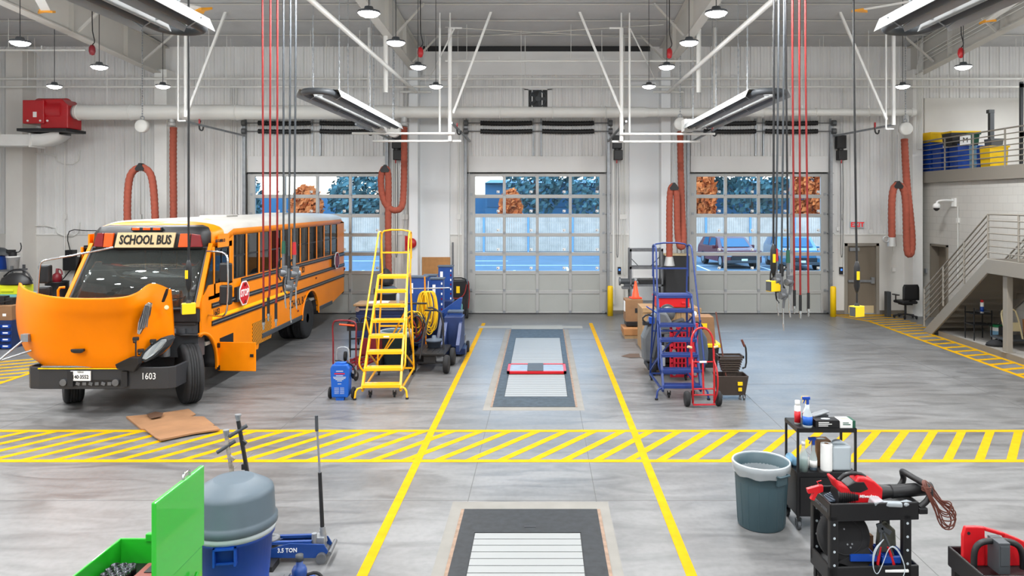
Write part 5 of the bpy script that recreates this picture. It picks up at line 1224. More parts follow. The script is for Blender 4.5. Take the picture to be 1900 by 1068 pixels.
# floor scrubber machine
p=gp(1205,706); t=thing('floor_scrubber','grey ride-behind floor scrubber left of the blue ladder','floor scrubber',(2.30,14.98,0))
b=MB(); b.prism([(-.28,.25),(.52,.22),(.5,.75),(.30,1.0),(.18,1.22),(.0,1.27),(-.14,1.1),(-.30,.72)],'Y',0,.38); b.build('tank_shell','scrub',t,bevel=.05)
b=MB(); b.prism([(-.1,.25),(.6,.25),(.62,.9),(.05,.9)],'Y',-.12,.3); b.build('recovery_tank','black',t,bevel=.03)
b=MB(); b.box(.0,.66,-.2,.32,.83,.90); b.cyl((.18,-.16,.68),(.18,-.16,.84),.09,n=16); b.box(.1,.26,-.2,-.1,.58,.7); b.build('lid_float','scrub',t,bevel=.02)
b=MB(); b.prism([(.02,.2),(.12,.2),(.12,.6),(.02,.62)],'Y',-.16,-.14); b.build('hose_bracket','bluewhite',t,bevel=.02)
b=MB(); b.tube([(-.1,.1,1.15),(-.22,.0,1.2),(-.33,0,1.1),(-.2,0,1.0)],.018,8,smooth=1); b.box(-.3,-.1,-.03,.1,.98,1.04); b.build('control_handle','dark',t)
b=MB(); b.box(-.2,.7,-.05,.6,.1,.22); b.build('chassis','dark',t)
wheelpart(t,-.10,-.02,.17,.09); wheelpart(t,.65,.1,.1,.05)
b=MB(); b.tube([(.4,-.1,.85),(.52,-.16,.6),(.5,-.15,.35),(.6,-.1,.2)],.025,8,smooth=2); b.tube([(.3,0,1.0),(.5,-.1,1.1),(.62,-.1,.95)],.012,6,smooth=1); b.build('drain_hose','dark',t)
b=MB(); b.cyl((-.02,-.02,1.22),(-.24,-.05,1.36),.012,n=8); b.box(-.18,-.08,-.06,.04,1.02,1.14); b.build('blue_lever','bluebin',t)
t=thing('floor_scrubber','blue-grey rounded floor scrubber right of the red creeper','floor scrubber',(3.10,14.95,0))
b=MB(); b.prism([(-.1,.2),(.18,.2),(.2,.45),(.17,.72),(.06,.92),(-.06,1.0),(-.1,1.0)],'Y',0,.5); b.build('tank_shell','scrubblue',t,bevel=.05)
b=MB(); b.box(-.1,.12,-.05,.5,.08,.2); b.build('chassis','dark',t); wheelpart(t,.0,.05,.11,.06); wheelpart(t,-.05,.4,.11,.06)
b=MB(); b.tube([(-.1,.1,.95),(-.06,.0,1.06),(.04,0,1.02),(.1,.05,.9)],.02,8,smooth=1); b.build('control_handle','black',t)
# creepers
for x,y,lab in ((2.74,14.58,'red slotted plastic creeper standing upright behind the ladder rungs'),):
    t=thing('mechanics_creeper',lab,'creeper',(x,y,.0),0); b=MB()
    b.box(-.26,.26,0,.04,.04,.22); b.box(-.27,.27,0,.04,.98,1.08); b.box(-.27,-.21,0,.04,.1,1.0); b.box(.21,.27,0,.04,.1,1.0)
    for r_ in range(8):
        for c_ in range(6): b.box(-.2+c_*.072,-.2+c_*.072+.04,0.005,.035,.22+r_*.1,.22+r_*.1+.075 if (c_+r_)%2 else .22+r_*.1+.1)
        b.box(-.25,.25,.0,.03,.2+r_*.1,.225+r_*.1)
    b.build('creeper_bed',mat('creeperred',(200,26,48),.45),t); 
    for px_,pz_ in ((-.2,.12),(.2,.12),(-.2,.55),(-.2,1.0),(.2,1.0)): b=MB(); b.cyl((px_,-.07,pz_),(px_,-.03,pz_),.035,n=12); b.box(px_-.02,px_+.02,-.03,0,pz_-.03,pz_+.03); b.build('caster','galv',t)
# black tote with yellow lid, small box on top
t=thing('storage_tote','black storage tote with yellow lid right of the scrubber','tote',(3.38,15.6,0)); b=MB(); b.prism([(-.22,0),(.24,0),(.28,.42),(-.26,.42)],'Y',0,.6); b.build('tote_body','black',t,bevel=.015); b=MB(); b.box(-.30,.32,-.04,.64,.42,.49); b.build('tote_lid','yel2',t,bevel=.012)
t=thing('cardboard_box','small brown cardboard carton sitting on the yellow-lidded tote','box',(3.36,15.65,.49)); b=MB(); b.prism([(-.24,0),(.24,0),(.2,.55),(-.24,.55)],'Y',0,.45); b.build('carton','cardboard',t,bevel=.006); b=MB(); b.box(-.06,.06,-.004,0,.3,.42); b.build('yellow_label','yel2',t)
misc('rag_bottle','small white bottle on the brown carton','bottle',lambda b:b.lathe([(.05,0),(.05,.06),(.02,.09),(0,.09)],n=12),'white',(3.2,15.85,1.04))
# red hand truck
p=gp(1306,752); t=thing('hand_truck','red hand truck with loop handle and rubber tyres','hand truck',(2.70,12.62,0),R(3))
def ht(x): return x
b=MB(); b.tube([(-.18,.0,.06),(-.18,.0,.35),(-.19,.04,.7),(-.19,.08,1.05),(-.17,.10,1.18),(-.08,.12,1.30),(.08,.12,1.30),(.17,.10,1.18),(.19,.08,1.05),(.19,.04,.7),(.18,.0,.35),(.18,.0,.06)],.018,8,smooth=2)
b.tube([(-.18,0,.08),(-.21,-.12,.3),(-.21,-.1,.6),(-.18,.03,.78)],.015,8,smooth=1); b.tube([(.18,0,.08),(.21,-.12,.3),(.21,-.1,.6),(.18,.03,.78)],.015,8,smooth=1)
for z,y in ((.74,.05),(.20,0),(.30,0),(.88,.06)): 
    if z!=.88: b.cyl((-.18,y,z),(.18,y,z),.013,n=8)
b.bar((0,.05,.74),(0,-.0,.2),.03,.01); b.build('frame','red',t)
b=MB(); b.box(-.19,.19,-.06,.0,.04,.052); b.build('toe_plate','red',t)
for s in (-1,1): wheelpart(t,s*.265,.06,.125,.07,rimm='bluewhite'); b=MB(); b.cyl((s*.19,.06,.98),(s*.26,.04,1.0),.022,n=8); b.build('grip','tan',t)
b=MB(); b.box(-.06,.06,.03,.04,.73,.76); b.build('maker_label','white',t)
# mop bucket + mop
p=gp(1356,738); t=thing('mop_bucket','dark brown mop bucket with wringer and lever','mop bucket',p)
b=MB()
for s,mm in ((1,0),):
    lo=[(-.22,-.13),(.22,-.13),(.22,.16),(-.22,.16)]; hi=[(-.28,-.17),(.27,-.17),(.27,.20),(-.28,.20)]
    A=[b.bm.verts.new((x,y,.08)) for x,y in lo];B=[b.bm.verts.new((x,y,.42)) for x,y in hi]; C_=[b.bm.verts.new((x*.93,y*.9,.42)) for x,y in hi]; D=[b.bm.verts.new((x*.93,y*.9,.12)) for x,y in lo]
    b.face(A[::-1])
    for i in range(4):
        j=(i+1)%4; b.face([A[i],A[j],B[j],B[i]]); b.face([B[i],B[j],C_[j],C_[i]]); b.face([C_[i],C_[j],D[j],D[i]])
    b.face(D)
b.build('bucket','brownbucket',t,bevel=.012)
b=MB()
for k in range(6): 
    w_=.14+.012*k; z=.46+k*.04; b.box(-.0-w_,-.0+w_,-.03,.17,z,z+.026)
b.box(-.22,.22,-.05,-.03,.70,.74);b.box(-.22,.22,.19,.21,.70,.74);b.box(-.22,-.20,-.05,.2,.70,.74);b.box(.20,.22,-.05,.2,.70,.74); b.box(-.1,.1,0,.12,.2,.48); b.build('wringer','brownbucket',t)
b=MB(); b.tube([(.2,.0,.52),(.27,.0,.54),(.27,0,.85),(.24,0,.93)],.016,8,smooth=1); b.build('wringer_lever','black',t); b=MB(); b.cyl((.24,0,.90),(.19,0,1.02),.02,n=8); b.build('lever_grip','cablebrown',t)
b=MB(); b.box(.08,.16,-.178,-.155,.26,.32); b.box(.09,.15,-.172,-.15,.16,.22); b.build('caution_mark','yel2',t)
for x in (-.2,.2):
    for y in (-.12,.14): b=MB(); caster(b,x,y,.035,.025); b.build('caster','steel',t)
t=thing('mop','mop handle of brown wood leaning out of the mop bucket','mop',(p.x-.06,p.y+.0,.13)); b=MB(); b.cyl((0,-.07,.02),(-.15,.22,1.34),.014,n=8); b.build('handle','cablebrown',t); b=MB(); b.lathe([(0,0),(.07,.01),(.05,.08),(.02,.1),(0,.1)],(0,-.06,0),n=10); b.build('mop_head','dark',t)
# dirt on floor
b=MB(); P=[gp(x,y) for x,y in ((1152,661),(1168,656),(1186,656),(1188,663),(1170,664))]; b.poly([(q.x,q.y,.006) for q in P]); tag(b.build('dirt_pile',mat('dirt',(84,66,54),.9)),'brown dirt patch on the floor left of the scrubber','dirt',kind='stuff')
# =============== left wall things
t=thing('storage_shelf','grey storage shelf against the left back wall','shelf',(-16.0,21.3,0))
b=MB()
for x in (0,.98):
    for y in (0,.5): b.box(x,x+.06,y,y+.05,0,1.62)
b.build('upright','steel',t)
for z in (.55,1.0,1.46): b=MB(); b.box(-.1,1.1,0,.55,z,z+.05); b.build('shelf_board','steel',t)
b=MB(); b.box(-.35,-.1,0,.6,0,2.3) if 0 else b.box(-.12,-.1,0,.55,.0,1.6); b.build('side_panel','wall_smooth',t)
def bin_(lab,x,y,z,w,d,h,mm,grp=None,name='plastic_crate',cat='crate',rz=0,lid=None):
    t=thing(name,lab,cat,(x,y,z),rz,grp); b=MB(); k=.9
    lo=[(-w/2*k,0),(w/2*k,0),(w/2*k,d),(-w/2*k,d)]; hi=[(-w/2,-.02),(w/2,-.02),(w/2,d+.02),(-w/2,d+.02)]
    A=[b.bm.verts.new((x_,y_,0)) for x_,y_ in lo];B=[b.bm.verts.new((x_,y_,h)) for x_,y_ in hi];C_=[b.bm.verts.new((x_*.92,y_*.92+.01,h)) for x_,y_ in hi];D=[b.bm.verts.new((x_*.92,y_*.92+.01,.03)) for x_,y_ in lo]
    b.face(A[::-1]);b.face(D)
    for i in range(4):
        j=(i+1)%4; b.face([A[i],A[j],B[j],B[i]]); b.face([B[i],B[j],C_[j],C_[i]]); b.face([C_[i],C_[j],D[j],D[i]])
    b.build('tub',mm,t,bevel=.01)
    b=MB(); b.box(-w/2-.02,w/2+.02,-.045,-.02,h-.05,h); b.build('rim',mm,t)
    if lid: b=MB(); b.box(-w/2-.02,w/2+.02,-.04,d+.04,h,h+.05); b.build('lid',lid,t,bevel=.01)
    return t
bin_('bright blue plastic crate on the left back shelf',-15.55,21.3,1.51,.42,.4,.38,'bluebin')
t=thing('paint_bucket','dirty white bucket beside the blue crate on the shelf','bucket',(-15.08,21.5,1.51)); b=MB(); b.lathe([(.14,0),(.17,.34),(.18,.34),(.18,.38),(0,.38)],n=20); b.build('pail','white',t); b=MB(); b.tube([(-.18,0,.33),(-.12,-.12,.2),(.12,-.12,.2),(.18,0,.33)],.006,6,smooth=2); b.build('bail','galv',t)
misc('equipment_bag','dark grey equipment bag piled on the blue crate','bag',lambda b:(b.lathe([(0,0),(.33,.02),(.3,.12),(.14,.22),(0,.24)],n=20,sx=1.05,sy=.6)),'graydark',(-15.48,21.5,1.90))
misc('hand_pump','dark hand pump with hooked tube on the white bucket','pump',lambda b:(b.cyl((0,0,0),(0,0,.12),.1,n=14),b.cb((-.05,0,.14),(.2,.12,.08)),b.tube([(.08,0,.1),(.2,0,.12),(.25,0,.25),(.22,0,.38)],.015,6,smooth=1)),'dark',(-15.05,21.45,1.89))
misc('coiled_hose','yellow and black coiled hose on the middle shelf','hose',lambda b:[b.torus((0,0,.03+.02*k),.2+.02*(k%2),.02,'Z') for k in range(3)],'yellowcable',(-15.4,21.55,1.05))
misc('grey_toolbox','flat grey metal toolbox on the shelf below the coiled hose','toolbox',lambda b:b.box(-.4,.4,-.2,.2,0,.28),'steel',(-15.45,21.55,.60),.01)
# near left bench stack: bins, boxes, case
t=thing('bin_cabinet','blue parts bin cabinet on the floor at far left','bin cabinet',(-12.75,17.6,0)); b=MB(); b.box(-.7,.38,0,.45,0,.66); b.build('cabinet','navy',t)
for r_ in range(4):
    for c_ in range(5):
        b=MB(); x=-.68+c_*.215; z=.03+r_*.155; b.prism([(x,z),(x+.18,z),(x+.18,z+.07),(x,z+.07)],'Y',-.06,.02); bb=b.build('parts_bin','bluebin',t); b=MB(); b.box(x+.03,x+.15,-.064,-.06,z+.03,z+.06); b.build('bin_label','paper',bb)
for x,w_,lab in ((-13.1,.5,'brown cardboard box left on the blue bin cabinet'),(-12.6,.42,'brown cardboard box with white tag on the bin cabinet')):
    t=thing('cardboard_box',lab,'box',(x,17.62,.66)); b=MB(); b.box(-w_/2,w_/2,0,.4,0,.34); b.build('carton','cardboard',t,bevel=.006)
    b=MB(); b.box(.0,.08,-.004,0,.1,.16); b.build('tag_label','paper',t)
t=thing('work_table','teal-edged work table above the cardboard boxes','table',(-13.0,18.3,0)); b=MB(); b.box(-.9,.55,0,.7,1.12,1.18); b.build('table_top','teal',t)
for x in (-.85,.5):
    for y in (.05,.65): b=MB(); b.box(x-.03,x+.03,y-.03,y+.03,0,1.12); b.build('leg','bluewhite',t)
misc('tool_case','bright yellow tool case on the teal-edged table','tool case',lambda b:(b.box(-.45,.35,0,.35,0,.22),b.box(-.2,.1,-.03,0,.06,.12)),mat('limeyellow',(212,214,30),.5),(-12.95,18.35,1.18),.015)
misc('black_case','black soft case heaped on the yellow tool case','case',lambda b:(b.lathe([(0,0),(.4,.02),(.34,.16),(.15,.28),(0,.3)],n=20,sx=1.0,sy=.5),b.tube([(-.3,0,.2),(-.1,0,.38),(.25,0,.36),(.4,0,.1)],.02,6,smooth=2)),'black',(-12.9,18.5,1.40))
misc('power_pack','black power tools and cable under the yellow case','tool',lambda b:(b.cb((0,0,.1),(.3,.2,.2)),b.cb((.25,0,.08),(.16,.16,.16)),b.tube([(-.1,-.1,.15),(.1,-.2,.05),(.35,-.15,.12)],.015,6,smooth=1)),'dark',(-12.85,17.9,1.0),.02)
# drum, machines near bus
t=thing('oil_drum','black oil drum behind the raised bus hood','drum',(-13.5,21.0,0)); b=MB(); b.lathe([(.29,0),(.29,.3),(.305,.33),(.29,.36),(.29,.62),(.305,.65),(.29,.68),(.29,1.2),(.3,1.22),(.28,1.22),(.28,1.19),(0,1.19)],n=28); b.build('drum_body','black',t)
misc('grease_pump','red and green hand pump standing on the oil drum','pump',lambda b:(b.lathe([(.1,0),(.13,.12),(.1,.22),(.04,.26),(.03,.38),(0,.38)],n=12),b.tube([(.03,0,.36),(.12,0,.34),(.14,0,.2)],.02,6,smooth=1)),'darkred',(-13.5,21.0,1.2))
t=thing('hydraulic_press','tall black steel press frame left of the bus windshield','press',(-12.95,21.3,0))
b=MB()
for x in (0,.95): b.box(x,x+.2,0,.2,0,2.15)
b.box(0,1.15,0,.2,1.95,2.2); b.box(0,1.15,0,.2,.8,.95); b.build('press_frame','black',t,bevel=.01); b=MB(); b.cyl((.57,.1,1.45),(.57,.1,1.95),.08,n=14); b.tube([(.2,.0,1.2),(.4,-.1,.9),(.3,-.1,1.6)],.02,6,smooth=2); b.build('cylinder','graydark',t)
misc('wall_pump','small black pump on the wall with a looped cable','pump',lambda b:(b.box(-.2,.2,-.1,.1,-.2,.2),b.box(-.12,.12,-.12,.1,.2,.42),b.tube([(.0,-.05,.4),(-.1,-.05,.8),(0,-.05,1.05),(.5,-.05,1.0),(1.9,-.05,1.02)],.016,6,smooth=1),b.tube([(0,-.05,-.2),(-.3,-.1,-.6),(-.8,-.1,-.5)],.02,6,smooth=2)),'black',(-14.35,YW-.14,1.55),.01)
# =============== in-floor lift pits
def pit(lab,x0,x1,y0,y1,ix0,ix1,iy0,iy1,cross=None,dark='plate_dark'):
    t=thing('floor_lift_pit',lab,'floor lift',((x0+x1)/2,(y0+y1)/2,0)); cx_=(x0+x1)/2; cy_=(y0+y1)/2
    b=MB(); 
    for a in ((x0,x1,y0,iy0),(x0,x1,iy1,y1),(x0,ix0,iy0,iy1),(ix1,x1,iy0,iy1)): b.box(a[0]-cx_,a[1]-cx_,a[2]-cy_,a[3]-cy_,0,.009)
    b.build('cover_frame',dark,t)
    b=MB(); e=.035
    for a in ((x0-e,x0,y0,y1),(x1,x1+e,y0,y1)): b.box(a[0]-cx_,a[1]-cx_,a[2]-cy_,a[3]-cy_,0,.007)
    b.build('rust_edge',mat('rustedge',(140,116,98),.8,noise=.3,nscale=12),t)
    for nm,(q0,q1) in ((('slat_cover',(iy0,cross[0])),('slat_cover',(cross[1],iy1))) if cross else (('slat_cover',(iy0,iy1)),)):
        b=MB(); y=q0+.01
        while y<q1-.02:
            y2=min(y+.14,q1-.005)
            if not(cross and y2>cross[0]-.02 and y<cross[1]+.02): b.box(ix0+.01-cx_,ix1-.01-cx_,y-cy_,y2-.014-cy_,0,.012)
            y+=.14
        b.build(nm,'slat',t)
    b=MB(); b.box(ix0-cx_,ix1-cx_,iy0-cy_,iy1-cy_,0,.005); b.build('gap_plate','dark',t)
    b=MB(); b.box(-.06,.06,(iy1+.12)-cy_,(iy1+.16)-cy_,.009,.011); b.box(-.06,.06,(iy0-.16)-cy_,(iy0-.12)-cy_,.009,.011); b.build('lift_slot','black',t)
    if cross:
        c0,c1=cross; b=MB(); u=.06
        for a in ((ix0-.03,ix1+.03,c0,c0+.05),(ix0-.03,ix1+.03,c1-.05,c1),(ix0-.03,ix0+.02,c0,c1),(ix1-.02,ix1+.03,c0,c1)): b.box(a[0]-cx_,a[1]-cx_,a[2]-cy_,a[3]-cy_,.01,u)
        cr_=b.build('cross_beam','shopred',t); b=MB(); b.box(ix0+.02-cx_,ix1-.02-cx_,c0+.06-cy_,c1-.06-cy_,.01,.05); b.build('saddle_rail','galv',cr_)
        b=MB(); b.box(-.16,.16,c0+.02-cy_,c1-.02-cy_,.05,.07); b.build('saddle','graydark',cr_)
    return t
pit('far in-floor lift with pale slats and a red cross beam',-.83,.555,12.6,20.3,-.67,.45,13.25,19.0,(15.0,15.75))
pit('near in-floor lift with dark steel frame and pale slats',-.865,.61,4.5,8.4,-.70,.40,4.7,7.8,dark='plate_black')
b=MB(); b.box(-1.75,-.83,20.5,20.85,0,.005); b.box(.555,1.1,20.5,20.85,0,.005); b.box(-.83,.555,20.35,20.95,0,.006)
o=b.build('floor_cover_plate',mat('coverplate',(150,148,140),.6)); o['kind']='structure'
b=MB()
dm('patch',(128,125,119),.8,noise=.12,nscale=3)
for a in ((-1.02,-.90,4,8.4),(.645,.75,4,8.4),(-1.02,.75,8.4,8.62),(-.98,-.865,12.6,20.3),(.59,.7,12.6,20.3),(-.98,.7,12.4,12.6)): b.box(*a,0,.0018)
o=b.build('floor_patch','patch'); o['kind']='structure'
# =============== foreground left
GX,GY,GZ=-2.37,4.59,1.07
t=thing('tool_cart','bright green tool cart with its lid standing open','tool cart',(GX-.3,GY,0))
b=MB(); b.box(-.29,.29,-.1,.70,.12,.74); b.box(-.29,-.275,-.1,.70,.7,GZ); b.box(.275,.29,-.1,.70,.7,GZ); b.box(-.29,.29,.685,.70,.7,GZ+.0); b.box(-.29,.29,-.1,-.085,.7,GZ); b.build('cart_body','green',t,bevel=.006)
b=MB(); b.box(-.10,.29,.675,.715,GZ-.02,GZ+.035); b.build('back_rail','green',t,bevel=.006)
b=MB(); b.box(-.27,.27,-.08,.68,.895,.90); b.build('tray_liner','black',t)
b=MB(); b.box(.30,.33,-.02,.64,GZ-.02,1.60); ld=b.build('lid','green',t,bevel=.008)
b=MB(); b.box(.290,.345,-.03,.0-.005,GZ-.02,1.60) if 0 else b.box(.29,.302,.0,.62,GZ,GZ+.02); b.build('lid_hinge','steel',ld)
b=MB(); b.tube([(.315,.36,1.60),(.315,.36,1.635),(.315,.45,1.635),(.315,.45,1.60)],.008,8,smooth=1); b.build('lid_handle','chrome',ld)
for z in (.2,.38,.56): 
    b=MB(); b.box(-.27,.27,-.115,-.1,z,z+.16); d_=b.build('drawer','green',t); b=MB(); b.box(-.2,.2,-.13,-.115,z+.12,z+.14); b.build('drawer_pull','chrome',d_)
b=MB(); b.tube([(.32,.1,.55),(.32,.55,.9)],.012,6); b.build('gas_strut','green',t)
for x in (-.24,.24):
    for y in (.0,.6): b=MB(); caster(b,x,y,.055,.04); b.build('caster','blackrub',t)
dm('sockdark',(70,72,76),.25,.9)
SK=[]
for r_ in range(3):
    for k in range(8):
        x=GX-.3-.22+.055*r_+.0*k; y=GY+.08+.062*k; rr=.016+.0022*k
        if SK: 
            o=SK[0].copy(); COL.objects.link(o); o.location=(x,y,.90); o.scale=(rr/.02,rr/.02,1); SK.append(o)
        else:
            b=MB(); b.lathe([(.020,0),(.020,.07),(.015,.07),(.013,.03),(0,.03)],n=14); o=b.build('socket','sockdark',loc=(x,y,.90)); o.scale=(rr/.02,rr/.02,1); SK.append(o)
        tag(o,'chrome socket standing in rows in the open green tool cart','socket','sockets in the green tool cart')
t=thing('socket_tray','red-brown socket tray with dark fittings in the green cart','tray',(GX-.23,GY+.33,.905),0); b=MB(); b.box(-.10,.20,-.27,.25,0,.05); b.build('tray_body',mat('traybrown',(130,66,58),.5),t,bevel=.01)
b=MB(); b.box(-.05,.05,.1,.2,.05,.056); b.box(.08,.18,-.1,.22,.05,.056); b.build('recess','dark',t)
for k in range(5):
    b=MB(); b.cyl((.13,-.2+.08*k,.05),(.13,-.2+.08*k,.09),.022,n=12); b.build('fitting','graydark',t)
misc('breaker_bar','black breaker bar lying across the front of the green cart','tool',lambda b:(b.cyl((-.2,0,0),(.25,0,0),.014,n=10),b.cyl((-.24,0,0),(-.2,0,0),.022,n=10)),'dark',(GX-.3,GY+.06,.925))
misc('yellow_cap','small yellow plastic cap at the green cart corner','plug',lambda b:b.lathe([(.018,0),(.018,.02),(0,.026)],n=12),'yel2',(GX-.3-.24,GY+.25,.90))  # loose plastic cap left in the cart
# domed bin
DXc,DYc=-2.50,6.12
t=thing('domed_bin','blue round bin topped by a tall grey dome lid','bin',(DXc,DYc,0))
b=MB(); b.lathe([(.25,0),(.262,.03),(.27,.42),(.275,.43),(.298,.74),(.315,.74),(.322,.80),(.30,.80),(.27,.4),(.24,.03),(0,.03)],n=48); b.build('bin_body','bluebin',t)
b=MB(); b.lathe([(.321,.77),(.327,.80),(.325,.815),(.31,.82)],n=48); b.build('liner_edge','bluewhite',t)
b=MB(); b.lathe([(.325,.815),(.338,.825),(.338,.87),(.325,.885),(.318,.90),(.310,1.075),(.300,1.105),(.27,1.125),(.165,1.185),(.15,1.188),(.0,1.19)],n=48); b.build('dome_lid','lidgray',t)
b=MB(); 
for a in (-80,):
    m_=Matrix.Rotation(R(a),4,'Z'); b.box(.285,.335,-.085,-.07,.62,.76,0,m_); b.box(.285,.335,.07,.085,.62,.76,0,m_); b.box(.285,.335,-.085,.085,.745,.76,0,m_); b.box(.275,.30,-.085,.085,.62,.635,0,m_)
b.build('side_handle','bluebin',t)
# two tall jack handles behind the bin
for X,Y,mm,lab,tip,lean in ((-2.93,7.0,'rusty','rusty grey stand handle with T bar behind the domed bin',1.25,.14),(-2.84,7.05,'black','black stand handle with T bar behind the domed bin',1.38,.20)):
    if mm=='rusty': dm('rusty',(150,142,130),.7,noise=.5,nscale=30)
    t=thing('jack_handle',lab,'jack handle',(X,Y,0)); zb=.0
    b=MB(); b.bar((-.02+lean,0,0.05),(lean*.55,0,.75),.035,.035); b.bar((lean*.6,0,.7),(0,0,tip),.028,.028); b.bar((lean+.05,0.02,.0),(lean*.6+.01,.02,.8),.012,.02); b.box(lean-.15,lean+.15,-.1,.1,0,.06); b.build('shaft',mm,t)
    b=MB(); b.cyl((-.075,-.03,tip-.14),(.075,.02,tip-.05),.018,n=10); b.build('cross_grip','graydark',t)
    b=MB(); b.cyl((.0,0,tip),(-.002,0,tip+.05),.018,.03,8); b.cyl((-.002,0,tip+.05),(-.002,0,tip+.06),.03,n=8); b.build('saddle_head','galv',t)
    b=MB(); b.cb((.05,0,tip-.2),(.06,.03,.03),ry=.6); b.cb((.05,0,.95),(.03,.03,.05)); b.build('lock_lever',mm,t)
# floor jack
t=thing('floor_jack','blue 3.5 ton trolley jack with an upright handle','floor jack',(-2.30,7.25,0),R(4))
for y in (-.09,.09): 
    b=MB(); b.prism([(-.36,.06),(.22,.04),(.26,.10),(.22,.17),(-.1,.19),(-.36,.12)],'Y',y-.008,y+.008); b.build('side_plate','blue',t,bevel=.004)
b=MB(); b.box(-.36,.0,-.07,.07,.13,.15); b.build('lift_arm','steel',t); b=MB(); b.box(-.36,.1,-.085,-.05,.175,.20); b.box(-.36,.1,.05,.085,.175,.20); b.build('arm_rail','blue',t)
b=MB(); b.lathe([(.07,.16),(.085,.19),(.085,.22),(.07,.22),(.06,.2),(0,.2)],(-.30,0,0),n=24); b.build('saddle','steel',t)
b=MB(); b.cyl((.2,-.14,.05),(.2,.14,.05),.05,n=16); b.cyl((-.33,-.12,.045),(-.33,.12,.045),.045,n=16); b.cyl((.28,-.14,.1),(.28,.14,.1),.02,n=10); b.build('wheel_axle','steel',t)
b=MB(); b.cb((.17,0,.16),(.09,.12,.12)); b.cyl((.12,-.05,.12),(.12,-.05,.26),.025,n=12); b.cyl((.20,.02,.15),(.18,.02,.26),.03,n=12); b.build('pump_block','galv',t,bevel=.006)
b=MB(); b.cyl((.19,0,.22),(.185,0,.30),.026,n=12,mi=1); b.cyl((.185,0,.28),(.16,0,.82),.020,.018,12,0); b.cyl((.16,0,.82),(.132,0,1.3),.011,n=12,mi=1); b.cyl((.132,0,1.22),(.128,0,1.37),.016,n=10,mi=2); b.build('jack_handle_bar',['blackrub','galv','graydark'],t)
text('lettering','3.5 TON',.055,(-.12,-.1,.125),(R(90),0,0),'white',t,sx=.9,bold=.001)
# bottle jack by the bin
t=thing('bottle_jack','blue bottle jack with black strap on the floor before the trolley jack','bottle jack',(-2.18,6.62,0))
b=MB(); b.box(-.28,.16,-.12,.12,.0,.10); b.build('base','blue',t,bevel=.01); b=MB(); b.box(-.26,-.06,-.1,.1,.10,.125); b.box(-.22,-.1,-.06,.06,.125,.13); b.build('worn_pad','steel',t)
b=MB(); b.lathe([(.065,.1),(.065,.20),(.05,.23),(.03,.24),(.03,.28),(0,.29)],(.05,0,0),n=20); b.build('cylinder','blue',t)
b=MB(); b.lathe([(.035,.28),(.035,.33),(0,.33)],(.05,0,0),n=10); b.build('ram_head','graydark',t)
b=MB(); b.tube([(.1,.0,.15),(.2,.05,.16),(.28,0,.08),(.24,-.08,.02),(.15,-.1,.03)],.014,6,smooth=2); b.build('strap','blackrub',t)
b=MB(); b.cyl((-.12,-.16,.0),(-.12,-.16,.16),.02,n=10); b.build('release_post','steel',t)
# =============== foreground right
t=thing('trash_can','grey-green round trash can with a clear liner','trash can',(2.33,8.03,0))
b=MB(); pr=[(.235,0),(.243,.015),(.27,.46),(.278,.58),(.285,.58),(.292,.64),(.292,.665),(.27,.665),(.262,.5),(.228,.03),(0,.03)]; b.lathe(pr,n=48)
for k in range(8):
    a=k*PI/4+.2; u=Vector((math.cos(a),math.sin(a),0)); w_=Vector((-u.y,u.x,0))
    for q in (-.055,.055): b.tube([u*.238+w_*q+Vector((0,0,.03)),u*.264+w_*q+Vector((0,0,.48))],.004,6)
b.build('can_body','cangray',t)
b=MB(); n=40; rows=[]
for j,(r_,z) in enumerate(((.290,.56),(.302,.62),(.305,.672),(.290,.682),(.283,.66),(.255,.5),(.245,.25))):
    rows.append([Vector(((r_+(.003 if j<3 else 0)*math.sin(k*1.7+j))*math.cos(2*PI*k/n),(r_+(.003 if j<3 else 0)*math.sin(k*1.7+j))*math.sin(2*PI*k/n),z+ (.008*math.sin(k*1.3) if j==0 else 0))) for k in range(n+1)])
b.grid(rows); b.build('plastic_liner','liner',t)
b=MB(); b.torus((0,0,.672),.295,.009,'Z',40,6); b.build('rim','bluewhite',t)
for s in (-60,120):
    m_=Matrix.Rotation(R(s),4,'Z'); b=MB(); b.tube([m_@Vector(p) for p in ((.285,-.07,.60),(.325,-.07,.60),(.325,.07,.60),(.285,.07,.60))],.012,8); b.box(.275,.295,-.07,.07,.5,.6,0,m_); b.build('side_handle','cangray',t)
# AV cart
AX,AY=2.66,7.87
t=thing('media_cart','black steel shelf cart holding cleaning supplies','cart',(AX,AY,0))
def shelf(z): 
    b=MB(); b.box(0,.62,0,.40,z-.006,z); b.box(0,.62,-.003,.003,z-.04,z+.0);b.box(0,.62,.397,.403,z-.04,z);b.box(-.003,.003,0,.4,z-.04,z);b.box(.617,.623,0,.4,z-.04,z); return b
for z in (1.06,.60): shelf(z).build('shelf','black',t)
for x in (0,.60):
    for y in (0,.38): b=MB(); b.box(x,x+.022,y,y+.022,.1,1.06); b.build('upright','black',t)
b=MB(); b.box(.0,.62,0.005,.40,.14,.56); b.build('cabinet_body','black',t,bevel=.004)
b=MB(); b.box(.03,.59,-.008,.005,.16,.55); dr=b.build('cabinet_door','black',t); 
for x in (.02,.60):
    for y in (.02,.38): b=MB(); caster(b,x,y,.045,.03); b.cyl((x,y,.09),(x,y,.14),.012,n=8); b.build('caster','graydark',t)
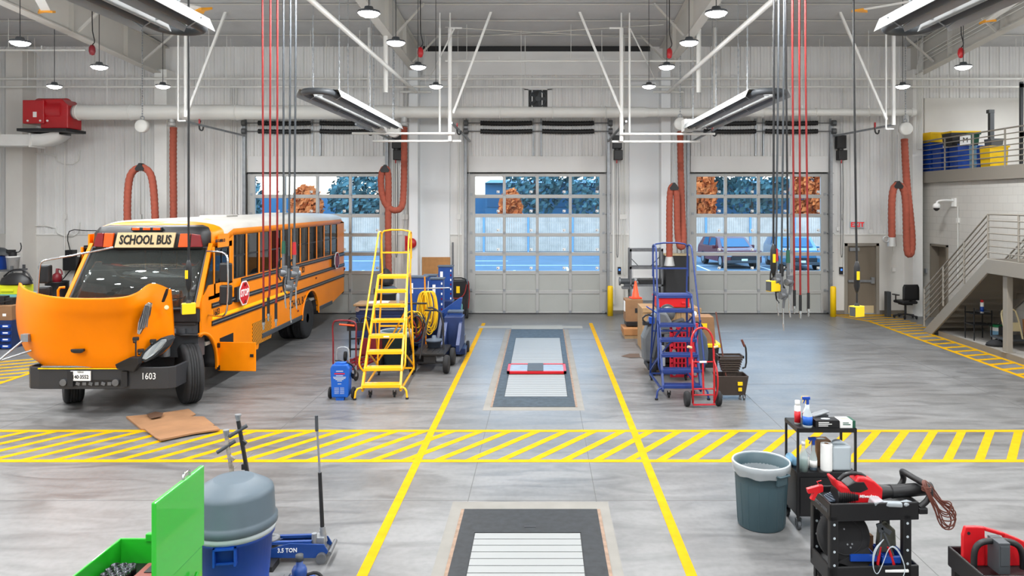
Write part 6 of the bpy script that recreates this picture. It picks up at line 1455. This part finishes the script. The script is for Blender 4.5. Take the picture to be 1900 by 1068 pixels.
def bottle(name,lab,x,y,z,prof,mm,cap=None,capm='white',lab_=None,labm='shopred',cat='bottle',trig=None,n=18):
    t=thing(name,lab,cat,(x,y,z)); b=MB(); b.lathe(prof,n=n); b.build('bottle_body',mm,t)
    if lab_: b=MB(); r_,z0,z1=lab_; b.lathe([(r_,z0),(r_,z1)],n=n); b.build('label_wrap',labm,t)
    if cap: b=MB(); r_,z0,z1=cap; b.lathe([(r_,z0),(r_,z1),(0,z1)],n=14); b.build('cap',capm,t)
    if trig: 
        z0=trig; b=MB(); b.cb((0,0,z0+.03),(.025,.025,.06)); b.cb((-.015,0,z0+.07),(.08,.028,.03)); b.cb((-.035,0,z0+.04),(.01,.02,.05),ry=.4); b.build('trigger_head',capm,t,bevel=.004)
    return t
# top shelf
bottle('aerosol_can','white and red aerosol can on the cart top','x' and AX+.06,AY+.17,1.06,[(.032,0),(.032,.19),(.02,.205),(0,.205)],'white',(.026,.2,.25),'white',(.0325,.02,.14),'shopred','can')
bottle('spray_bottle','spray bottle with blue trigger and picture label on the cart top',AX+.125,AY+.05,1.06,[(.045,0),(.05,.02),(.05,.13),(.02,.19),(.018,.24),(0,.24)],'bluewhite',None,'bluebin',(.0505,.03,.12),'bluebright',trig=.235)
bottle('spray_bottle','white spray bottle with yellow trigger behind the blue-trigger bottle',AX+.15,AY+.14,1.06,[(.04,0),(.04,.14),(.018,.19),(.018,.22),(0,.22)],'white',None,'yel2',(.0405,.04,.13),'shopred',trig=.215)
def gbox(name,lab,x,y,z,w,d,h,mm,rz=0,stripe=None,txt=None):
    t=thing(name,lab,'box',(x,y,z),rz); b=MB(); b.box(0,w,0,d,0,h); b.build('carton',mm,t,bevel=.003)
    if stripe: b=MB(); b.box(w-.03,w+.001,-.001,d,0.002,h+.001); b.build('end_stripe',stripe,t)
    if txt: b=MB(); [b.box(.03+.0*k,.03+w_,-.002,0,h-.025-k*.018,h-.017-k*.018) for k,w_ in enumerate(txt)]; b.build('print_lines','white' if mm!='white' else 'greentag',t)
    b=MB(); b.lathe([(.03,h),(.03,h+.001),(0,h+.001)],(w/2,d/2,0),sx=1.6); b.build('tissue_slot','bluewhite' if mm!='white' else 'tan',t)
gbox('glove_box','black glove box with white lettering on the cart top',AX+.20,AY+.02,1.06,.25,.13,.08,'black',0,None,(.11,.14,.10))
gbox('glove_box','white and green glove box at the cart top right corner',AX+.455,AY+.02,1.06,.16,.16,.075,'white',0,'greentag',(.06,.08))
gbox('glove_box','open dark box of grey foil propped on the black glove box',AX+.17,AY+.14,1.08,.24,.13,.07,'graydark',.25)
misc('foil_sheet','crumpled silver foil sheet lying over the open glove box','foil',lambda b:b.cb((0,0,0),(.20,.09,.02),rz=.25,ry=-.2),'galv',(AX+.30,AY+.2,1.165),.006)
# middle shelf
dm('bottleclear',(190,205,206),.15,alpha=.55)
t=bottle('spray_bottle','clear spray bottle with green liquid on the middle shelf',AX+.085,AY+.06,.60,[(.045,0),(.045,.17),(.018,.24),(.018,.29),(0,.29)],'bottleclear',(.02,.27,.31),'white'); b=MB(); b.lathe([(.043,.003),(.043,.11),(0,.11)],n=16); b.build('liquid','greenliq',t)
t=bottle('spray_bottle','clear spray bottle with blue liquid and dark blue trigger, middle shelf',AX+.205,AY+.10,.60,[(.038,0),(.038,.12),(.018,.2),(.016,.26),(0,.26)],'bottleclear',None,'bluebin',(.0385,.03,.10),'white',trig=.255); b=MB(); b.lathe([(.036,.003),(.036,.09),(0,.09)],n=16); b.build('liquid','blueliq',t)
t=thing('tape_roll','small white roll standing between two shelf bottles','roll',(AX+.15,AY+.17,.60)); b=MB(); b.lathe([(.02,0),(.045,0),(.045,.1),(.02,.1)],n=20); b.build('roll_body','paper',t)
t=thing('paper_towel_roll','upright white paper towel roll on the middle shelf','roll',(AX+.33,AY+.07,.60)); b=MB(); b.lathe([(.02,0),(.058,0),(.06,.02),(.06,.27),(.058,.285),(.022,.285),(.02,.2)],n=28); b.build('towel_body','paper',t); b=MB(); b.lathe([(.0215,.02),(.0215,.287),(.018,.287)],n=16); b.build('core','cardboard',t)
gbox('cardboard_box','open brown cardboard box behind the paper towel roll','x' and AX+.27,AY+.2,.60,.16,.15,.27,'cardboard')
t=thing('plastic_bag_pack','translucent white plastic bag pack on the middle shelf','bag',(AX+.49,AY+.13,.60)); b=MB(); b.cb((0,0,.13),(.20,.16,.26)); b.prism([(-.09,.26),(.08,.26),(.0,.31),(-.06,.30)],'Y',-.03,.04); b.build('bag_body','bluewhite',t,bevel=.02)
t=thing('blue_towel_roll','pale blue shop towel roll lying at the shelf left end','roll',(AX+.04,AY+.28,.645)); b=MB(); b.lathe([(.018,-.09),(.045,-.09),(.045,.09),(.018,.09)],axis='Y',n=20); b.build('towel_body',mat('paleblue',(120,166,196),.8),t)
# utility cart
UX,UY=2.45,6.42
t=thing('utility_cart','black two-shelf plastic utility cart with hanging cord','cart',(UX,UY,0),R(3))
def tub(z,b):
    b.box(0,.78,0,.42,z-.02,z); 
    for a in ((0,.78,0,.02),(0,.78,.40,.42),(0,.02,0,.42),(.76,.78,0,.42)): b.box(*a,z-.10,z+.055)
b=MB(); tub(.80,b); b.box(.78,.86,0,.42,.745,.80); b.build('top_tray','black',t,bevel=.012)
b=MB(); tub(.26,b); b.build('lower_tray','black',t,bevel=.012)
for x in (.0,.64):
    for y in (.0,.36): 
        b=MB(); b.box(x+.0,x+.075,y,y+.06,.2,.75); 
        o=b.build('leg','black',t,bevel=.01)
        b=MB()
        for k in range(4): b.cyl((x+.037,y-.003,.33+k*.115),(x+.037,y+.0,.33+k*.115),.011,n=10)
        b.build('leg_hole','bluewhite',o)
for x in (.05,.7):
    for y in (.05,.37): b=MB(); caster(b,x,y,.06,.03); b.cyl((x,y,.1),(x,y,.18),.015,n=8); b.build('caster','blackrub',t)
b=MB(); b.tube([(.80,.03,.80),(.88,.03,.86),(.90,.03,.94),(.86,.06,.99),(.82,.2,1.0),(.82,.34,1.0),(.84,.39,.97),(.86,.39,.9),(.80,.39,.82)],.026,10,smooth=2); b.build('push_handle','black',t)
b=MB(); b.prism([(.18,.835),(.60,.835),(.53,.775),(.39,.758),(.25,.775)],'Y',-.002,.0) if 0 else b.box(-.004,0,.05,.38,.76,.79); b.build('side_badge','graydark',t)
text('lettering','BRUTE',.035,(-.006,.22,.775),(R(90),0,R(-90)),'steel',t,sx=1.4)
# leaf blower
t=thing('leaf_blower','red and black cordless blower lying in the cart top tray','blower',(UX+.30,UY+.17,.84),R(2))
b=MB(); b.prism([(-.14,-.02),(.19,-.03),(.20,.10),(.12,.17),(.04,.20),(-.02,.205),(-.05,.15),(-.11,.12),(-.19,.15),(-.22,.20),(-.25,.195),(-.19,.08)],'Y',-.07,.07); b.build('motor_housing','shopred',t,bevel=.02)
b=MB(); b.prism([(-.12,.13),(-.05,.165),(.03,.165),(.07,.10),(.0,.07),(-.09,.08)],'Y',-.072,.072); b.build('grip_opening','black',t,bevel=.006)
b=MB(); b.tube([(-.16,0,.16),(-.10,0,.215),(.02,0,.215),(.07,0,.18)],.018,8,smooth=1); b.build('handle_grip','black',t)
b=MB(); b.cyl((-.20,0,.03),(-.02,0,.03),.085,.075,24); 
for k in range(8): b.torus((-.18+.018*k,0,.03),.086,.003,'X',24,4)
b.build('air_intake','black',t)
b=MB(); b.cyl((.16,0,.05),(.30,0,.05),.07,.05,20); b.cyl((.30,0,.05),(.66,0,.075),.058,.054,20); b.torus((.3,0,.05),.05,.006,'X',20,6); b.build('blower_tube','black',t)
text('lettering','Milwaukee',.034,(.06,-.073,.04),(R(90),0,0),'white',t,shear=.2,bold=.0006)
# cord on handle
t=thing('extension_cord','brown extension cord bundle hanging over the cart handle','cord',(UX+.86,UY+.09,.98)); b=MB(); rd=random.Random(5)
for k in range(9):
    dx=rd.uniform(-.02,.03); L=rd.uniform(.22,.38); w_=rd.uniform(.03,.08)
    b.tube([(-.03+dx,-.02,.03),(-.01+dx*.5,-.055,-.05),(.05+dx,-.06,-.16),(.10+dx,-.06,-L+.02),(.14+w_,-.05,-L),(.17+w_,-.04,-L+.10),(.10+dx,-.02,-.13),(.04+dx,.02,-.02),(.0,.03,.04)],.0055,6,closed=True,smooth=2)
b.build('cord_loops','cablebrown',t); b=MB(); 
for k in range(3): b.torus((.0,-.01,-.01-.014*k),.035,.006,'Z',14,6)
b.build('cord_wrap','cablebrown',t)
misc('red_clamp','red plastic clamp hooked on the cart left rim','clamp',lambda b:(b.prism([(-.11,.04),(-.0,.07),(.03,.07),(.03,.02),(-.02,.0),(-.05,-.06),(-.08,-.05),(-.05,.01),(-.1,.0)],'Y',-.02,.02),b.tube([(-.0,0,.07),(-.02,0,.1),(.02,0,.11)],.005,6)),'shopred',(UX-.02,UY+.20,.87),.004)
misc('plastic_bags','small clear plastic bags in the tray below the blower tube','bag',lambda b:(b.cb((0,0,.03),(.1,.08,.06),rz=.4,rx=.3),b.cb((.13,-.02,.02),(.16,.06,.04),rz=-.1),b.cb((.26,.0,.02),(.1,.07,.03),rz=.5)),'plastic_clear',(UX+.42,UY+.07,.815),.012)
misc('blue_cloth','striped grey-blue cloth in the tray left corner','cloth',lambda b:[b.cb((.02*k,.0,.012*k),(.1,.14,.01),rz=.2*k) for k in range(4)],'scrubblue',(UX+.10,UY+.22,.815),.003)
t=thing('round_case','black round plastic case leaning in the lower tray','case',(UX+.19,UY+.2,.50)); b=MB(); b.lathe([(0,-.05),(.19,-.05),(.225,-.03),(.225,.03),(.19,.05),(0,.05)],axis='Y',n=36); b.torus((0,-.05,0),.15,.006,'Y',30,5); b.prism([(-.05,-.22),(.18,-.25),(.26,-.14),(.2,-.05)],'Y',-.055,.05); o=b.build('case_body','blackrub',t); o.rotation_euler=(R(-12),R(10),0)
b=MB(); 
for x,z in ((.02,-.06),(.06,-.05),(-.02,.06),(.05,-.08)): b.lathe([(.008,-.003),(.008,0),(0,0)],(x,-.054,z),axis='Y',n=8)
b.build('rivet','galv',o)
t=thing('bolt_cutter','bolt cutter with red handles leaning in the lower tray','bolt cutter',(UX+.49,UY+.10,.30))
for s in (-1,1):
    b=MB(); b.tube([(.0+.01*s,0,.27),(.01+s*.03,-.01,.19),(.0+s*.055+.03*(s>0),-.02,.08)],.010,8,smooth=1,radii=lambda u:.010); b.build('arm','graydark',t)
    b=MB(); b.tube([(s*.035+.01,-.012,.15),(s*.05+.04*(s>0),-.02,.0)],.013,8); b.build('handle','shopred',t)
b=MB(); b.cb((-.02,0,.31),(.05,.02,.08),ry=-.3); b.cb((.03,0,.29),(.10,.02,.04),ry=.6); b.build('jaw','graydark',t,bevel=.005)
t=thing('cable_loop','loop of white cord tangled over the bolt cutter','cord',(UX+.45,UY+.06,.30)); b=MB()
for k in range(3): b.tube([(.02,-.03,.24),(-.06-.01*k,-.05,.16),(-.09,-.06,.02),(-.06,-.08,-.05),(.0,-.05,.03),(.06,-.05,.20),(.14,-.04,.15+.01*k),(.2,-.05,.0),(.16,-.08,-.06)],.0035,6,smooth=2)
b.build('cord_loops','bluewhite',t)
bin_('small bright blue plastic bin in the lower tray, left of the cutter',UX+.33,UY+.13,.265,.20,.2,.11,'bluebin',name='parts_bin',cat='bin')
bin_('small bright blue plastic bin in the lower tray, right corner',UX+.60,UY+.12,.265,.2,.2,.10,'bluebin',name='parts_bin',cat='bin')
gbox('cardboard_box','small open brown box behind the bolt cutter in the lower tray',UX+.33,UY+.30,.265,.18,.08,.18,'cardboard',.1)
misc('canvas_pouch','worn grey-green canvas pouch leaning in the lower tray','pouch',lambda b:b.prism([(-.09,0),(.09,0),(.08,.2),(.0,.27),(-.07,.22)],'Y',0,.05),mat('canvas',(92,92,80),.9,noise=.3),(UX+.62,UY+.30,.30),.012)
misc('paper_pad','stack of white papers under the blue bins','paper',lambda b:b.box(0,.2,0,.08,0,.02),'paper',(UX+.48,UY-.0+.02,.262),.002)
# bottom right cart with red panel
t=thing('utility_cart','black plastic cart at the lower right corner','cart',(3.06,5.25,0))
b=MB(); b.box(0,.85,0,.45,.74,.76); 
for a in ((0,.85,-.02,.0),(0,.85,.43,.45),(0,.02,0,.45),(.83,.85,0,.45)): b.box(*a,.68,.83)
b.build('top_tray','black',t,bevel=.01); b=MB(); b.box(0,.85,0,.45,.22,.3); b.build('lower_tray','black',t,bevel=.01)
for x in (.02,.75):
    for y in (.02,.38): b=MB(); b.box(x,x+.07,y,y+.05,.2,.7); b.build('leg','black',t)
for x in (.05,.78):
    for y in (.05,.4): b=MB(); caster(b,x,y,.06,.03); b.cyl((x,y,.1),(x,y,.22),.015,n=8); b.build('caster','blackrub',t)
b=MB(); b.tube([(.03,.15,.80),(.03,.15,.93),(.07,.15,.985),(.14,.15,1.0),(.26,.15,1.0),(.35,.15,.97),(.38,.15,.9),(.38,.15,.80)],.022,10,smooth=2); b.build('push_handle','black',t)
b=MB(); b.box(.155,.235,.06,.2,.80,1.02); b.box(.165,.225,.055,.06,.86,1.0) ; b.build('divider_box','graydark',t,bevel=.01)
t=thing('creeper_board','red plastic board with slot handle standing in the corner cart','panel',(3.08,5.52,.76)); b=MB()
b.prism([(0,0),(0,.22),(.02,.285),(.1,.285),(.16,.28),(.16,.21),(0.16,0)],'Y',0,.035); b.prism([(.16,0),(.16,.205),(.30,.165),(.33,.13),(.33,0)],'Y',0,.035); b.prism([(.30,.24),(.40,.2),(.62,.10),(.62,0),(.33,0),(.33,.19),(.3,.2)],'Y',0,.035); b.prism([(.16,.28),(.30,.24),(.30,.215),(.16,.255)],'Y',0,.035); b.build('panel_body','shopred',t,bevel=.006)
b=MB(); b.cyl((.04,-.003,.24),(.04,0,.24),.012,n=10); b.build('bolt_hole','dark',t)
bottle('cleaner_bottle','white bottle with blue label standing at the corner cart edge',3.47,5.33,.76,[(.035,0),(.035,.17),(.015,.21),(0,.21)],'white',None,'white',(.0355,.05,.11),'bluebin')
# =============== right side: stairs, mezzanine rail, items
SX=10.08; SY0,SY1,LZ=19.95,17.1,2.15
def rail_line(b,X,z0o,z1o,r=.02): pass
st=thing('staircase','grey-brown steel staircase with pipe railings beside the mezzanine','staircase',(SX,SY0,0)); L=SY0-SY1
for X in (0,1.42):
    b=MB(); b.prism([(.02,0.0),(-.42,0.0),(-L,LZ-.34),(-L-3.2,LZ-.34),(-L-3.2,LZ-.01),(-L+.0,LZ-.01),(0.0,.04)],'X',X,X+.05); b.build('stringer','taupe',st,bevel=.01)
n=12
for k in range(n):
    z=LZ*(k+1)/n; y=-L*(k+.0)/n; b=MB(); b.box(.05,1.42,y-L/n-.02,y,z-.18,z-.14); b.box(.05,1.42,y-.012,y,max(.0,z-LZ/n-.14),z-.15); b.build('step','taupe2',st)
b=MB(); b.box(.05,1.42,-L-3.2,-L,LZ-.06,LZ-.01); b.build('landing','taupe2',st)
def railing(t,X,pts,posts,nr=7,h=1.0,mm='taupe',nm='railing'):
    b=MB()
    for k in range(nr):
        o=h-(h-.14)*k/(nr-1) if k else h
        b.tube([(X,y,z+o) for y,z in pts],.021 if k==0 else .015,8)
    for (y,z) in posts: b.cyl((X,y,z),(X,y,z+h),.024,n=10)
    b.build(nm,mm,t)
railing(st,.025,[(0,.14),(-L,LZ),(-L-3.2,LZ)],[(0,.14),(-L*.33,LZ*.33+.1),(-L*.66,LZ*.66+.05),(-L,LZ),(-L-1.1,LZ),(-L-2.2,LZ)])
railing(st,1.40,[(0,.14),(-L,LZ),(-L-.9,LZ)],[(0,.14),(-L*.5,LZ*.5+.07),(-L,LZ)])
b=MB(); b.prism([(-L-.9,LZ-.1),(-L-.9,LZ+.2),(-L-3.6,LZ+2.1),(-L-3.6,LZ+1.75)],'X',.98,1.03); b.build('upper_stringer','taupe',st)
railing(st,1.0,[(-L-.9,LZ),(-L-3.4,LZ+1.9)],[(-L-.9,LZ),(-L-2.2,LZ+.95)])
for px,Yp in ((1870,16.6),):
    b=MB(); x=(px-CX)*Yp/F-SX; y=Yp-SY0; b.box(x-.065,x+.065,y-.08,y+.08,.12,LZ-.33); b.box(x-.12,x+.12,y-.1,y+.1,.12,.135); b.build('support_post','taupe',st,bevel=.008)
b=MB(); b.box(10.2,11.6,12,19.35,0,.12); struct('floor_slab',b,'conc'); b=MB(); b.box(10.16,10.2,12,19.35,0,.125); struct('kerb',b,'taupe2')
# mezzanine railing
t=thing('mezzanine_railing','grey-brown pipe railing along the mezzanine edge','railing',(11.49,YW-.2,4.28))
railing(t,0,[(0,0),(-12,0)],[(-1.4*k,0) for k in range(9)],7,.97); b=MB(); b.box(-.05,.35,-.0,.03,.0,.0+.1) if 0 else b.box(-.012,.012,-12,0,.0,.06); b.build('toe_board','taupe',t)
# mezzanine bins lined along the rail
def mz(px,X=11.95): return X*F/(px-CX)
def mbin(lab,px,w,d,h,mm,z=4.285,X=11.95,lid=None,rz=0,name='storage_bin'):
    return bin_(lab,X,mz(px,X)-.0,z,w,d,h,mm,None,name,'bin',rz,lid)
mbin('blue bin at the corner of the mezzanine railing, lowest',1737,.42,.40,.55,'bluebin',X=11.75)
mbin('blue bin stacked at the mezzanine corner under the yellow bin',1737,.42,.40,.36,'bluebin',4.84,X=11.75,rz=.05)
mbin('tilted yellow bin topping the mezzanine corner stack',1738,.42,.36,.30,'yel2',5.205,X=11.76,rz=.15)
bin_('black bin behind the corner stack on the mezzanine',12.6,22.2,4.285,.5,.5,.6,'black',None,'storage_bin','bin')
mbin('tall blue bin left of the M sheet, mezzanine',1759,.44,.45,.42,'bluebin',X=11.8)
mbin('blue bin stacked under the black yellow-lidded tote',1759,.46,.45,.30,'bluebin',4.71,X=11.8)
bin_('black tote with yellow lid high on the mezzanine blue bins',11.95,21.3,5.02,.8,.5,.36,'black',None,'storage_tote','tote',0,'yel2')
mbin('blue bin right of the M sheet behind the mezzanine rail',1790,.42,.42,.78,'bluebin')
mbin('dark green bin peeking above the mezzanine rail',1806,.34,.34,.30,'greentag',5.07,12.1)
mbin('pale blue slim bin on the mezzanine between blue bins',1815,.14,.3,.68,'paleblue',X=11.85)
mbin('blue bin left of the bright yellow mezzanine bin',1828,.3,.34,.66,'bluebin')
mbin('bright yellow bin at the right of the mezzanine rail',1853,.5,.42,.62,'yel2',X=12.0)
mbin('grey bin showing over the bright yellow mezzanine bin',1850,.34,.3,.22,'scrub',4.92,12.3)
for px,lab in ((1718,'orange'),): pass
misc('brown_carton','small brown carton by the mezzanine corner bins','carton',lambda b:b.box(-.18,.18,0,.3,0,.45),'cardboard',(12.3,21.75,4.9),.006)
t=thing('paper_sign','white sheet with black letter M behind the mezzanine rail','sign',(11.60,20.95,5.0)); b=MB(); b.box(0,.3,0,.005,0,.28); b.build('sheet','paper',t); text('lettering','M',.2,(.15,-.003,.14),(R(90),0,0),'dark',t)
misc('upright_post','dark grey upright post standing behind the mezzanine bins','post',lambda b:(b.box(-.06,.06,-.06,.06,0,1.75),b.box(-.1,.06,-.07,.07,1.68,1.78)),'graydark',(12.85,21.6,4.285))
t=thing('pallet_rack','dark grey pallet rack at the mezzanine right edge','rack',(12.75,19.2,4.28))
for x in (0,1.6):
    for y in (0,.9): b=MB(); b.box(x,x+.07,y,y+.07,0,2.35); b.build('upright','graydark',t)
for z in (.9,2.2): b=MB(); b.box(0,1.67,-.01,.04,z,z+.1); b.box(0,1.67,.9,.95,z,z+.1); b.build('beam_rail','graydark',t)
b=MB(); b.box(.05,1.6,0,.95,1.0,1.03); b.build('rack_deck','steel',t)
misc('folded_chairs','dark folded chair frames leaning on the mezzanine rack','chair',lambda b:[b.tube([(0+.06*k,0,0),(.05+.06*k,.02,.8),(.35+.06*k,.02,.8),(.4+.06*k,0,0)],.015,6) for k in range(3)],'dark',(12.2,18.7,4.285),.0)
# office chair
p=gp(1680,590); t=thing('office_chair','black office swivel chair by the back right corner','chair',p,R(8))
b=MB(); 
for k in range(5):
    a=k*2*PI/5+.3; b.bar((0,0,.13),(math.cos(a)*.31,math.sin(a)*.31,.08),.05,.035)
b.build('star_base','black',t)
for k in range(5):
    a=k*2*PI/5+.3; b=MB(); caster(b,math.cos(a)*.31,math.sin(a)*.31,.032,.03); b.build('caster','blackrub',t)
b=MB(); b.cyl((0,0,.12),(0,0,.42),.03,n=12); b.box(-.14,.14,-.14,.14,.40,.44); b.build('gas_column','dark',t)
b=MB(); b.box(-.25,.25,-.24,.24,.44,.53); b.build('seat','dark',t,bevel=.04)
b=MB(); rows=[[Vector((x,-.24-.03*math.cos(x*4)+.05*(z-.7)**2,z)) for x in [(-.25+.5*i/8) for i in range(9)]] for z in [.56+.46*j/6 for j in range(7)]]; 
rows=[[Vector((v.x*(1-.35*max(0,(v.z-.9)/.12)**2*.5),v.y,v.z)) for v in r_] for r_ in rows]; b.grid(rows); b.build('backrest','black',t,solid=.05)
b=MB(); b.bar((0,-.1,.43),(0,-.27,.55),.06,.03); b.build('back_support','dark',t)
for s in (-1,1): b=MB(); b.tube([(s*.24,0,.46),(s*.31,0,.5),(s*.31,0,.68)],.018,8); b.cb((s*.31,0,.70),(.08,.26,.03)); b.build('armrest','black',t)
misc('small_bin','narrow grey box leaning beside the office chair','box',lambda b:b.box(-.06,.06,-.1,.1,0,.75),'graydark',(10.35,22.6,0),.01)
# under the stairs
t=thing('wire_table','small black side table under the stairs','table',(10.3,18.0,.12))
for x in (0,.42):
    for y in (0,.38): b=MB(); b.box(x,x+.02,y,y+.02,0,.72 if x else .78); b.build('leg','black',t)
for z in (.62,.36): b=MB(); b.box(0,.44,0,.4,z,z+.02); b.build('shelf','black',t)
bottle('spray_can','white and blue spray can with red cap on the side table','x' and 10.55,18.1,.76,[(.04,0),(.04,.26),(0,.27)],'white',(.035,.26,.32),'shopred',(.041,.04,.16),'bluebin','can')
misc('steel_tray','small steel tray on the black side table','tray',lambda b:b.box(-.1,.14,-.1,.1,0,.04),'steel',(10.66,18.3,.762))
t=thing('paint_bucket','white bucket with green lid under the stairs','bucket',(10.95,18.15,.12)); b=MB(); b.lathe([(.13,0),(.155,.33),(0,.33)],n=20); b.build('pail','white',t); b=MB(); b.lathe([(.165,.31),(.165,.35),(0,.35)],n=20); b.build('bucket_lid',mat('lidgreen',(30,130,80),.5),t); b=MB(); b.lathe([(.142,.08),(.15,.22)],n=20); b.build('label_wrap',mat('paleblue',(120,166,196),.8),t)
t=thing('platform_truck','platform truck with beige folding handle under the stairs','platform truck',(10.62,17.1,.12))
b=MB(); b.box(-.15,.75,-.1,.5,.16,.21); b.build('deck','graydark',t,bevel=.01)
b=MB(); b.tube([(-.1,-.05,.2),(-.2,-.02,.6),(-.22,.0,.82),(-.12,.02,.88),(.05,.02,.88),(.13,.0,.82),(.24,-.05,.2)],.02,8,smooth=1); b.prism([(-.17,.38),(.2,.38),(.17,.58),(-.2,.58)],'Y',-.03,-.01); b.build('folding_handle','beige',t)
for x in (-.08,.66):
    for y in (0,.4): wheelpart(t,x,y,.07,.03)
misc('yellow_jug','small yellow jug beyond the platform truck','jug',lambda b:(b.lathe([(.06,0),(.07,.02),(.07,.13),(.025,.19),(.025,.22),(0,.22)],n=14)),'yel2',(11.0,17.9,.12+.35),.0)
misc('jug_stand','low dark stand holding the yellow jug','stand',lambda b:b.box(-.12,.12,-.1,.1,0,.35),'dark',(11.0,17.9,.12),.01)
misc('brown_boards','brown boards leaning behind the support post','board',lambda b:[b.cb((.06*k,.02*k,.3),(.16,.02,.6),rx=-.15) for k in range(3)],'board',(11.15,17.35,.13),.0)
misc('black_net_bag','black mesh bag slumped before the platform truck','bag',lambda b:b.lathe([(0,0),(.22,.01),(.2,.07),(.1,.13),(0,.14)],n=16,sx=1.1,sy=.8),'blackrub',(10.45,17.35,.12),.0)
misc('orange_case','orange-red case on the slab right of the support post','case',lambda b:(b.box(-.2,.25,-.15,.15,0,.22),b.box(-.15,.2,-.1,.1,.22,.36)),mat('redorange',(196,70,36),.5),(11.05,16.0,.12),.015)
# ---------- camera, world, render settings
sc=bpy.context.scene
cam=bpy.data.cameras.new('camera'); co=bpy.data.objects.new('camera',cam); COL.objects.link(co)
co.location=(0,0,H); co.rotation_euler=(R(90),0,0); cam.sensor_width=36; cam.lens=F/1900*36
cam.shift_x=(950-CX)/1900; cam.shift_y=-(534-CY)/1900; cam.clip_end=500; sc.camera=co
w=bpy.data.worlds.new('world'); sc.world=w; w.use_nodes=True; nt=w.node_tree; nt.nodes.clear()
o=nt.nodes.new('ShaderNodeOutputWorld'); bg=nt.nodes.new('ShaderNodeBackground'); tc=nt.nodes.new('ShaderNodeTexCoord')
sp=nt.nodes.new('ShaderNodeSeparateXYZ'); cr=nt.nodes.new('ShaderNodeValToRGB')
cr.color_ramp.elements[0].position=.0; cr.color_ramp.elements[0].color=(1.0,.72,.5,1)
cr.color_ramp.elements[1].position=.35; cr.color_ramp.elements[1].color=(.36,.54,.76,1)
e=cr.color_ramp.elements.new(.1); e.color=(.66,.78,.9,1)
nt.links.new(tc.outputs['Generated'],sp.inputs[0]); nt.links.new(sp.outputs['Z'],cr.inputs['Fac']); nt.links.new(cr.outputs['Color'],bg.inputs['Color'])
bg.inputs['Strength'].default_value=WORLD; nt.links.new(bg.outputs[0],o.inputs[0])
sc.view_settings.view_transform='Standard'; sc.view_settings.look='None'; sc.view_settings.gamma=1; sc.view_settings.use_curve_mapping=False
sc.view_settings.exposure=EXPO
try:
    sc.cycles.use_denoising=True; sc.cycles.max_bounces=8; sc.cycles.diffuse_bounces=5; sc.cycles.glossy_bounces=3; sc.cycles.transparent_max_bounces=16
    sc.cycles.sample_clamp_indirect=4; sc.cycles.caustics_reflective=False; sc.cycles.caustics_refractive=False
except Exception: pass
